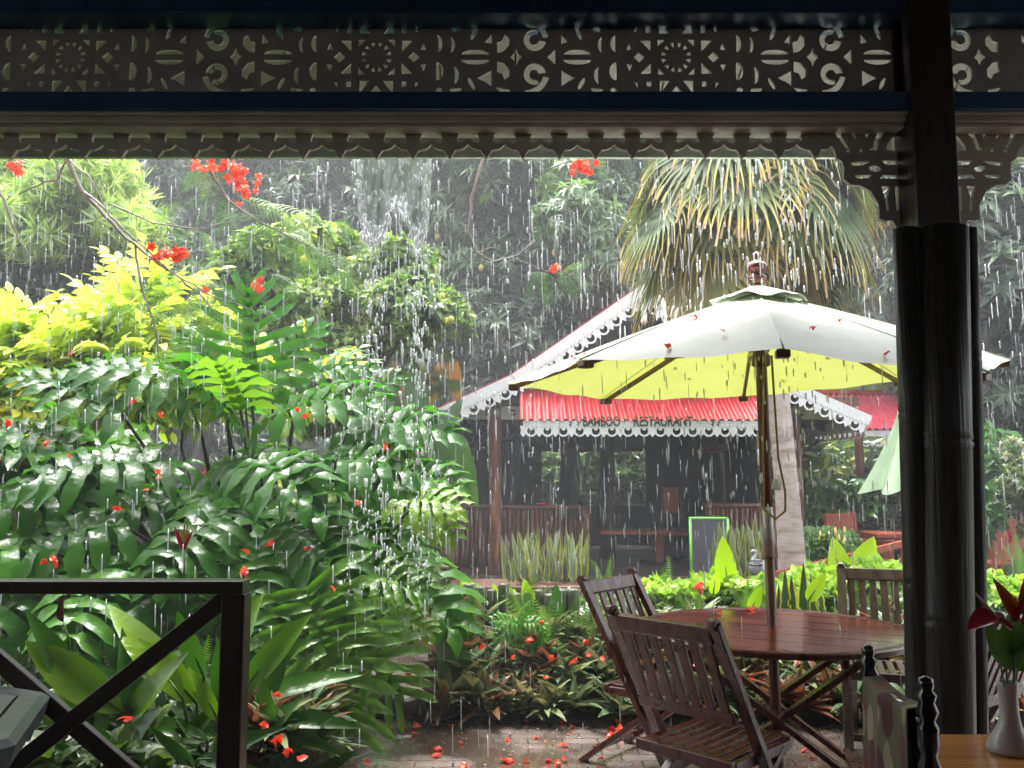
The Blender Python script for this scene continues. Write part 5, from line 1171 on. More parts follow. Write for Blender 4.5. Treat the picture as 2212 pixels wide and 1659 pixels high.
# ---- broad leaved plants behind the railing: each plant a thing
m_canna = leafmat('broad green leaves', [(.022, .07, .014), (.06, .16, .022), (.26, .42, .035)], .30, tcol=(1.4, 1.7, .5), rough=.2, spec=.5, veins=30, nbump=.35, nscale=14)
T_can = [T_leaf(.125, .35, .25, 12, .78, wave=.05), T_leaf(.11, .4, .5, 12, .75, wave=.06), T_leaf(.15, .25, .1, 12, .85, wave=.05)]
CP = [  # leaf tip/base in photo pixels: base(px,py), tip(px,py), Y, size-normal, colour
 ('broad leaved plant nearest the grey octagonal table', 250, 3.95, [((235, 1590), (92, 1350), 1, .35, 1), ((265, 1540), (55, 1385), 2, .75, .0), ((330, 1620), (108, 1515), 2, .15, -.3), ((165, 1560), (220, 1480), 0, .35, .2), ((255, 1610), (345, 1415), 0, .7, .6), ((320, 1590), (175, 1480), 0, .25, .3), ((300, 1640), (268, 1390), 1, .3, .4)]),
 ('broad leaved plant with a long lime leaf crossing the railing brace', 420, 4.0, [((425, 1520), (210, 1290), 1, .95, .2), ((395, 1510), (300, 1378), 2, .85, -.2), ((475, 1560), (395, 1430), 1, .75, .3), ((300, 1570), (440, 1560), 1, .4, .5), ((365, 1650), (425, 1530), 1, .25, .6), ((450, 1600), (300, 1555), 1, .35, -.5), ((440, 1460), (380, 1330), 2, .3, .3)]),
 ('upright broad leaved plant behind the railing post', 520, 4.3, [((490, 1470), (540, 1290), 0, .8, .2), ((520, 1500), (648, 1330), 0, .6, .1), ((500, 1560), (470, 1390), 2, .2, .3), ((540, 1520), (720, 1420), 1, .4, .4), ((560, 1540), (615, 1400), 2, .15, .0), ((470, 1650), (445, 1490), 0, .1, .2), ((540, 1560), (705, 1520), 1, .15, .5)]),
 ('broad leaved plant low beside the puddle right of the railing', 600, 4.15, [((600, 1560), (745, 1540), 1, .1, .4), ((590, 1560), (700, 1600), 1, .05, .6), ((560, 1600), (640, 1510), 2, .3, .1), ((600, 1620), (560, 1480), 0, .5, .3), ((620, 1640), (660, 1560), 1, .1, .5), ((580, 1600), (480, 1540), 1, .2, .4)]),
 ('dark broad leaved plant at the bottom beneath the brace crossing', 330, 3.75, [((250, 1650), (330, 1530), 2, .05, .3), ((420, 1660), (350, 1590), 1, .1, .5), ((270, 1700), (210, 1570), 2, .05, .3), ((470, 1640), (560, 1560), 1, .05, .4), ((180, 1640), (120, 1600), 1, .1, .5), ((430, 1640), (520, 1640), 1, .1, .6)])]
for lb, cx, Y, LL in CP:
    bp_ = P(cx, 1600, Y+.25); t = thing('broad_leaf_plant', (bp_.x, bp_.y, .2), lb, 'plant', 'broad leaved plants behind the railing'); m = M(); ms_ = M()
    for (b0, b1, Tn, rn, dy) in LL:
        a = P(b0[0], b0[1], Y+.1+dy*.12); b_ = P(b1[0], b1[1], Y+.1-dy*.15); d = b_-a; s = d.length
        nrm = Vector((random.uniform(-.25, .25), -.75, .55)); m.cloud([T_can[0], T_can[1], T_can[2]][Tn], [npv(a)], [npv(d)], [npv(nrm)], [s*1.05], [rn])
        ms_.tube([(bp_.x+random.uniform(-.06, .06), bp_.y+.1, .1), (Vector((bp_.x, bp_.y+.1, .1))+a)/2+Vector((0, 0, -.03)), a, a.lerp(b_, .3)+Vector((0, .004, 0))], [.012, .009, .007, .003], 6)
    for i in range(5):
        a = bp_+Vector((random.uniform(-.35, .35), random.uniform(.05, .5), random.uniform(-.35, .15))); d = (random.uniform(-.8, .8), random.uniform(-.5, .1), random.uniform(.0, 1)); m.cloud(random.choice(T_can), [npv(a)], [d], [(random.uniform(-.3, .3), -.7, .7)], [random.uniform(.28, .42)], [random.uniform(0, .5)])
    m.build('leaves', m_canna, t, smooth=True); ms_.build('stems', m_green, t, smooth=True)
# strap leaved under-plants
m_strap = leafmat('grey green strap leaves', [(.05, .085, .04), (.09, .14, .065), (.12, .10, .05)], .25, rough=.18, spec=.8)
T_str = T_leaf(.12, .5, .30, 6, .62)
W_str = [whorl(T_str, 15, R_(38), .45, 1, 70+i) for i in range(4)]
# ---- rosettes of the border: each plant a mesh of its own
m_rho = leafmat('dark rosette leaves', [(.08, .14, .075), (.14, .22, .12), (.26, .30, .13)], .22, tcol=(1.3, .9, .7), rough=.22, spec=.65)
m_rhor = leafmat('reddish rosette leaves', [(.12, .10, .05), (.20, .10, .06), (.18, .20, .08)], .25, tcol=(1.3, .8, .6), rough=.22, spec=.65)
protos = []
for i, mt in enumerate((m_rho, m_rho, m_rhor, m_rho)):
    m = M(); m.cloud(W_str[i], [(0, 0, 0)]*1, [(1, 0, 0)], [(0, 0, 1)], [.30], [random.random()]); m.cloud(whorl(T_str, 7, R_(70), .2, .8, 90+i), [(0, 0, .01)], [(0, 1, 0)], [(0, 0, 1)], [.28], [random.random()])
    protos.append(m)
def rosette_plant(i, p, s, lb, g):
    o = PR[i]; 
    o = o.copy(); COL.objects.link(o); o.location = p; o.scale = (s,)*3; o.rotation_euler = (random.uniform(-.35, .05), random.uniform(-.2, .2), random.uniform(0, 6.28)); o['label'] = lb; o['category'] = 'plant'; o['group'] = g
PR = [m.build('rosette_plant', mt, smooth=True, origin=(0, 0, 0)) for m, mt in zip(protos, (m_rho, m_rho, m_rhor, m_rho))]
random.seed(11)
for (xa0, xa1, n, lb, g) in ((P(950, 1500, 5.9).x, P(1330, 1500, 5.9).x, 75, 'dark green and reddish rosette plant in the border left of the folding chairs', 'rosette plants left of the chairs'), (P(1360, 1500, 5.9).x, P(2230, 1500, 5.9).x, 95, 'dark green rosette plant in the border seen beneath the round table', 'rosette plants behind the table')):
    for i in range(n):
        x = random.uniform(xa0, xa1); y = 5.6+.8*random.random()**1.3; z = soil_h(x, y)+.05+random.uniform(0, .07)
        rosette_plant(random.randrange(4), (x, y, z), random.uniform(.7, 1.1), lb, g)
for i in range(60):
    y = random.uniform(4.3, 5.7); x = P(random.uniform(600, 740) if y < 5 else random.uniform(640, 770), 1560, y).x-.12
    rosette_plant(random.randrange(4), (x, y, random.uniform(.12, .3)), random.uniform(.75, 1.1), 'small grey green rosette plant at the edge of the left bed', 'rosette plants beside the puddle')
for i, o in enumerate(PR):
    o.location = (P(1000+70*i, 1500, 5.9).x, 5.9, soil_h(0, 5.9)+.06); tag(o, 'dark green and reddish rosette plant in the border left of the folding chairs', 'plant', 'rosette plants left of the chairs')

# ---- low ground cover filling both beds
m_gc = leafmat('low ground cover', [(.03, .05, .022), (.06, .11, .035), (.12, .18, .05)], .3, rough=.25, nbump=.3)
m = M(); k = 7000; gy = rng.uniform(3.8, 9.5, k); gx = rng.uniform(-6.5, -.6, k)
lim = np.where(gy > 5.6, -1.2, -1.05-.25*(5.6-gy)/1.8); q_ = gx < lim; gx, gy = gx[q_], gy[q_]; k = len(gx)
ax = rndunit(k)*.5+np.array([0, -.3, .8]); ax /= np.linalg.norm(ax, axis=1, keepdims=True); wt = whorl(T_leaf(.2, .3, .3, 3, .75), 7, R_(30), .5, 1, 5)
shoot(m, wt, np.stack([gx, gy, .20+rng.uniform(0, .18, k)*np.clip((lim[q_]-gx)*3, .2, 1)], 1), ax, rng.uniform(.08, .2, k))
k = 3000; gx = rng.uniform(-.5, 7.5, k); gy = rng.uniform(5.7, 8.1, k)
ax = rndunit(k)*.5+np.array([0, -.3, .8]); ax /= np.linalg.norm(ax, axis=1, keepdims=True)
shoot(m, wt, np.stack([gx, gy, np.array([soil_h(a, b) for a, b in zip(gx, gy)])+rng.uniform(.02, .12, k)], 1), ax, rng.uniform(.06, .13, k))
m.build('ground_cover', m_gc, kind='stuff', smooth=True)
# ---- ferns
def T_fern(n=22, droop=.3):
    V = []; F = []; U = []
    for i in range(n):
        t = (i+1)/n; y = t; z = -droop*t*t; L_ = .12*math.sin(math.pi*(t*.86+.12))**.7+.01; w_ = .5/n*1.05
        for s in (-1, 1):
            b0 = len(V); V += [(0, y-w_*.8, z), (s*L_*.6, y-w_*.6+.01, z+.01), (s*L_, y+.01, z-.03), (s*L_*.55, y+w_*.6, z+.01), (0, y+w_*.6, z)]; U += [(s*.2, t), (s*.6, t), (s, t), (s*.6, t), (s*.2, t)]; F.append(tuple(range(b0, b0+5)))
    return np.array(V, float), grp(F), np.array(U)
TF = [T_fern(24, .08), T_fern(24, .4), T_fern(22, .75)]
m_fern = leafmat('fern fronds', [(.06, .13, .03), (.12, .22, .05), (.22, .36, .08)], .35, tcol=(1.5, 1.8, .6), rough=.3)
def fern(px, py, Y, n, s, lb, up=1.0, spread=.5):
    q = P(px, py, Y); n = int(n*.8); s *= .78; t = thing('fern', q, lb, 'fern', 'sword ferns'); m = M()
    for i in range(n):
        a = random.uniform(0, 6.28); m.cloud(TF[random.randrange(3)], [npv(q)+np.array([random.uniform(-.07, .07), random.uniform(-.05, .05), 0])], [(math.cos(a)*spread, math.sin(a)*spread*.6-.15, up)], [(math.cos(a)*-.3, -1, .5)], [s*random.uniform(.7, 1.1)], [random.random()])
    m.build('fronds', m_fern, t, smooth=True)
fern(985, 1440, 6.15, 16, .52, 'sword fern at the left corner of the middle bed')
fern(1010, 1400, 6.2, 8, .45, 'upright sword fern behind the corner fern', 1, .25)
fern(1195, 1430, 6.15, 16, .55, 'sword fern among the edging posts left of the folding chairs')
fern(1120, 1350, 6.3, 8, .42, 'sword fern rising in front of the snake plants', 1, .3)
fern(1250, 1420, 6.1, 8, .4, 'low sword fern beside the purplish folding chair')
fern(1430, 1330, 7.0, 6, .50, 'tall thin sword fern behind the nearest chair backs', 1, .12)
fern(1298, 1290, 7.2, 4, .38, 'thin sword fern above the purplish chair rail', 1, .1)
fern(1500, 1360, 6.35, 12, .33, 'sword fern under the lime hedge left of the parasol pole')
fern(1620, 1330, 6.6, 12, .40, 'sword fern beside the bird statue')
fern(1850, 1400, 6.35, 12, .36, 'sword fern behind the weathered chair')
fern(2195, 1260, 7.6, 10, .5, 'sword fern at the right edge beyond the vase')
fern(2120, 1340, 6.8, 10, .4, 'sword fern right of the bamboo poles')
fern(440, 1500, 4.7, 7, .45, 'sword fern seen behind the railing post corner', 1, .4)
# ---- snake plants
m_snk = leafmat('snake plant leaves', [(.075, .11, .065), (.12, .17, .10), (.22, .27, .18)], .15, rough=.35, margin=(.42, .40, .10), veins=0)
T_snk = [T_leaf(w_, .35, dr, 9, .42, wave=wv) for w_, dr, wv in ((.10, .05, .3), (.12, -.05, -.3), (.09, .15, .5))]
def snake(px0, px1, pyb, pyt, Y, n, lb):
    t = thing('snake_plant', P((px0+px1)/2, pyb, Y), lb, 'snake plant', 'snake plants in front of the pavilion'); m = M()
    for i in range(n):
        px = random.uniform(px0, px1); q = P(px, pyb, Y+random.uniform(-.18, .18)); h = (P(px, pyt, Y).z-q.z)*random.uniform(.55, 1.1); a = random.uniform(0, 6.28)
        m.cloud(T_snk[i % 3], [npv(q)], [(random.gauss(0, .13), random.gauss(0, .13), 1)], [(math.cos(a)*.7, -1, 0)], [h], [random.random()])
    m.build('leaves', m_snk, t, smooth=True)
snake(1095, 1180, 1258, 1150, 8.75, 34, 'left clump of yellow edged snake plants before the bamboo balustrade'); snake(1175, 1262, 1258, 1145, 8.8, 34, 'right clump of yellow edged snake plants before the bamboo balustrade')
snake(1545, 1600, 1265, 1130, 9.3, 26, 'snake plants between the chalkboard and the bird statue'); snake(1600, 1660, 1262, 1120, 9.6, 24, 'snake plants behind the bird statue, left of the palm trunk')
m = None
t = thing('snake_plant', P(1720, 1320, 6.5), 'broad variegated snake plant with yellow margins behind the round table', 'snake plant'); m = M()
for px, pyb, pyt in ((1695, 1325, 1225), (1712, 1325, 1240), (1735, 1325, 1215), (1755, 1325, 1235), (1775, 1325, 1250), (1680, 1325, 1260)):
    q = P(px, pyb, 6.45); m.cloud(T_leaf(.13, .3, .05, 8, .42, wave=.3), [npv(q)], [(random.gauss(0, .05), 0, 1)], [(random.uniform(-.4, .4), -1, 0)], [P(px, pyt, 6.45).z-q.z], [.1])
m.build('leaves', leafmat('variegated snake leaves', [(.03, .07, .03), (.05, .10, .035)], .2, rough=.3, margin=(.60, .55, .07)), t, smooth=True)
# ---- lime hedge
m_lime = leafmat('lime hedge leaves', [(.10, .22, .03), (.22, .38, .05), (.42, .55, .10)], .42, tcol=(1.35, 1.5, .5), rough=.3)
m_dkg = leafmat('dark low hedge leaves', [(.03, .06, .02), (.06, .10, .03), (.09, .15, .04)], .3, rough=.3)
def hedge(px0, px1, pyt, pyb, Y, dep, n, lb, mt=m_lime, T=None, sz=.085, name='hedge'):
    a = P(px0, pyt, Y); b_ = P(px1, pyt, Y); zb = P(px0, pyb, Y).z; m = M()
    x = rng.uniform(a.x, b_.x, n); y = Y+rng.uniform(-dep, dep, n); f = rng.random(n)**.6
    top_ = a.z+.03*np.sin(x*9)+.03*np.sin(x*23+y*9); z = zb+(top_-zb)*f+rng.normal(0, .012, n)
    ax = np.stack([rng.normal(0, .5, n), rng.normal(-.35, .4, n), rng.uniform(.3, 1, n)], 1); ax /= np.linalg.norm(ax, axis=1, keepdims=True)
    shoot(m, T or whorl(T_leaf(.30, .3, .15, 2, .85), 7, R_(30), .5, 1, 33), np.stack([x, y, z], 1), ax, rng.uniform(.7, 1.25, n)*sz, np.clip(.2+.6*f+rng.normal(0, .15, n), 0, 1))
    t = thing(name, ((a.x+b_.x)/2, Y, 0), lb, 'hedge'); m.build('foliage', mt, t, smooth=True)
    s = M()
    for i in range(14): xx = a.x+(b_.x-a.x)*(i+.5)/14; s.tube([(xx, Y, .1), (xx+.03, Y, (zb+a.z)/2), (xx, Y, a.z-.05)], .008, 5)
    s.build('stems', m_bark, t)
hedge(1395, 1800, 1262, 1330, 6.95, .22, 760, 'bright lime green hedge behind the round table')
hedge(1740, 1950, 1232, 1300, 7.4, .25, 520, 'higher lime hedge behind the weathered grey chair'); hedge(2105, 2260, 1262, 1340, 7.0, .25, 330, 'lime hedge right of the bamboo poles')
hedge(985, 1110, 1290, 1370, 6.6, .15, 240, 'small lime hedge behind the corner fern')
hedge(1400, 1950, 1300, 1370, 6.75, .12, 520, 'dark green low hedge under the lime hedge', m_dkg, sz=.08)
hedge(940, 1300, 1310, 1420, 6.62, .12, 300, 'dark foliage row between the edging posts and the planter', m_dkg, sz=.09)
# ---- upright lime broad leaves and mixed plants in the middle bed
m_limeb = leafmat('backlit lime leaves', [(.30, .50, .03), (.48, .66, .04)], .5, tcol=(1.3, 1.4, .4), rough=.3, veins=12)
def lonely(px0, py0, px1, py1, Y, lb, w_=0, rn=.5, mt=m_limeb, Tn=None):
    a = P(px0, py0, Y); b_ = P(px1, py1, Y-.05); t = thing('broad_leaf_plant', (a.x, a.y, max(.0, a.z-.3)), lb, 'plant'); m = M()
    m.cloud(Tn or T_leaf(.21, .25, .08, 12, .7), [npv(a)], [npv(b_-a)], [(random.uniform(-.5, .5), -1, .15)], [(b_-a).length], [rn])
    m.build('leaf', mt, t, smooth=True); M().tube([a+Vector((0, .0, -.35)), a, a.lerp(b_, .4)], [.008, .007, .003], 6).build('stem', m_green, t, smooth=True)
lonely(1572, 1268, 1560, 1158, 6.9, 'backlit lime leaf standing upright right of the chalkboard')
lonely(1812, 1240, 1800, 1158, 7.6, 'backlit lime leaf with rounded tip left of the red armchairs', rn=.8, Tn=T_leaf(.34, .2, .05, 12, .55))
lonely(1855, 1240, 1888, 1158, 7.5, 'backlit lime leaf leaning right before the red armchairs', rn=.9, Tn=T_leaf(.30, .3, .05, 12, .6))
lonely(1540, 1285, 1550, 1232, 6.7, 'small lime leaf in the hedge behind the nearest chair')
lonely(1620, 1325, 1645, 1265, 6.3, 'narrow green leaf leaning just left of the parasol pole', rn=.1)
lonely(1745, 1300, 1785, 1235, 6.4, 'narrow lime leaf leaning behind the variegated snake plant', rn=.3)
lonely(1010, 1380, 965, 1255, 6.1, 'dark green upright leaf at the corner of the middle bed', rn=0, mt=m_canna)
lonely(1000, 1400, 990, 1330, 6.05, 'short dark green leaf in the corner fern', rn=.2, mt=m_canna)
lonely(1075, 1330, 1068, 1260, 6.5, 'narrow lime leaf among the fern fronds', rn=.4)
lonely(1150, 1330, 1132, 1250, 6.4, 'narrow bright leaf before the right snake plants', rn=.4)
lonely(1195, 1350, 1205, 1262, 6.2, 'pale wet upright leaf catching the light among ferns', rn=.2, mt=m_canna)
lonely(1000, 1520, 955, 1330, 5.85, 'dark spotted leaf leaning left at the edge of the path', rn=0, mt=m_dkg)
# lobed small plant below ferns
for px, py, s, lb in ((1120, 1350, .19, 'young lobed leaf plant among the edging posts'), (1160, 1400, .17, 'young lobed leaf plant low by the purplish chair')):
    q = P(px, py, 6.0); t = thing('lobed_leaf_plant', q-Vector((0, 0, .2)), lb, 'plant'); m = M()
    for a in (-2.2, -.9, .2, 1.3): m.cloud(TL[1], [npv(q)], [(math.sin(a), -.4, math.cos(a)*.5)], [(0, -.8, 1)], [s], [.8])
    m.build('leaves', m_lob, t, smooth=True)
# path-side shrub and right hand plants
def T_palmate():
    T_ = T_leaf(.17, .3, .3, 5, .8); return T_join([(T_, (math.sin(a), math.cos(a), 0), (0, 0, 1), (0, 0, 0), 1-.25*abs(a)) for a in (-1.9, -1.1, -.4, .4, 1.1, 1.9)])
m_palmt = leafmat('palmate foliage', [(.04, .11, .03), (.07, .19, .05), (.12, .27, .07)], .35, rough=.28)
t = thing('palmate_shrub', (P(1830, 1100, 12.8).x, 12.8, 0), 'green shrub with palm shaped leaves left of the red armchairs', 'shrub'); m = M()
for i in range(120):
    px = random.gauss(1820, 55); py = random.uniform(1035, 1150); q = P(px, py, 12.8+random.uniform(-.4, .4)); m.cloud(T_palmate(), [npv(q)], [((px-1830)/90, -.6, random.uniform(-.4, .3))], [(0, -.6, 1)], [random.uniform(.2, .32)], [random.random()])
m.build('leaves', m_palmt, t, smooth=True); s = M()
for i in range(7): limb(s, (t.location.x, 12.8, 0), P(random.uniform(1760, 1900), random.uniform(1060, 1150), 12.8), .02, .008)
s.build('stems', m_bark, t)
t = thing('yellow_flower_shrub', (P(1785, 1180, 9.6).x, 9.6, 0), 'low shrub with upright yellow and white flower spikes beside the palm trunk', 'shrub'); m = M(); f = M()
for i in range(260): q = P(random.gauss(1785, 28), random.uniform(1150, 1235), 9.6+random.uniform(-.3, .3)); m.cloud(W_small[i % 3], [npv(q)], [(1, 0, .1)], [(random.uniform(-.4, .4), -.4, 1)], [.11], [random.random()])
for i in range(16): q = P(random.uniform(1745, 1835), random.uniform(1150, 1195), 9.35); f.tube([q, q+Vector((.003, 0, .03)), q+Vector((.0, 0, .075))], [.012, .014, .003], 6)
m.build('leaves', leafmat('bright shrub leaf', [(.06, .14, .03), (.14, .26, .05)], .35), t); f.build('flowers', mat('yellow flower spikes', (.8, .55, .05), (.85, .7, .4), rough=.5, scale=30), t, smooth=True)
t = thing('variegated_shrub', (P(1800, 1000, 13.5).x, 13.5, 0), 'yellow and green variegated shrub seen past the pavilion corner', 'shrub'); m = M()
for i in range(330): q = P(random.gauss(1805, 36), random.uniform(955, 1150), 13.5+random.uniform(-.3, .3)); m.cloud([T_l4, T_can[2]][i % 2], [npv(q)], [(random.uniform(-1, 1), -.3, random.uniform(-.2, 1))], [(random.uniform(-.4, .4), -.8, .6)], [random.uniform(.18, .3)], [random.random()**1.5])
m.build('leaves', leafmat('variegated leaves', [(.06, .13, .03), (.16, .24, .05), (.5, .5, .16)], .35), t); s = M(); limb(s, (t.location.x, 13.5, 0), (t.location.x, 13.5, 1.6), .04, .02); s.build('stems', m_bark, t)
t = thing('big_leaf_plant', (P(1850, 870, 15.9).x, 17.0, 0), 'lime broad leaves rising above the red roof of the small building', 'plant'); m = M()
for i in range(9): q = P(1790+i*16, 862, 16.6); m.cloud(T_can[2], [npv(q)], [(random.uniform(-.5, .5), -.1, 1)], [(0, -1, .3)], [.42], [.8]); m.tube([q, (q.x, 17, 0)], .02, 5)
m.build('leaves', m_limeb, t, smooth=True)
tree('bushy_shrub', 'dark green bush between the pavilion and the small red roofed building', None, [C_(1930, 1080, 12.8, .7, .5, .8), C_(1700, 1090, 18, 1.5, .5, 1.0)], m_mangod, W_small, .17, 24, 50, .3, trunk=(5.8, 13), r=.04, limbs=5)
tree('bushy_shrub', 'sunlit green bush seen through the opening in the pavilion back wall', None, [C_(1280, 1040, 19, 1.5, .7, .9)], m_mango, W_small, .2, 34, 60, .35, trunk=(1.8, 19.3), r=.05, limbs=5)
tree('flowering_bush', 'bush with small white blossoms at the far right edge', None, [C_(2225, 1060, 9.5, .35, .4, .6)], leafmat('white blossoms', [(.06, .10, .04), (.10, .15, .06), (.7, .66, .66)], .25), W_small, .07, 20, 40, .18, trunk=(5.8, 9.6), r=.03, limbs=4)
tree('bushy_shrub', 'fresh green shrub to the right of the bamboo poles above the armchair', None, [C_(2135, 1010, 10.2, .25, .3, .45), C_(2110, 1100, 10, .25, .3, .3)], m_palmt, [whorl(T_l4, 7, R_(15), .5, 1, 77)], .2, 14, 22, .2, trunk=(5.45, 10.4), r=.03, limbs=4)
# leaning trunk in the dark trees at the right
t = tree('leaning_tree', 'grey leaning trunk tree right of the bamboo poles', None, [C_(2080, 560, 12.4, .9, .7, .9)], m_mangod, W_mango, .26, 16, 34, .4, trunk=(P(2200, 1000, 12.4).x, 12.4), r=.12, limbs=4)

# ---- the palm
m_ptr = mat('pinkish grey palm trunk', (.52, .43, .40), (.28, .20, .17), rough=.45, scale=3.5, stretch=(1.5, 1.5, 5), bump=.5, bscale=9, lo=.3, hi=.55)
PY = 9.0
pb = P(1712, 1225, PY); pm = P(1693, 980, PY); pt_ = P(1680, 850, PY); pc = P(1605, 380, PY)
pal = thing('fan_palm', (pb.x, PY, 0), 'tall fan palm with grey trunk and drooping yellow tipped fronds above the parasol', 'palm tree')
m = M(); ctrl = [Vector((pb.x+.03, PY, -.05)), pb, P(1703, 1100, PY), pm, pt_, P(1660, 700, PY), P(1635, 560, PY), pc]; r0 = [.165, .142, .124, .115, .115, .112, .112, .11]
pts_ = []; rs_ = []
for i in range(len(ctrl)-1):
    for j in range(8): tt = j/8; pts_.append(ctrl[i].lerp(ctrl[i+1], tt)); rs_.append((r0[i]+(r0[i+1]-r0[i])*tt)*(1+.018*math.sin(len(pts_)*2.2)+.015*random.uniform(-1, 1)))
m.tube(pts_, rs_, 20).build('trunk', m_ptr, pal, smooth=True)
def T_fan(seed, nseg=36, span=125, split=.6):
    r = random.Random(seed); V = []; F = []; U = []
    for k in range(nseg):
        a = R_(-span+2*span*k/(nseg-1)); L_ = (1-.25*abs(a)/R_(span))*r.uniform(.85, 1.05); c, s_ = math.cos(a), math.sin(a)
        b0 = len(V); n = 8; dr = r.uniform(.5, 1.1)
        tw = r.uniform(-.3, .3)
        for i in range(n+1):
            t = i/n; rr = L_*min(t, 1)
            bend = max(0, t-split)
            y = c*rr*(1) ; x = s_*rr; z = -.05*t-dr*bend*bend*.5; y += dr*bend*bend*(1.1-c)*.9; x *= 1-.25*bend*dr
            # threads hang: pull sideways ones back in
            x *= (1-.35*bend); w_ = (.012, .026, .032, .034, .028, .016, .009, .006, .001)[i]
            px_, py_ = -c*w_, s_*w_
            V += [(x+px_, y+py_, z+.4*w_), (x+tw*bend*.2, y, z), (x-px_, y-py_, z+.4*w_)]; U += [(-1, t), (0, t), (1, t)]
        for i in range(n): e = b0+i*3; F += [(e, e+1, e+4, e+3), (e+1, e+2, e+5, e+4)]
    return np.array(V, float), grp(F), np.array(U)
FT = [T_fan(i) for i in range(4)]
G1, G2, Y1, Tn1 = (.025, .045, .024), (.065, .11, .045), (.62, .46, .10), (.50, .36, .20)
m_pg = leafmat('green fan fronds', [(.06, .10, .05), (.10, .15, .07), (.15, .19, .08)], .25, rough=.5, spec=.25, vramp=[G1+(0,), G2+(.55,), (.22, .26, .075, .82), Y1+(.95,), Tn1+(1,)], tcol=(1.3, 1.3, .6))
m_py = leafmat('yellowing fan fronds', [(.35, .30, .10), (.5, .38, .12), (.45, .28, .10)], .3, rough=.45, vramp=[(.07, .10, .045, 0), (.16, .19, .06, .5), (.55, .40, .10, .8), (.48, .33, .15, 1)], tcol=(1.2, 1.1, .6))
m_pd = leafmat('dead fan skirt', [(.16, .10, .07), (.26, .17, .11), (.30, .20, .13)], .2, rough=.7, tcol=(1.2, .9, .7))
pcv = npv(pc)
def fronds(n, elo, ehi, mt, pet, size, seed, skirt=False):
    r = random.Random(seed); m = M(); s = M()
    for i in range(n):
        az = 2*math.pi*(i+.6*r.random())/n*1.618*3; el = R_(r.uniform(elo, ehi)); d = np.array([math.cos(az)*math.cos(el), math.sin(az)*math.cos(el), math.sin(el)])
        b0 = pcv+np.array([0, 0, r.uniform(-.5, .15) if not skirt else r.uniform(-.9, -.2)]); L_ = pet*r.uniform(.8, 1.15); tip = b0+d*L_+np.array([0, 0, -.12*L_])
        hd = np.array([d[0], d[1], 0]); hd /= np.linalg.norm(hd); D = d*.6+np.array([0, 0, -.95 if not skirt else -1.3]); Nn = hd*.9+np.array([0, 0, .65])
        m.cloud(FT[r.randrange(4)], [tip], [D], [Nn], [size*r.uniform(.85, 1.1)], [r.random()])
        s.tube([b0, b0+d*L_*.5, tip], [.018, .014, .01], 5)
    return m, s
parts = [fronds(15, 5, 60, m_pg, .85, 1.1, 1), fronds(20, -35, 8, m_pg, .85, 1.1, 2)]
for mm, ss in parts: mm.build('green_fronds', m_pg, pal, smooth=True)
mm, s2 = fronds(10, -62, -35, m_py, .70, 1.0, 3); mm.build('yellowing_fronds', m_py, pal, smooth=True)
mm, s3 = fronds(12, -80, -60, m_pd, .45, .9, 4, True); mm.build('dead_skirt', m_pd, pal, smooth=True)
s = M()
for q in (parts[0][1], parts[1][1], s2, s3): s.v += q.v; s.uv += q.uv; s.f += [f+s.n for f in q.f]; s.n += q.n
s.build('leaf_stalks', mat('frond stalks', (.16, .17, .06), (.12, .08, .04), rough=.5), pal, smooth=True)

# ---- poinciana branches hanging into view from the left
m_tw = mat('grey brown twigs', (.19, .15, .13), (.10, .08, .07), rough=.5, scale=12, bump=.3)
m_pin = leafmat('feathery leaflets', [(.05, .12, .03), (.10, .21, .05), (.22, .36, .07)], .4, tcol=(1.5, 1.8, .6), rough=.35)
m_red = leafmat('red poinciana petals', [(.62, .030, .012), (.78, .07, .02), (.80, .16, .04)], .3, tcol=(1.2, 1.0, 1.0), rough=.35)
fb = thing('flame_tree', (-4.6, 6.2, 0), 'flame tree with bare twigs, feathery leaves and red blossoms hanging in from the upper left', 'tree')
tw = M(); V_ = lambda px, py, Y: P(px, py, Y)
def twig(pts, r0, r1):
    pts = [V_(*p) for p in pts]; q = []
    for i in range(len(pts)-1):
        for j in range(4): q.append(pts[i].lerp(pts[i+1], j/4)+Vector([random.gauss(0, .004) for _ in range(3)]))
    q.append(pts[-1]); n = len(q); tw.tube(q, [r0+(r1-r0)*i/(n-1) for i in range(n)], 7)
fk = Vector((-4.4, 6.2, 3.6))
limb(tw, (-4.6, 6.2, -.05), fk, .16, .12, n=8, k=10)
j1 = V_(100, 150, 5.9); limb(tw, fk, j1, .09, .03, n=8); j2 = V_(560, 100, 6.4); limb(tw, fk, j2, .08, .025, n=8, sag=.15); j3 = V_(1080, 200, 6.6); limb(tw, j2, j3, .03, .015, n=8, sag=.05); j4 = V_(-40, 380, 5.7); limb(tw, fk, j4, .05, .02)
twig([(100, 150, 5.9), (145, 340, 5.8), (175, 410, 5.8), (225, 465, 5.8), (290, 530, 5.8), (360, 580, 5.8), (420, 625, 5.85), (480, 690, 5.9)], .018, .004)
twig([(175, 410, 5.8), (215, 440, 5.75), (265, 495, 5.7), (340, 560, 5.7), (400, 610, 5.7), (470, 640, 5.7)], .010, .003)
twig([(145, 340, 5.8), (190, 380, 5.7), (225, 440, 5.7), (235, 465, 5.7)], .007, .003)
twig([(290, 530, 5.8), (305, 620, 5.8), (330, 690, 5.8), (345, 780, 5.8), (385, 830, 5.8)], .009, .003)
twig([(235, 440, 5.7), (330, 480, 5.7), (420, 495, 5.75), (500, 480, 5.8), (560, 470, 5.9)], .006, .002)
twig([(420, 625, 5.85), (520, 660, 5.9), (560, 680, 5.9)], .005, .002)
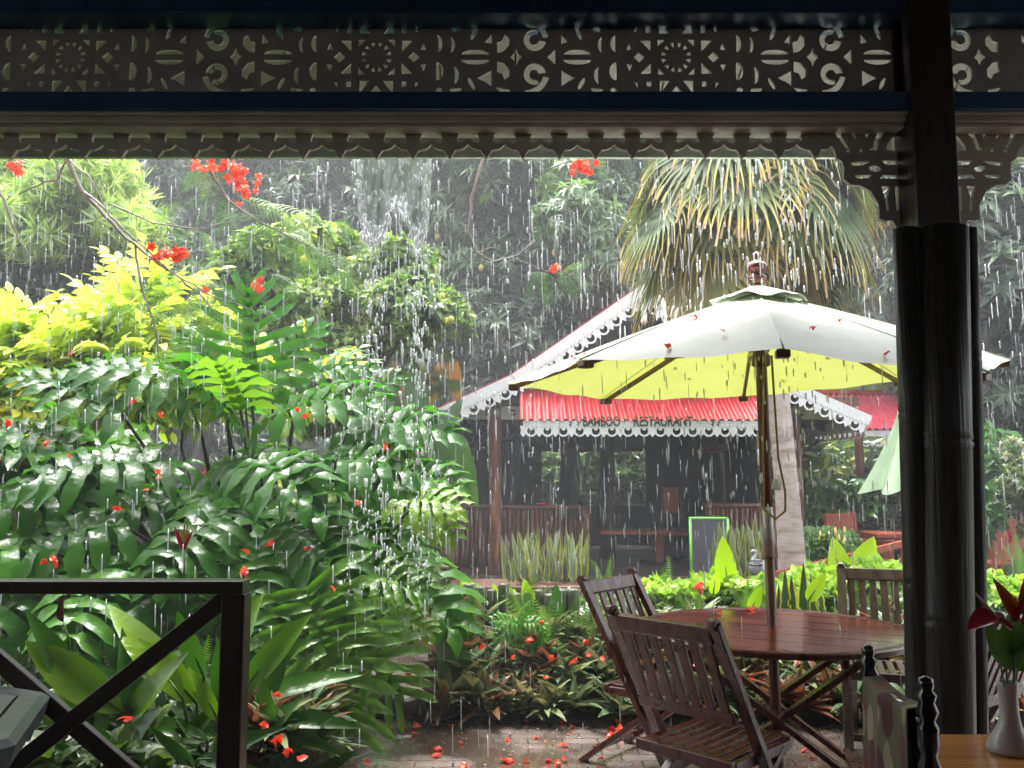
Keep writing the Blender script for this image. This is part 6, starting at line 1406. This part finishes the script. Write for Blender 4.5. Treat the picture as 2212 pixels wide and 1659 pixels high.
twig([(145, 340, 5.8), (120, 390, 5.8), (90, 395, 5.8), (40, 420, 5.8)], .008, .003); twig([(100, 300, 5.8), (125, 370, 5.8), (132, 440, 5.8)], .006, .003)
twig([(-40, 380, 5.7), (10, 430, 5.7), (40, 520, 5.7), (80, 570, 5.7)], .012, .003)
twig([(560, 100, 6.4), (440, 340, 6.2), (490, 430, 6.2), (560, 480, 6.2), (640, 520, 6.3), (730, 560, 6.4)], .012, .003)
twig([(1080, 200, 6.6), (1042, 345, 6.3), (1018, 430, 6.3), (1012, 500, 6.3), (1030, 545, 6.3), (1065, 565, 6.3), (1110, 555, 6.3), (1150, 525, 6.3)], .013, .004)
twig([(1110, 555, 6.3), (1160, 580, 6.3), (1200, 590, 6.3), (1245, 595, 6.3)], .004, .002); twig([(1030, 545, 6.3), (1060, 535, 6.3), (1080, 530, 6.3)], .004, .002)
twig([(1080, 200, 6.6), (1200, 260, 6.5), (1270, 330, 6.4)], .008, .003)
tw.build('branches', m_tw, fb, smooth=True)
def T_pinnate(nl=13, seed=0):
    V = []; F = []; U = []
    for i in range(nl):
        t = .10+.9*i/(nl-1); L_ = .26*math.sin(math.pi*(t*.8+.16)); z = -.35*t*t
        for s in (-1, 1):
            nn_ = 12; d = np.array([s*.86, .5, -.12]); c0_ = np.array([0, t, z]); d /= np.linalg.norm(d); q = np.array([-d[1], d[0], 0])
            for j in range(nn_):
                a = (j+.5)/nn_; cc = c0_+d*L_*a+np.array([0, 0, -.10*a*a]); hw = .030*(1-.5*a); b0 = len(V)
                wl = L_/nn_*.42
                V += [tuple(cc-d*wl), tuple(cc+q*hw+d*wl*.4), tuple(cc+d*wl), tuple(cc-q*hw+d*wl*.4)]; U += [(0, t)]*4; F.append(tuple(range(b0, b0+4)))
    V += [(-.005, 0, 0), (.005, 0, 0), (.003, 1, -.36), (-.003, 1, -.36)]; U += [(0, 0)]*4; b0 = len(V)-4; F.append((b0, b0+1, b0+2, b0+3))
    return np.array(V, float), grp(F), np.array(U)
TP = T_pinnate(); m = M()
def pin(px, py, Y, dx, dz, s, rn=.5, n=1):
    s *= .9
    for i in range(n): m.cloud(TP, [npv(P(px, py, Y))+rng.normal(0, .01, 3)], [(dx+random.gauss(0, .15), random.gauss(-.1, .2), dz+random.gauss(0, .15))], [(random.uniform(-.6, .6), -.9, .5)], [s*random.uniform(.85, 1.1)], [rn])
for a in ((480, 345, 6.2, -.4, -.9, .32), (470, 420, 6.2, -.9, -.2, .3), (480, 430, 6.2, -.3, -1, .33), (500, 440, 6.2, .2, -1, .33), (520, 430, 6.2, .9, -.2, .42), (540, 440, 6.2, 1, -.35, .45), (440, 360, 6.2, -.6, -.5, .28), (450, 350, 6.2, .2, -.8, .28), (560, 480, 6.2, .6, -.8, .35), (600, 500, 6.3, 1, -.3, .38), (640, 520, 6.3, .3, -1, .36), (660, 530, 6.3, .9, -.5, .42), (700, 545, 6.3, .2, -1, .3), (560, 480, 6.2, -.2, -1, .3),
          (420, 495, 5.8, .3, .8, .22), (460, 490, 5.8, .8, .4, .25), (380, 500, 5.8, .2, -.9, .25), (500, 480, 5.8, .8, -.1, .25), (440, 495, 5.8, .4, -.9, .22), (330, 480, 5.7, .5, .7, .22), (290, 440, 5.7, .8, .2, .2), (350, 570, 5.8, .1, -1, .3), (330, 560, 5.8, -.3, -1, .26), (420, 620, 5.8, .2, -1, .34), (430, 600, 5.8, .8, -.3, .3), (480, 690, 5.8, .4, -.8, .3), (450, 650, 5.8, .8, -.6, .32), (500, 660, 5.8, .6, -.7, .28), (340, 760, 5.8, -.7, -.4, .3), (340, 760, 5.8, .4, -.8, .3), (330, 690, 5.8, .8, .1, .28), (310, 650, 5.8, -.7, -.6, .26), (345, 780, 5.8, .7, .2, .3), (385, 820, 5.8, .6, -.5, .28), (370, 800, 5.8, -.5, -.7, .25), (400, 740, 5.8, .7, .4, .3), (260, 360, 5.8, .4, -.7, .2), (60, 390, 5.8, -.4, -.8, .2), (20, 370, 5.8, .4, -.9, .2), (410, 860, 5.8, .1, -1, .26),
          (1170, 590, 6.2, -.5, -.8, .25), (1180, 590, 6.2, -.1, -1, .28), (1200, 590, 6.2, .5, -.5, .26), (1190, 590, 6.2, -.6, .3, .22), (1230, 595, 6.2, .8, -.4, .2), (1215, 590, 6.2, .6, .4, .2), (1150, 520, 6.4, .4, .5, .1), (1270, 330, 6.4, -.4, -.8, .2), (1280, 320, 6.4, .3, -1, .18), (560, 140, 6.3, -.2, -1, .3), (1030, 440, 6.3, .6, .2, .14)):
    pin(*a, rn=random.random(), n=1)
for i in range(40): pin(random.uniform(250, 560), random.uniform(560, 860), 5.9, random.uniform(-.8, .8), random.uniform(-1, .2), random.uniform(.16, .28), random.random()*.8)
for i in range(22): pin(random.uniform(560, 760), random.uniform(430, 620), 6.4, random.uniform(-.2, 1), random.uniform(-1, 0), random.uniform(.2, .32), random.random()*.7)
m.build('leaves', m_pin, fb)
T_pet = T_leaf(.44, .35, .55, 6, .6, wave=.25)
T_flw = T_join([(T_pet, (math.sin(a), math.cos(a), .35), (0, 0, 1), (0, 0, 0), 1) for a in np.linspace(0, 5.03, 5)])
def blossom(px, py, Y, n, spx, spy, lb, s=.034):
    n = int(n*1.5)
    c = P(px, py, Y); o = M(); 
    k = Y/FPX
    for i in range(n):
        q = npv(c)+np.array([random.gauss(0, spx*k), random.uniform(-.06, .06), random.gauss(0, spy*k)]); a = rndunit(1)[0]*.5+np.array([0, -.8, .1])
        o.cloud(T_flw, [q], perp(a[None]/np.linalg.norm(a)), [a/np.linalg.norm(a)], [s*random.uniform(.8, 1.15)], [random.random()])
        for j in range(4): e = rndunit(1)[0]*.03; o.cloud((T_lance[0]*np.array([.25, 1, 1]), T_lance[1], T_lance[2]), [q], [a+rndunit(1)[0]*.4], [(1, 0, 0)], [s*1.5], [1.0])
    o.build('blossoms', m_red, fb, smooth=True)['label'] = lb
blossom(495, 365, 6.1, 12, 22, 14, 'largest cluster of red blossoms'); blossom(525, 405, 6.1, 11, 17, 17, 'red blossoms on the twig tip'); blossom(440, 358, 6.1, 5, 10, 6, 'red blossoms left of the largest cluster')
blossom(345, 545, 5.75, 6, 8, 12, 'red blossoms low on the left twig'); blossom(392, 552, 5.75, 6, 9, 7, 'small red blossom cluster'); blossom(42, 368, 5.7, 5, 9, 10, 'red blossoms at the far left')
blossom(1268, 360, 6.3, 11, 14, 12, 'red blossoms left of the palm'); blossom(560, 622, 5.8, 3, 9, 6, 'small orange red blossoms'); blossom(1208, 578, 6.2, 3, 8, 4, 'orange blossom on the curved twig'); blossom(443, 634, 5.8, 1, 3, 3, 'single blossom')

# ---- red flower spikes
m_hel = mat('red and yellow bracts', (.72, .05, .05), (.78, .50, .10), rough=.3, scale=12)
def spike(px0, py0, px1, py1, Y, s, lb, n=1, mt=None):
    a = P(px0, py0, Y); b_ = P(px1, py1, Y); t = thing('flower_spike', a, lb, 'flower'); M().tube([a, a.lerp(b_, .5)+Vector((.01, 0, 0)), b_], [.006, .005, .004], 6).build('stem', m_green, t, smooth=True); m = M()
    for i in range(n):
        ang = 0 if n == 1 else -.6+1.2*i/(n-1); m.cloud(T_leaf(.16, .9, .05, 6, .6), [npv(b_)], [(math.sin(ang)+(px1-px0)*.003, -.1, math.cos(ang))], [(random.uniform(-.5, .5), -1, 0)], [s], [.5])
    m.build('bracts', mt or m_redfl, t, smooth=True)
q0_ = P(398, 1262, 4.9); q1_ = P(398, 1190, 4.9); t = thing('flower', q0_, 'red and yellow parrot flower standing above the railing', 'flower')
M().tube([q0_, q1_], .005, 6).build('stem', m_green, t, smooth=True); T_br = T_leaf(.085, .9, .05, 6, .6)
M().cloud(T_br, [npv(q1_)]*2, [(-.42, -.1, 1), (.42, -.1, 1)], [(.2, -1, 0), (-.2, -1, 0)], [.15, .13], [.5]*2).build('bracts', mat('scarlet bracts', (.75, .03, .05), (.6, .02, .04), rough=.35), t, smooth=True)
M().cloud(T_br, [npv(q1_)+np.array([0, 0, .03])]*4, [(-.2, -.1, 1), (0, -.1, 1), (.15, -.1, 1), (.3, -.15, 1)], [(0, -1, 0)]*4, [.10, .125, .12, .10], [.5]*4).build('florets', mat('yellow florets', (.85, .62, .15), (.75, .3, .08), rough=.4, scale=30), t, smooth=True)
spike(150, 1420, 137, 1345, 4.1, .13, 'slim pink red flower spike behind the railing at the left'); spike(992, 1290, 989, 1248, 6.3, .10, 'thin red flower spike at the corner of the middle bed')
spike(2190, 1250, 2177, 1175, 7.0, .13, 'pink red spike flower at the right beyond the armchair')
q = P(1512, 1268, 6.6); t = thing('flower', (q.x, q.y, q.z-.2), 'round orange red flower head on the lime hedge behind the nearest chair', 'flower'); m = M()
for i in range(14): a = rndunit(1)[0]*.5+np.array([0, -.6, .4]); m.cloud(T_flw, [npv(q)+rng.normal(0, .012, 3)], perp(a[None]/np.linalg.norm(a)), [a/np.linalg.norm(a)], [.028], [random.random()])
m.build('petals', m_red, t, smooth=True); M().tube([q, q-Vector((0, 0, .3))], .004, 6).build('stem', m_green, t)

# ---- fallen blossoms: each its own thing
FP = []
for i in range(4):
    m = M(); kk = (5, 4, 2, 1)[i]; aa = rng.uniform(0, 6.28, kk); m.cloud(T_pet, np.stack([rng.normal(0, .008, kk), rng.normal(0, .008, kk), rng.uniform(.006, .018, kk)], 1), np.stack([np.cos(aa), np.sin(aa), rng.uniform(-.1, .5, kk)], 1), np.stack([rng.normal(0, .5, kk), rng.normal(0, .5, kk), np.ones(kk)], 1), rng.uniform(.028, .04, kk), rng.random(kk))
    FP.append(m.build('fallen_blossom', m_red, smooth=True, origin=(0, 0, 0)))
def fallen(p, lb, g, s=1.0, i=None, tilt=.25):
    o = FP[random.randrange(4) if i is None else i].copy(); COL.objects.link(o); o.location = p; o.scale = (s, s, s*random.uniform(.6, 1.3)); o.rotation_euler = (random.uniform(-tilt, tilt), random.uniform(-tilt, tilt), random.uniform(0, 6.28)); tag(o, lb, 'fallen flower', g)
G_ = 'red blossoms fallen on the wet paving'; L1 = 'red blossom fallen on the wet brown paving'
for px, py, s in ((895, 1577, 1.3), (893, 1590, 1.2), (935, 1572, 1), (975, 1570, .9), (870, 1575, .8), (800, 1565, .9), (768, 1575, .8), (885, 1556, .9), (1065, 1553, .8), (1145, 1562, 1.1), (1218, 1563, 1), (1242, 1575, 1), (1330, 1582, 1.5), (1335, 1590, 1.3), (1322, 1594, 1.2), (1345, 1588, 1.2), (1325, 1577, 1.1), (945, 1622, 1), (950, 1635, 1.1), (1080, 1648, 1.1), (1225, 1613, 1.1), (1000, 1610, .8), (785, 1655, 1), (765, 1650, .9), (1330, 1560, .9), (1300, 1648, 1.1), (1200, 1655, 1), (1005, 1655, 1.1), (1365, 1558, .9), (1420, 1600, .9), (1712, 1550, 1), (1718, 1556, .9), (1730, 1548, .8), (1745, 1625, 1), (1760, 1640, .9), (1095, 1600, .8), (1160, 1595, .7)):
    Y = 1.5*(math.cos(PITCH)-(829.5-py)/FPX*math.sin(PITCH))/((py-829.5)/FPX*math.cos(PITCH)-math.sin(PITCH)); q = P(px, py, Y); fallen((q.x, q.y, .004), L1, G_, s)
for px, py in ((1553, 1322), (1625, 1316), (1618, 1318), (1858, 1330), (1978, 1345), (1975, 1348)):
    Yt = (1.5-TZ)*(math.cos(PITCH)-(829.5-py)/FPX*math.sin(PITCH))/((py-829.5)/FPX*math.cos(PITCH)-math.sin(PITCH)); q = P(px, py, Yt); fallen((q.x, q.y, TZ+.004), 'red blossom lying on the wet round table top', 'red blossoms on the round table', .9)
for px, py, Y in ((103, 955, 5.35), (100, 960, 5.35), (345, 1025, 5.2), (338, 1038, 5.2), (445, 1022, 5.2), (115, 1212, 4.9), (98, 1212, 4.9), (655, 905, 5.6), (645, 890, 5.6), (530, 1195, 5.0), (525, 1225, 4.95), (528, 1238, 4.95), (712, 1272, 4.85), (660, 1190, 5.1), (830, 960, 5.5), (350, 895, 5.4), (288, 865, 5.6), (155, 765, 5.8), (480, 808, 5.9), (310, 1062, 5.1), (15, 915, 5.4), (770, 1090, 5.2), (585, 1170, 5.0), (1, 1000, 5.3), (515, 835, 5.9), (1045, 1395, 5.8), (140, 985, 5.3), (245, 1100, 5.1)):
    fallen(P(px, py, Y), 'red blossom caught on the dark lobed leaves of the big shrub', 'red blossoms caught on the big shrub', 1.0, tilt=1.2)
for px, py, Y in ((1165, 1345, 5.9), (1145, 1385, 5.8), (1190, 1420, 5.7), (1110, 1425, 5.65), (1175, 1465, 5.6), (1268, 1385, 5.8), (1272, 1415, 5.7), (1240, 1430, 5.65), (1300, 1420, 5.7), (1620, 1470, 5.6), (1500, 1440, 5.7), (1720, 1430, 5.7), (1780, 1410, 5.8), (1580, 1420, 5.8), (1660, 1500, 5.6), (1880, 1450, 5.6), (885, 1455, 5.6), (905, 1460, 5.6), (2110, 1460, 5.6)):
    fallen(P(px, py, Y), 'red blossom caught among the rosette plants of the middle bed', 'red blossoms on the middle bed', .9, tilt=1.0)
for px, py, Y in ((280, 1560, 3.9), (600, 1600, 4.0), (620, 1625, 4.0), (645, 1645, 4.0), (575, 1575, 4.1), (340, 1400, 4.0), (330, 1560, 3.9), (600, 1500, 4.1), (165, 1570, 3.8), (225, 1640, 3.8), (265, 1555, 3.85)):
    fallen(P(px, py, Y), 'red blossom caught on the broad leaves behind the railing', 'red blossoms on the broad leaved plants', 1.0, tilt=1.0)
for k_, u_, v_ in ((7, .4, .9), (0, .35, .75), (0, .6, .9), (7, .7, .7), (1, .5, .8), (1, .3, .92), (7, .2, .5), (6, .4, .9), (2, .5, .6), (0, .8, .5), (3, .5, .8), (4, .3, .85), (4, .7, .7), (3, .3, .7), (5, .5, .8)):
    A, B = cor[k_], cor[(k_+1) % 8]; q = ap.lerp(A.lerp(B, u_), v_); q.z += .018*math.sin(math.pi*v_)-.012*math.sin(math.pi*u_)*v_*v_+.008
    fallen(q, 'red petal stuck on the pale green parasol canopy', 'red petals stuck on the parasol', .75, i=2 if random.random() < .7 else 0, tilt=.1)
for i, o in enumerate(FP): o.location = P(1100+40*i, 1605, 4.85); o.location.z = .004; tag(o, L1, 'fallen flower', G_)

# ---- bits of yellow leaf and stamens washed over the paving
m = M(); k = 170; sy = rng.uniform(4.3, 5.6, k); sx = (rng.uniform(520, 2050, k)-1106)/FPX*sy; sx = np.maximum(sx, -1.0-.25*(5.6-sy)/1.8); aa = rng.uniform(0, 6.28, k)
m.cloud(T_tiny, np.stack([sx, sy, np.full(k, .006)], 1), np.stack([np.cos(aa), np.sin(aa), rng.uniform(0, .2, k)], 1), np.stack([rng.normal(0, .2, k), rng.normal(0, .2, k), np.ones(k)], 1), rng.uniform(.008, .03, k))
m.build('leaf_litter', leafmat('washed leaf bits', [(.10, .06, .03), (.35, .22, .06), (.45, .10, .04)], .1), kind='stuff')
# ================================================ RAIN
m_rain, nt, b_, out = newmat('falling water'); b_.inputs['Base Color'].default_value = (.85, .88, .92, 1); b_.inputs['Roughness'].default_value = .15; b_.inputs['Alpha'].default_value = .32; b_.inputs['Specular IOR Level'].default_value = .8
m_rain2, nt, b2_, out = newmat('run off water'); b2_.inputs['Base Color'].default_value = (.92, .94, .97, 1); b2_.inputs['Roughness'].default_value = .1; b2_.inputs['Alpha'].default_value = .6; b2_.inputs['Specular IOR Level'].default_value = .8
T_drop = (np.array([(0, 0, 0), (-1, .25, 0), (0, .25, 1), (1, .25, 0), (0, .25, -1), (-.8, .8, 0), (0, .8, .8), (.8, .8, 0), (0, .8, -.8), (0, 1, 0)], float), [np.array([(0, 2, 1), (0, 3, 2), (0, 4, 3), (0, 1, 4), (9, 5, 6), (9, 6, 7), (9, 7, 8), (9, 8, 5)]), np.array([(1, 2, 6, 5), (2, 3, 7, 6), (3, 4, 8, 7), (4, 1, 5, 8)])], np.zeros((10, 2)))
def drops(m, pos, r, L_):
    pos = np.asarray(pos); k = len(pos); t = T_drop[0]; V = np.empty((k, 10, 3)); tilt = rng.normal(.02, .015, k)
    V[:, :, 0] = pos[:, None, 0]+t[None, :, 0]*r[:, None]+t[None, :, 1]*(L_*tilt)[:, None]; V[:, :, 1] = pos[:, None, 1]+t[None, :, 2]*r[:, None]; V[:, :, 2] = pos[:, None, 2]-t[None, :, 1]*L_[:, None]
    i = m.addv(V.reshape(-1, 3)); offs = i+np.arange(k)*10
    for g in T_drop[1]: m.f.append((g[None]+offs[:, None, None]).reshape(-1, g.shape[1]))
n = 3600; Y = rng.uniform(4.6, 11.3, n); px = rng.uniform(-60, 2270, n); z = rng.uniform(.1, 4.6, n)
x = (px-1106)/FPX*Y; keep = ((x-UC.x)**2+(Y-UD)**2 > RU**2) | (z > 2.2)
keep &= (np.abs(z-1.5)/Y < .55)
m = M(); q = np.stack([x, Y, z], 1)[keep]; k = len(q); drops(m, q, rng.uniform(.001, .0034, k), rng.uniform(.03, .20, k)); m.build('rain', m_rain, kind='stuff', smooth=True)
# run-off from the gutter: strings of drops
m = M(); GYY = FY+.16; zt0 = zf0+.05; P_l = []
for px in rng.uniform(-30, 2230, 130):
    x = (px-1106)/FPX*GYY; zz = zt0-rng.uniform(0, .5); nn_ = int(rng.integers(3, 10))
    for i in range(nn_): zz -= rng.uniform(.08, .38)*(1+i*.12); P_l.append((x+rng.normal(0, .006), GYY+rng.normal(0, .02), zz))
q = np.array(P_l); q = q[q[:, 2] > .05]; k = len(q); drops(m, q, rng.uniform(.0015, .0046, k), rng.uniform(.02, .13, k))
P_l = []
for px, dens in ((1650, 40), (1712, 44), (1740, 18), (1512, 14), (1580, 22), (1518, 8), (1395, 8), (1760, 20), (1820, 18), (940, 18), (690, 12), (480, 10), (200, 8), (1145, 16), (1100, 14)):
    x = (px-1106)/FPX*GYY; zz = zt0
    for i in range(dens): P_l.append((x+rng.normal(0, .008+.0012*i), GYY+rng.normal(0, .02), zt0-.9*(i/dens)**1.2*2.0*rng.uniform(.8, 1.1)))
q = np.array(P_l); k = len(q); drops(m, q, rng.uniform(.003, .0065, k), rng.uniform(.02, .07, k))
m.build('roof_run_off', m_rain2, kind='stuff', smooth=True)
# the spout where the gutter overflows: a bulging sheet, breaking into drops
m_sheet, nt, b_, out = newmat('sheet of water'); b_.inputs['Base Color'].default_value = (.72, .80, .76, 1); b_.inputs['Roughness'].default_value = .06; b_.inputs['Alpha'].default_value = .6; b_.inputs['Specular IOR Level'].default_value = 1
xs0, xs1 = (750-1106)/FPX*GYY, (928-1106)/FPX*GYY
def hb(u): return -.36-.0*u+.15*math.exp(-((u-.55)/.16)**2)-.07*math.exp(-((u-.25)/.1)**2)-.08*math.exp(-((u-.85)/.08)**2)+.02*math.sin(u*31)
def sf(u, v):
    s = .5+(u-.5)*(1-.16*v); return (xs0+(xs1-xs0)*s, GYY+.10*v+.012*math.sin(u*25+v*5)+.01*math.sin(u*11), zt0+.02+hb(u)*v)
o = M().grid(sf, 60, 24).build('water_sheet', m_sheet, kind='stuff', smooth=True)
P_l = []
for i in range(330):
    u = rng.random(); v = 1+abs(rng.normal(0, .12)); p = sf(u, 1); P_l.append((p[0], p[1]+rng.normal(0, .02), p[2]-rng.normal(0, .03)))
for i in range(150):
    u = rng.random(); v = rng.random(); e = 0 if rng.random() < .5 else 1; u = u*.07 if e else 1-u*.07; p = sf(u, v); P_l.append((p[0]+rng.normal(0, .01), p[1]-.01, p[2]))
for i in range(120): u, v = rng.random(), rng.random()*.9; p = sf(u, v); P_l.append((p[0], p[1]-.02, p[2]))
for i in range(520):
    u = rng.choice([.15, .3, .8, .92])+rng.normal(0, .06); p = sf(min(max(u, 0), 1), 1); f = rng.random()**1.1; P_l.append((p[0]+rng.normal(0, .012+.05*f), p[1]+.05*f, p[2]-1.9*f))
q = np.array(P_l); k = len(q); m = M(); drops(m, q, rng.uniform(.0025, .006, k), rng.uniform(.015, .06, k)); m.build('splashing_water', m_rain2, kind='stuff', smooth=True)
# little crowns and beads of water bouncing off paving and table
k = 420; m = M(); sy = rng.uniform(4.35, 5.6, k); sx = (rng.uniform(480, 2000, k)-1106)/FPX*sy; sx = np.maximum(sx, -1.05-.25*(5.6-sy)/1.8)
sx2 = TX+rng.uniform(-.6, .6, 160); sy2 = TYc+rng.uniform(-.5, .5, 160); q2 = (sx2-TX)**2+(sy2-TYc)**2 < .42**1
P_l = np.stack([sx, sy, rng.uniform(.004, .03, k)], 1)
drops(m, P_l, rng.uniform(.0015, .009, k)*rng.random(k), rng.uniform(.001, .005, k)); m.build('splashes', m_rain2, kind='stuff', smooth=True)
# drips from the parasol rim
P_l = []
for i in range(60):
    kk = int(rng.integers(0, 8)); A, B = cor[kk], cor[(kk+1) % 8]; p = A.lerp(B, rng.random()); P_l.append((p.x, p.y, p.z-.03-rng.random()**2*1.2))
q = np.array(P_l); k = len(q); m = M(); drops(m, q, rng.uniform(.002, .004, k), rng.uniform(.012, .04, k)); m.build('parasol_drips', m_rain2, kind='stuff', smooth=True)
# ================================================ HAZE: the rain-filled air
hz = M().box2((-45, -6, -1.2), (45, 30.5, 20)).build('haze', m_backing, kind='stuff')
m_hz = bpy.data.materials.new('haze'); m_hz.use_nodes = True; nt = m_hz.node_tree
nt.nodes.remove(nt.nodes['Principled BSDF']); v_ = nt.nodes.new('ShaderNodeVolumePrincipled'); v_.inputs['Density'].default_value = HAZE; v_.inputs['Color'].default_value = (.93, .96, 1, 1); v_.inputs['Anisotropy'].default_value = .2
nt.links.new(v_.outputs[0], nt.nodes['Material Output'].inputs['Volume']); hz.data.materials.clear(); hz.data.materials.append(m_hz)
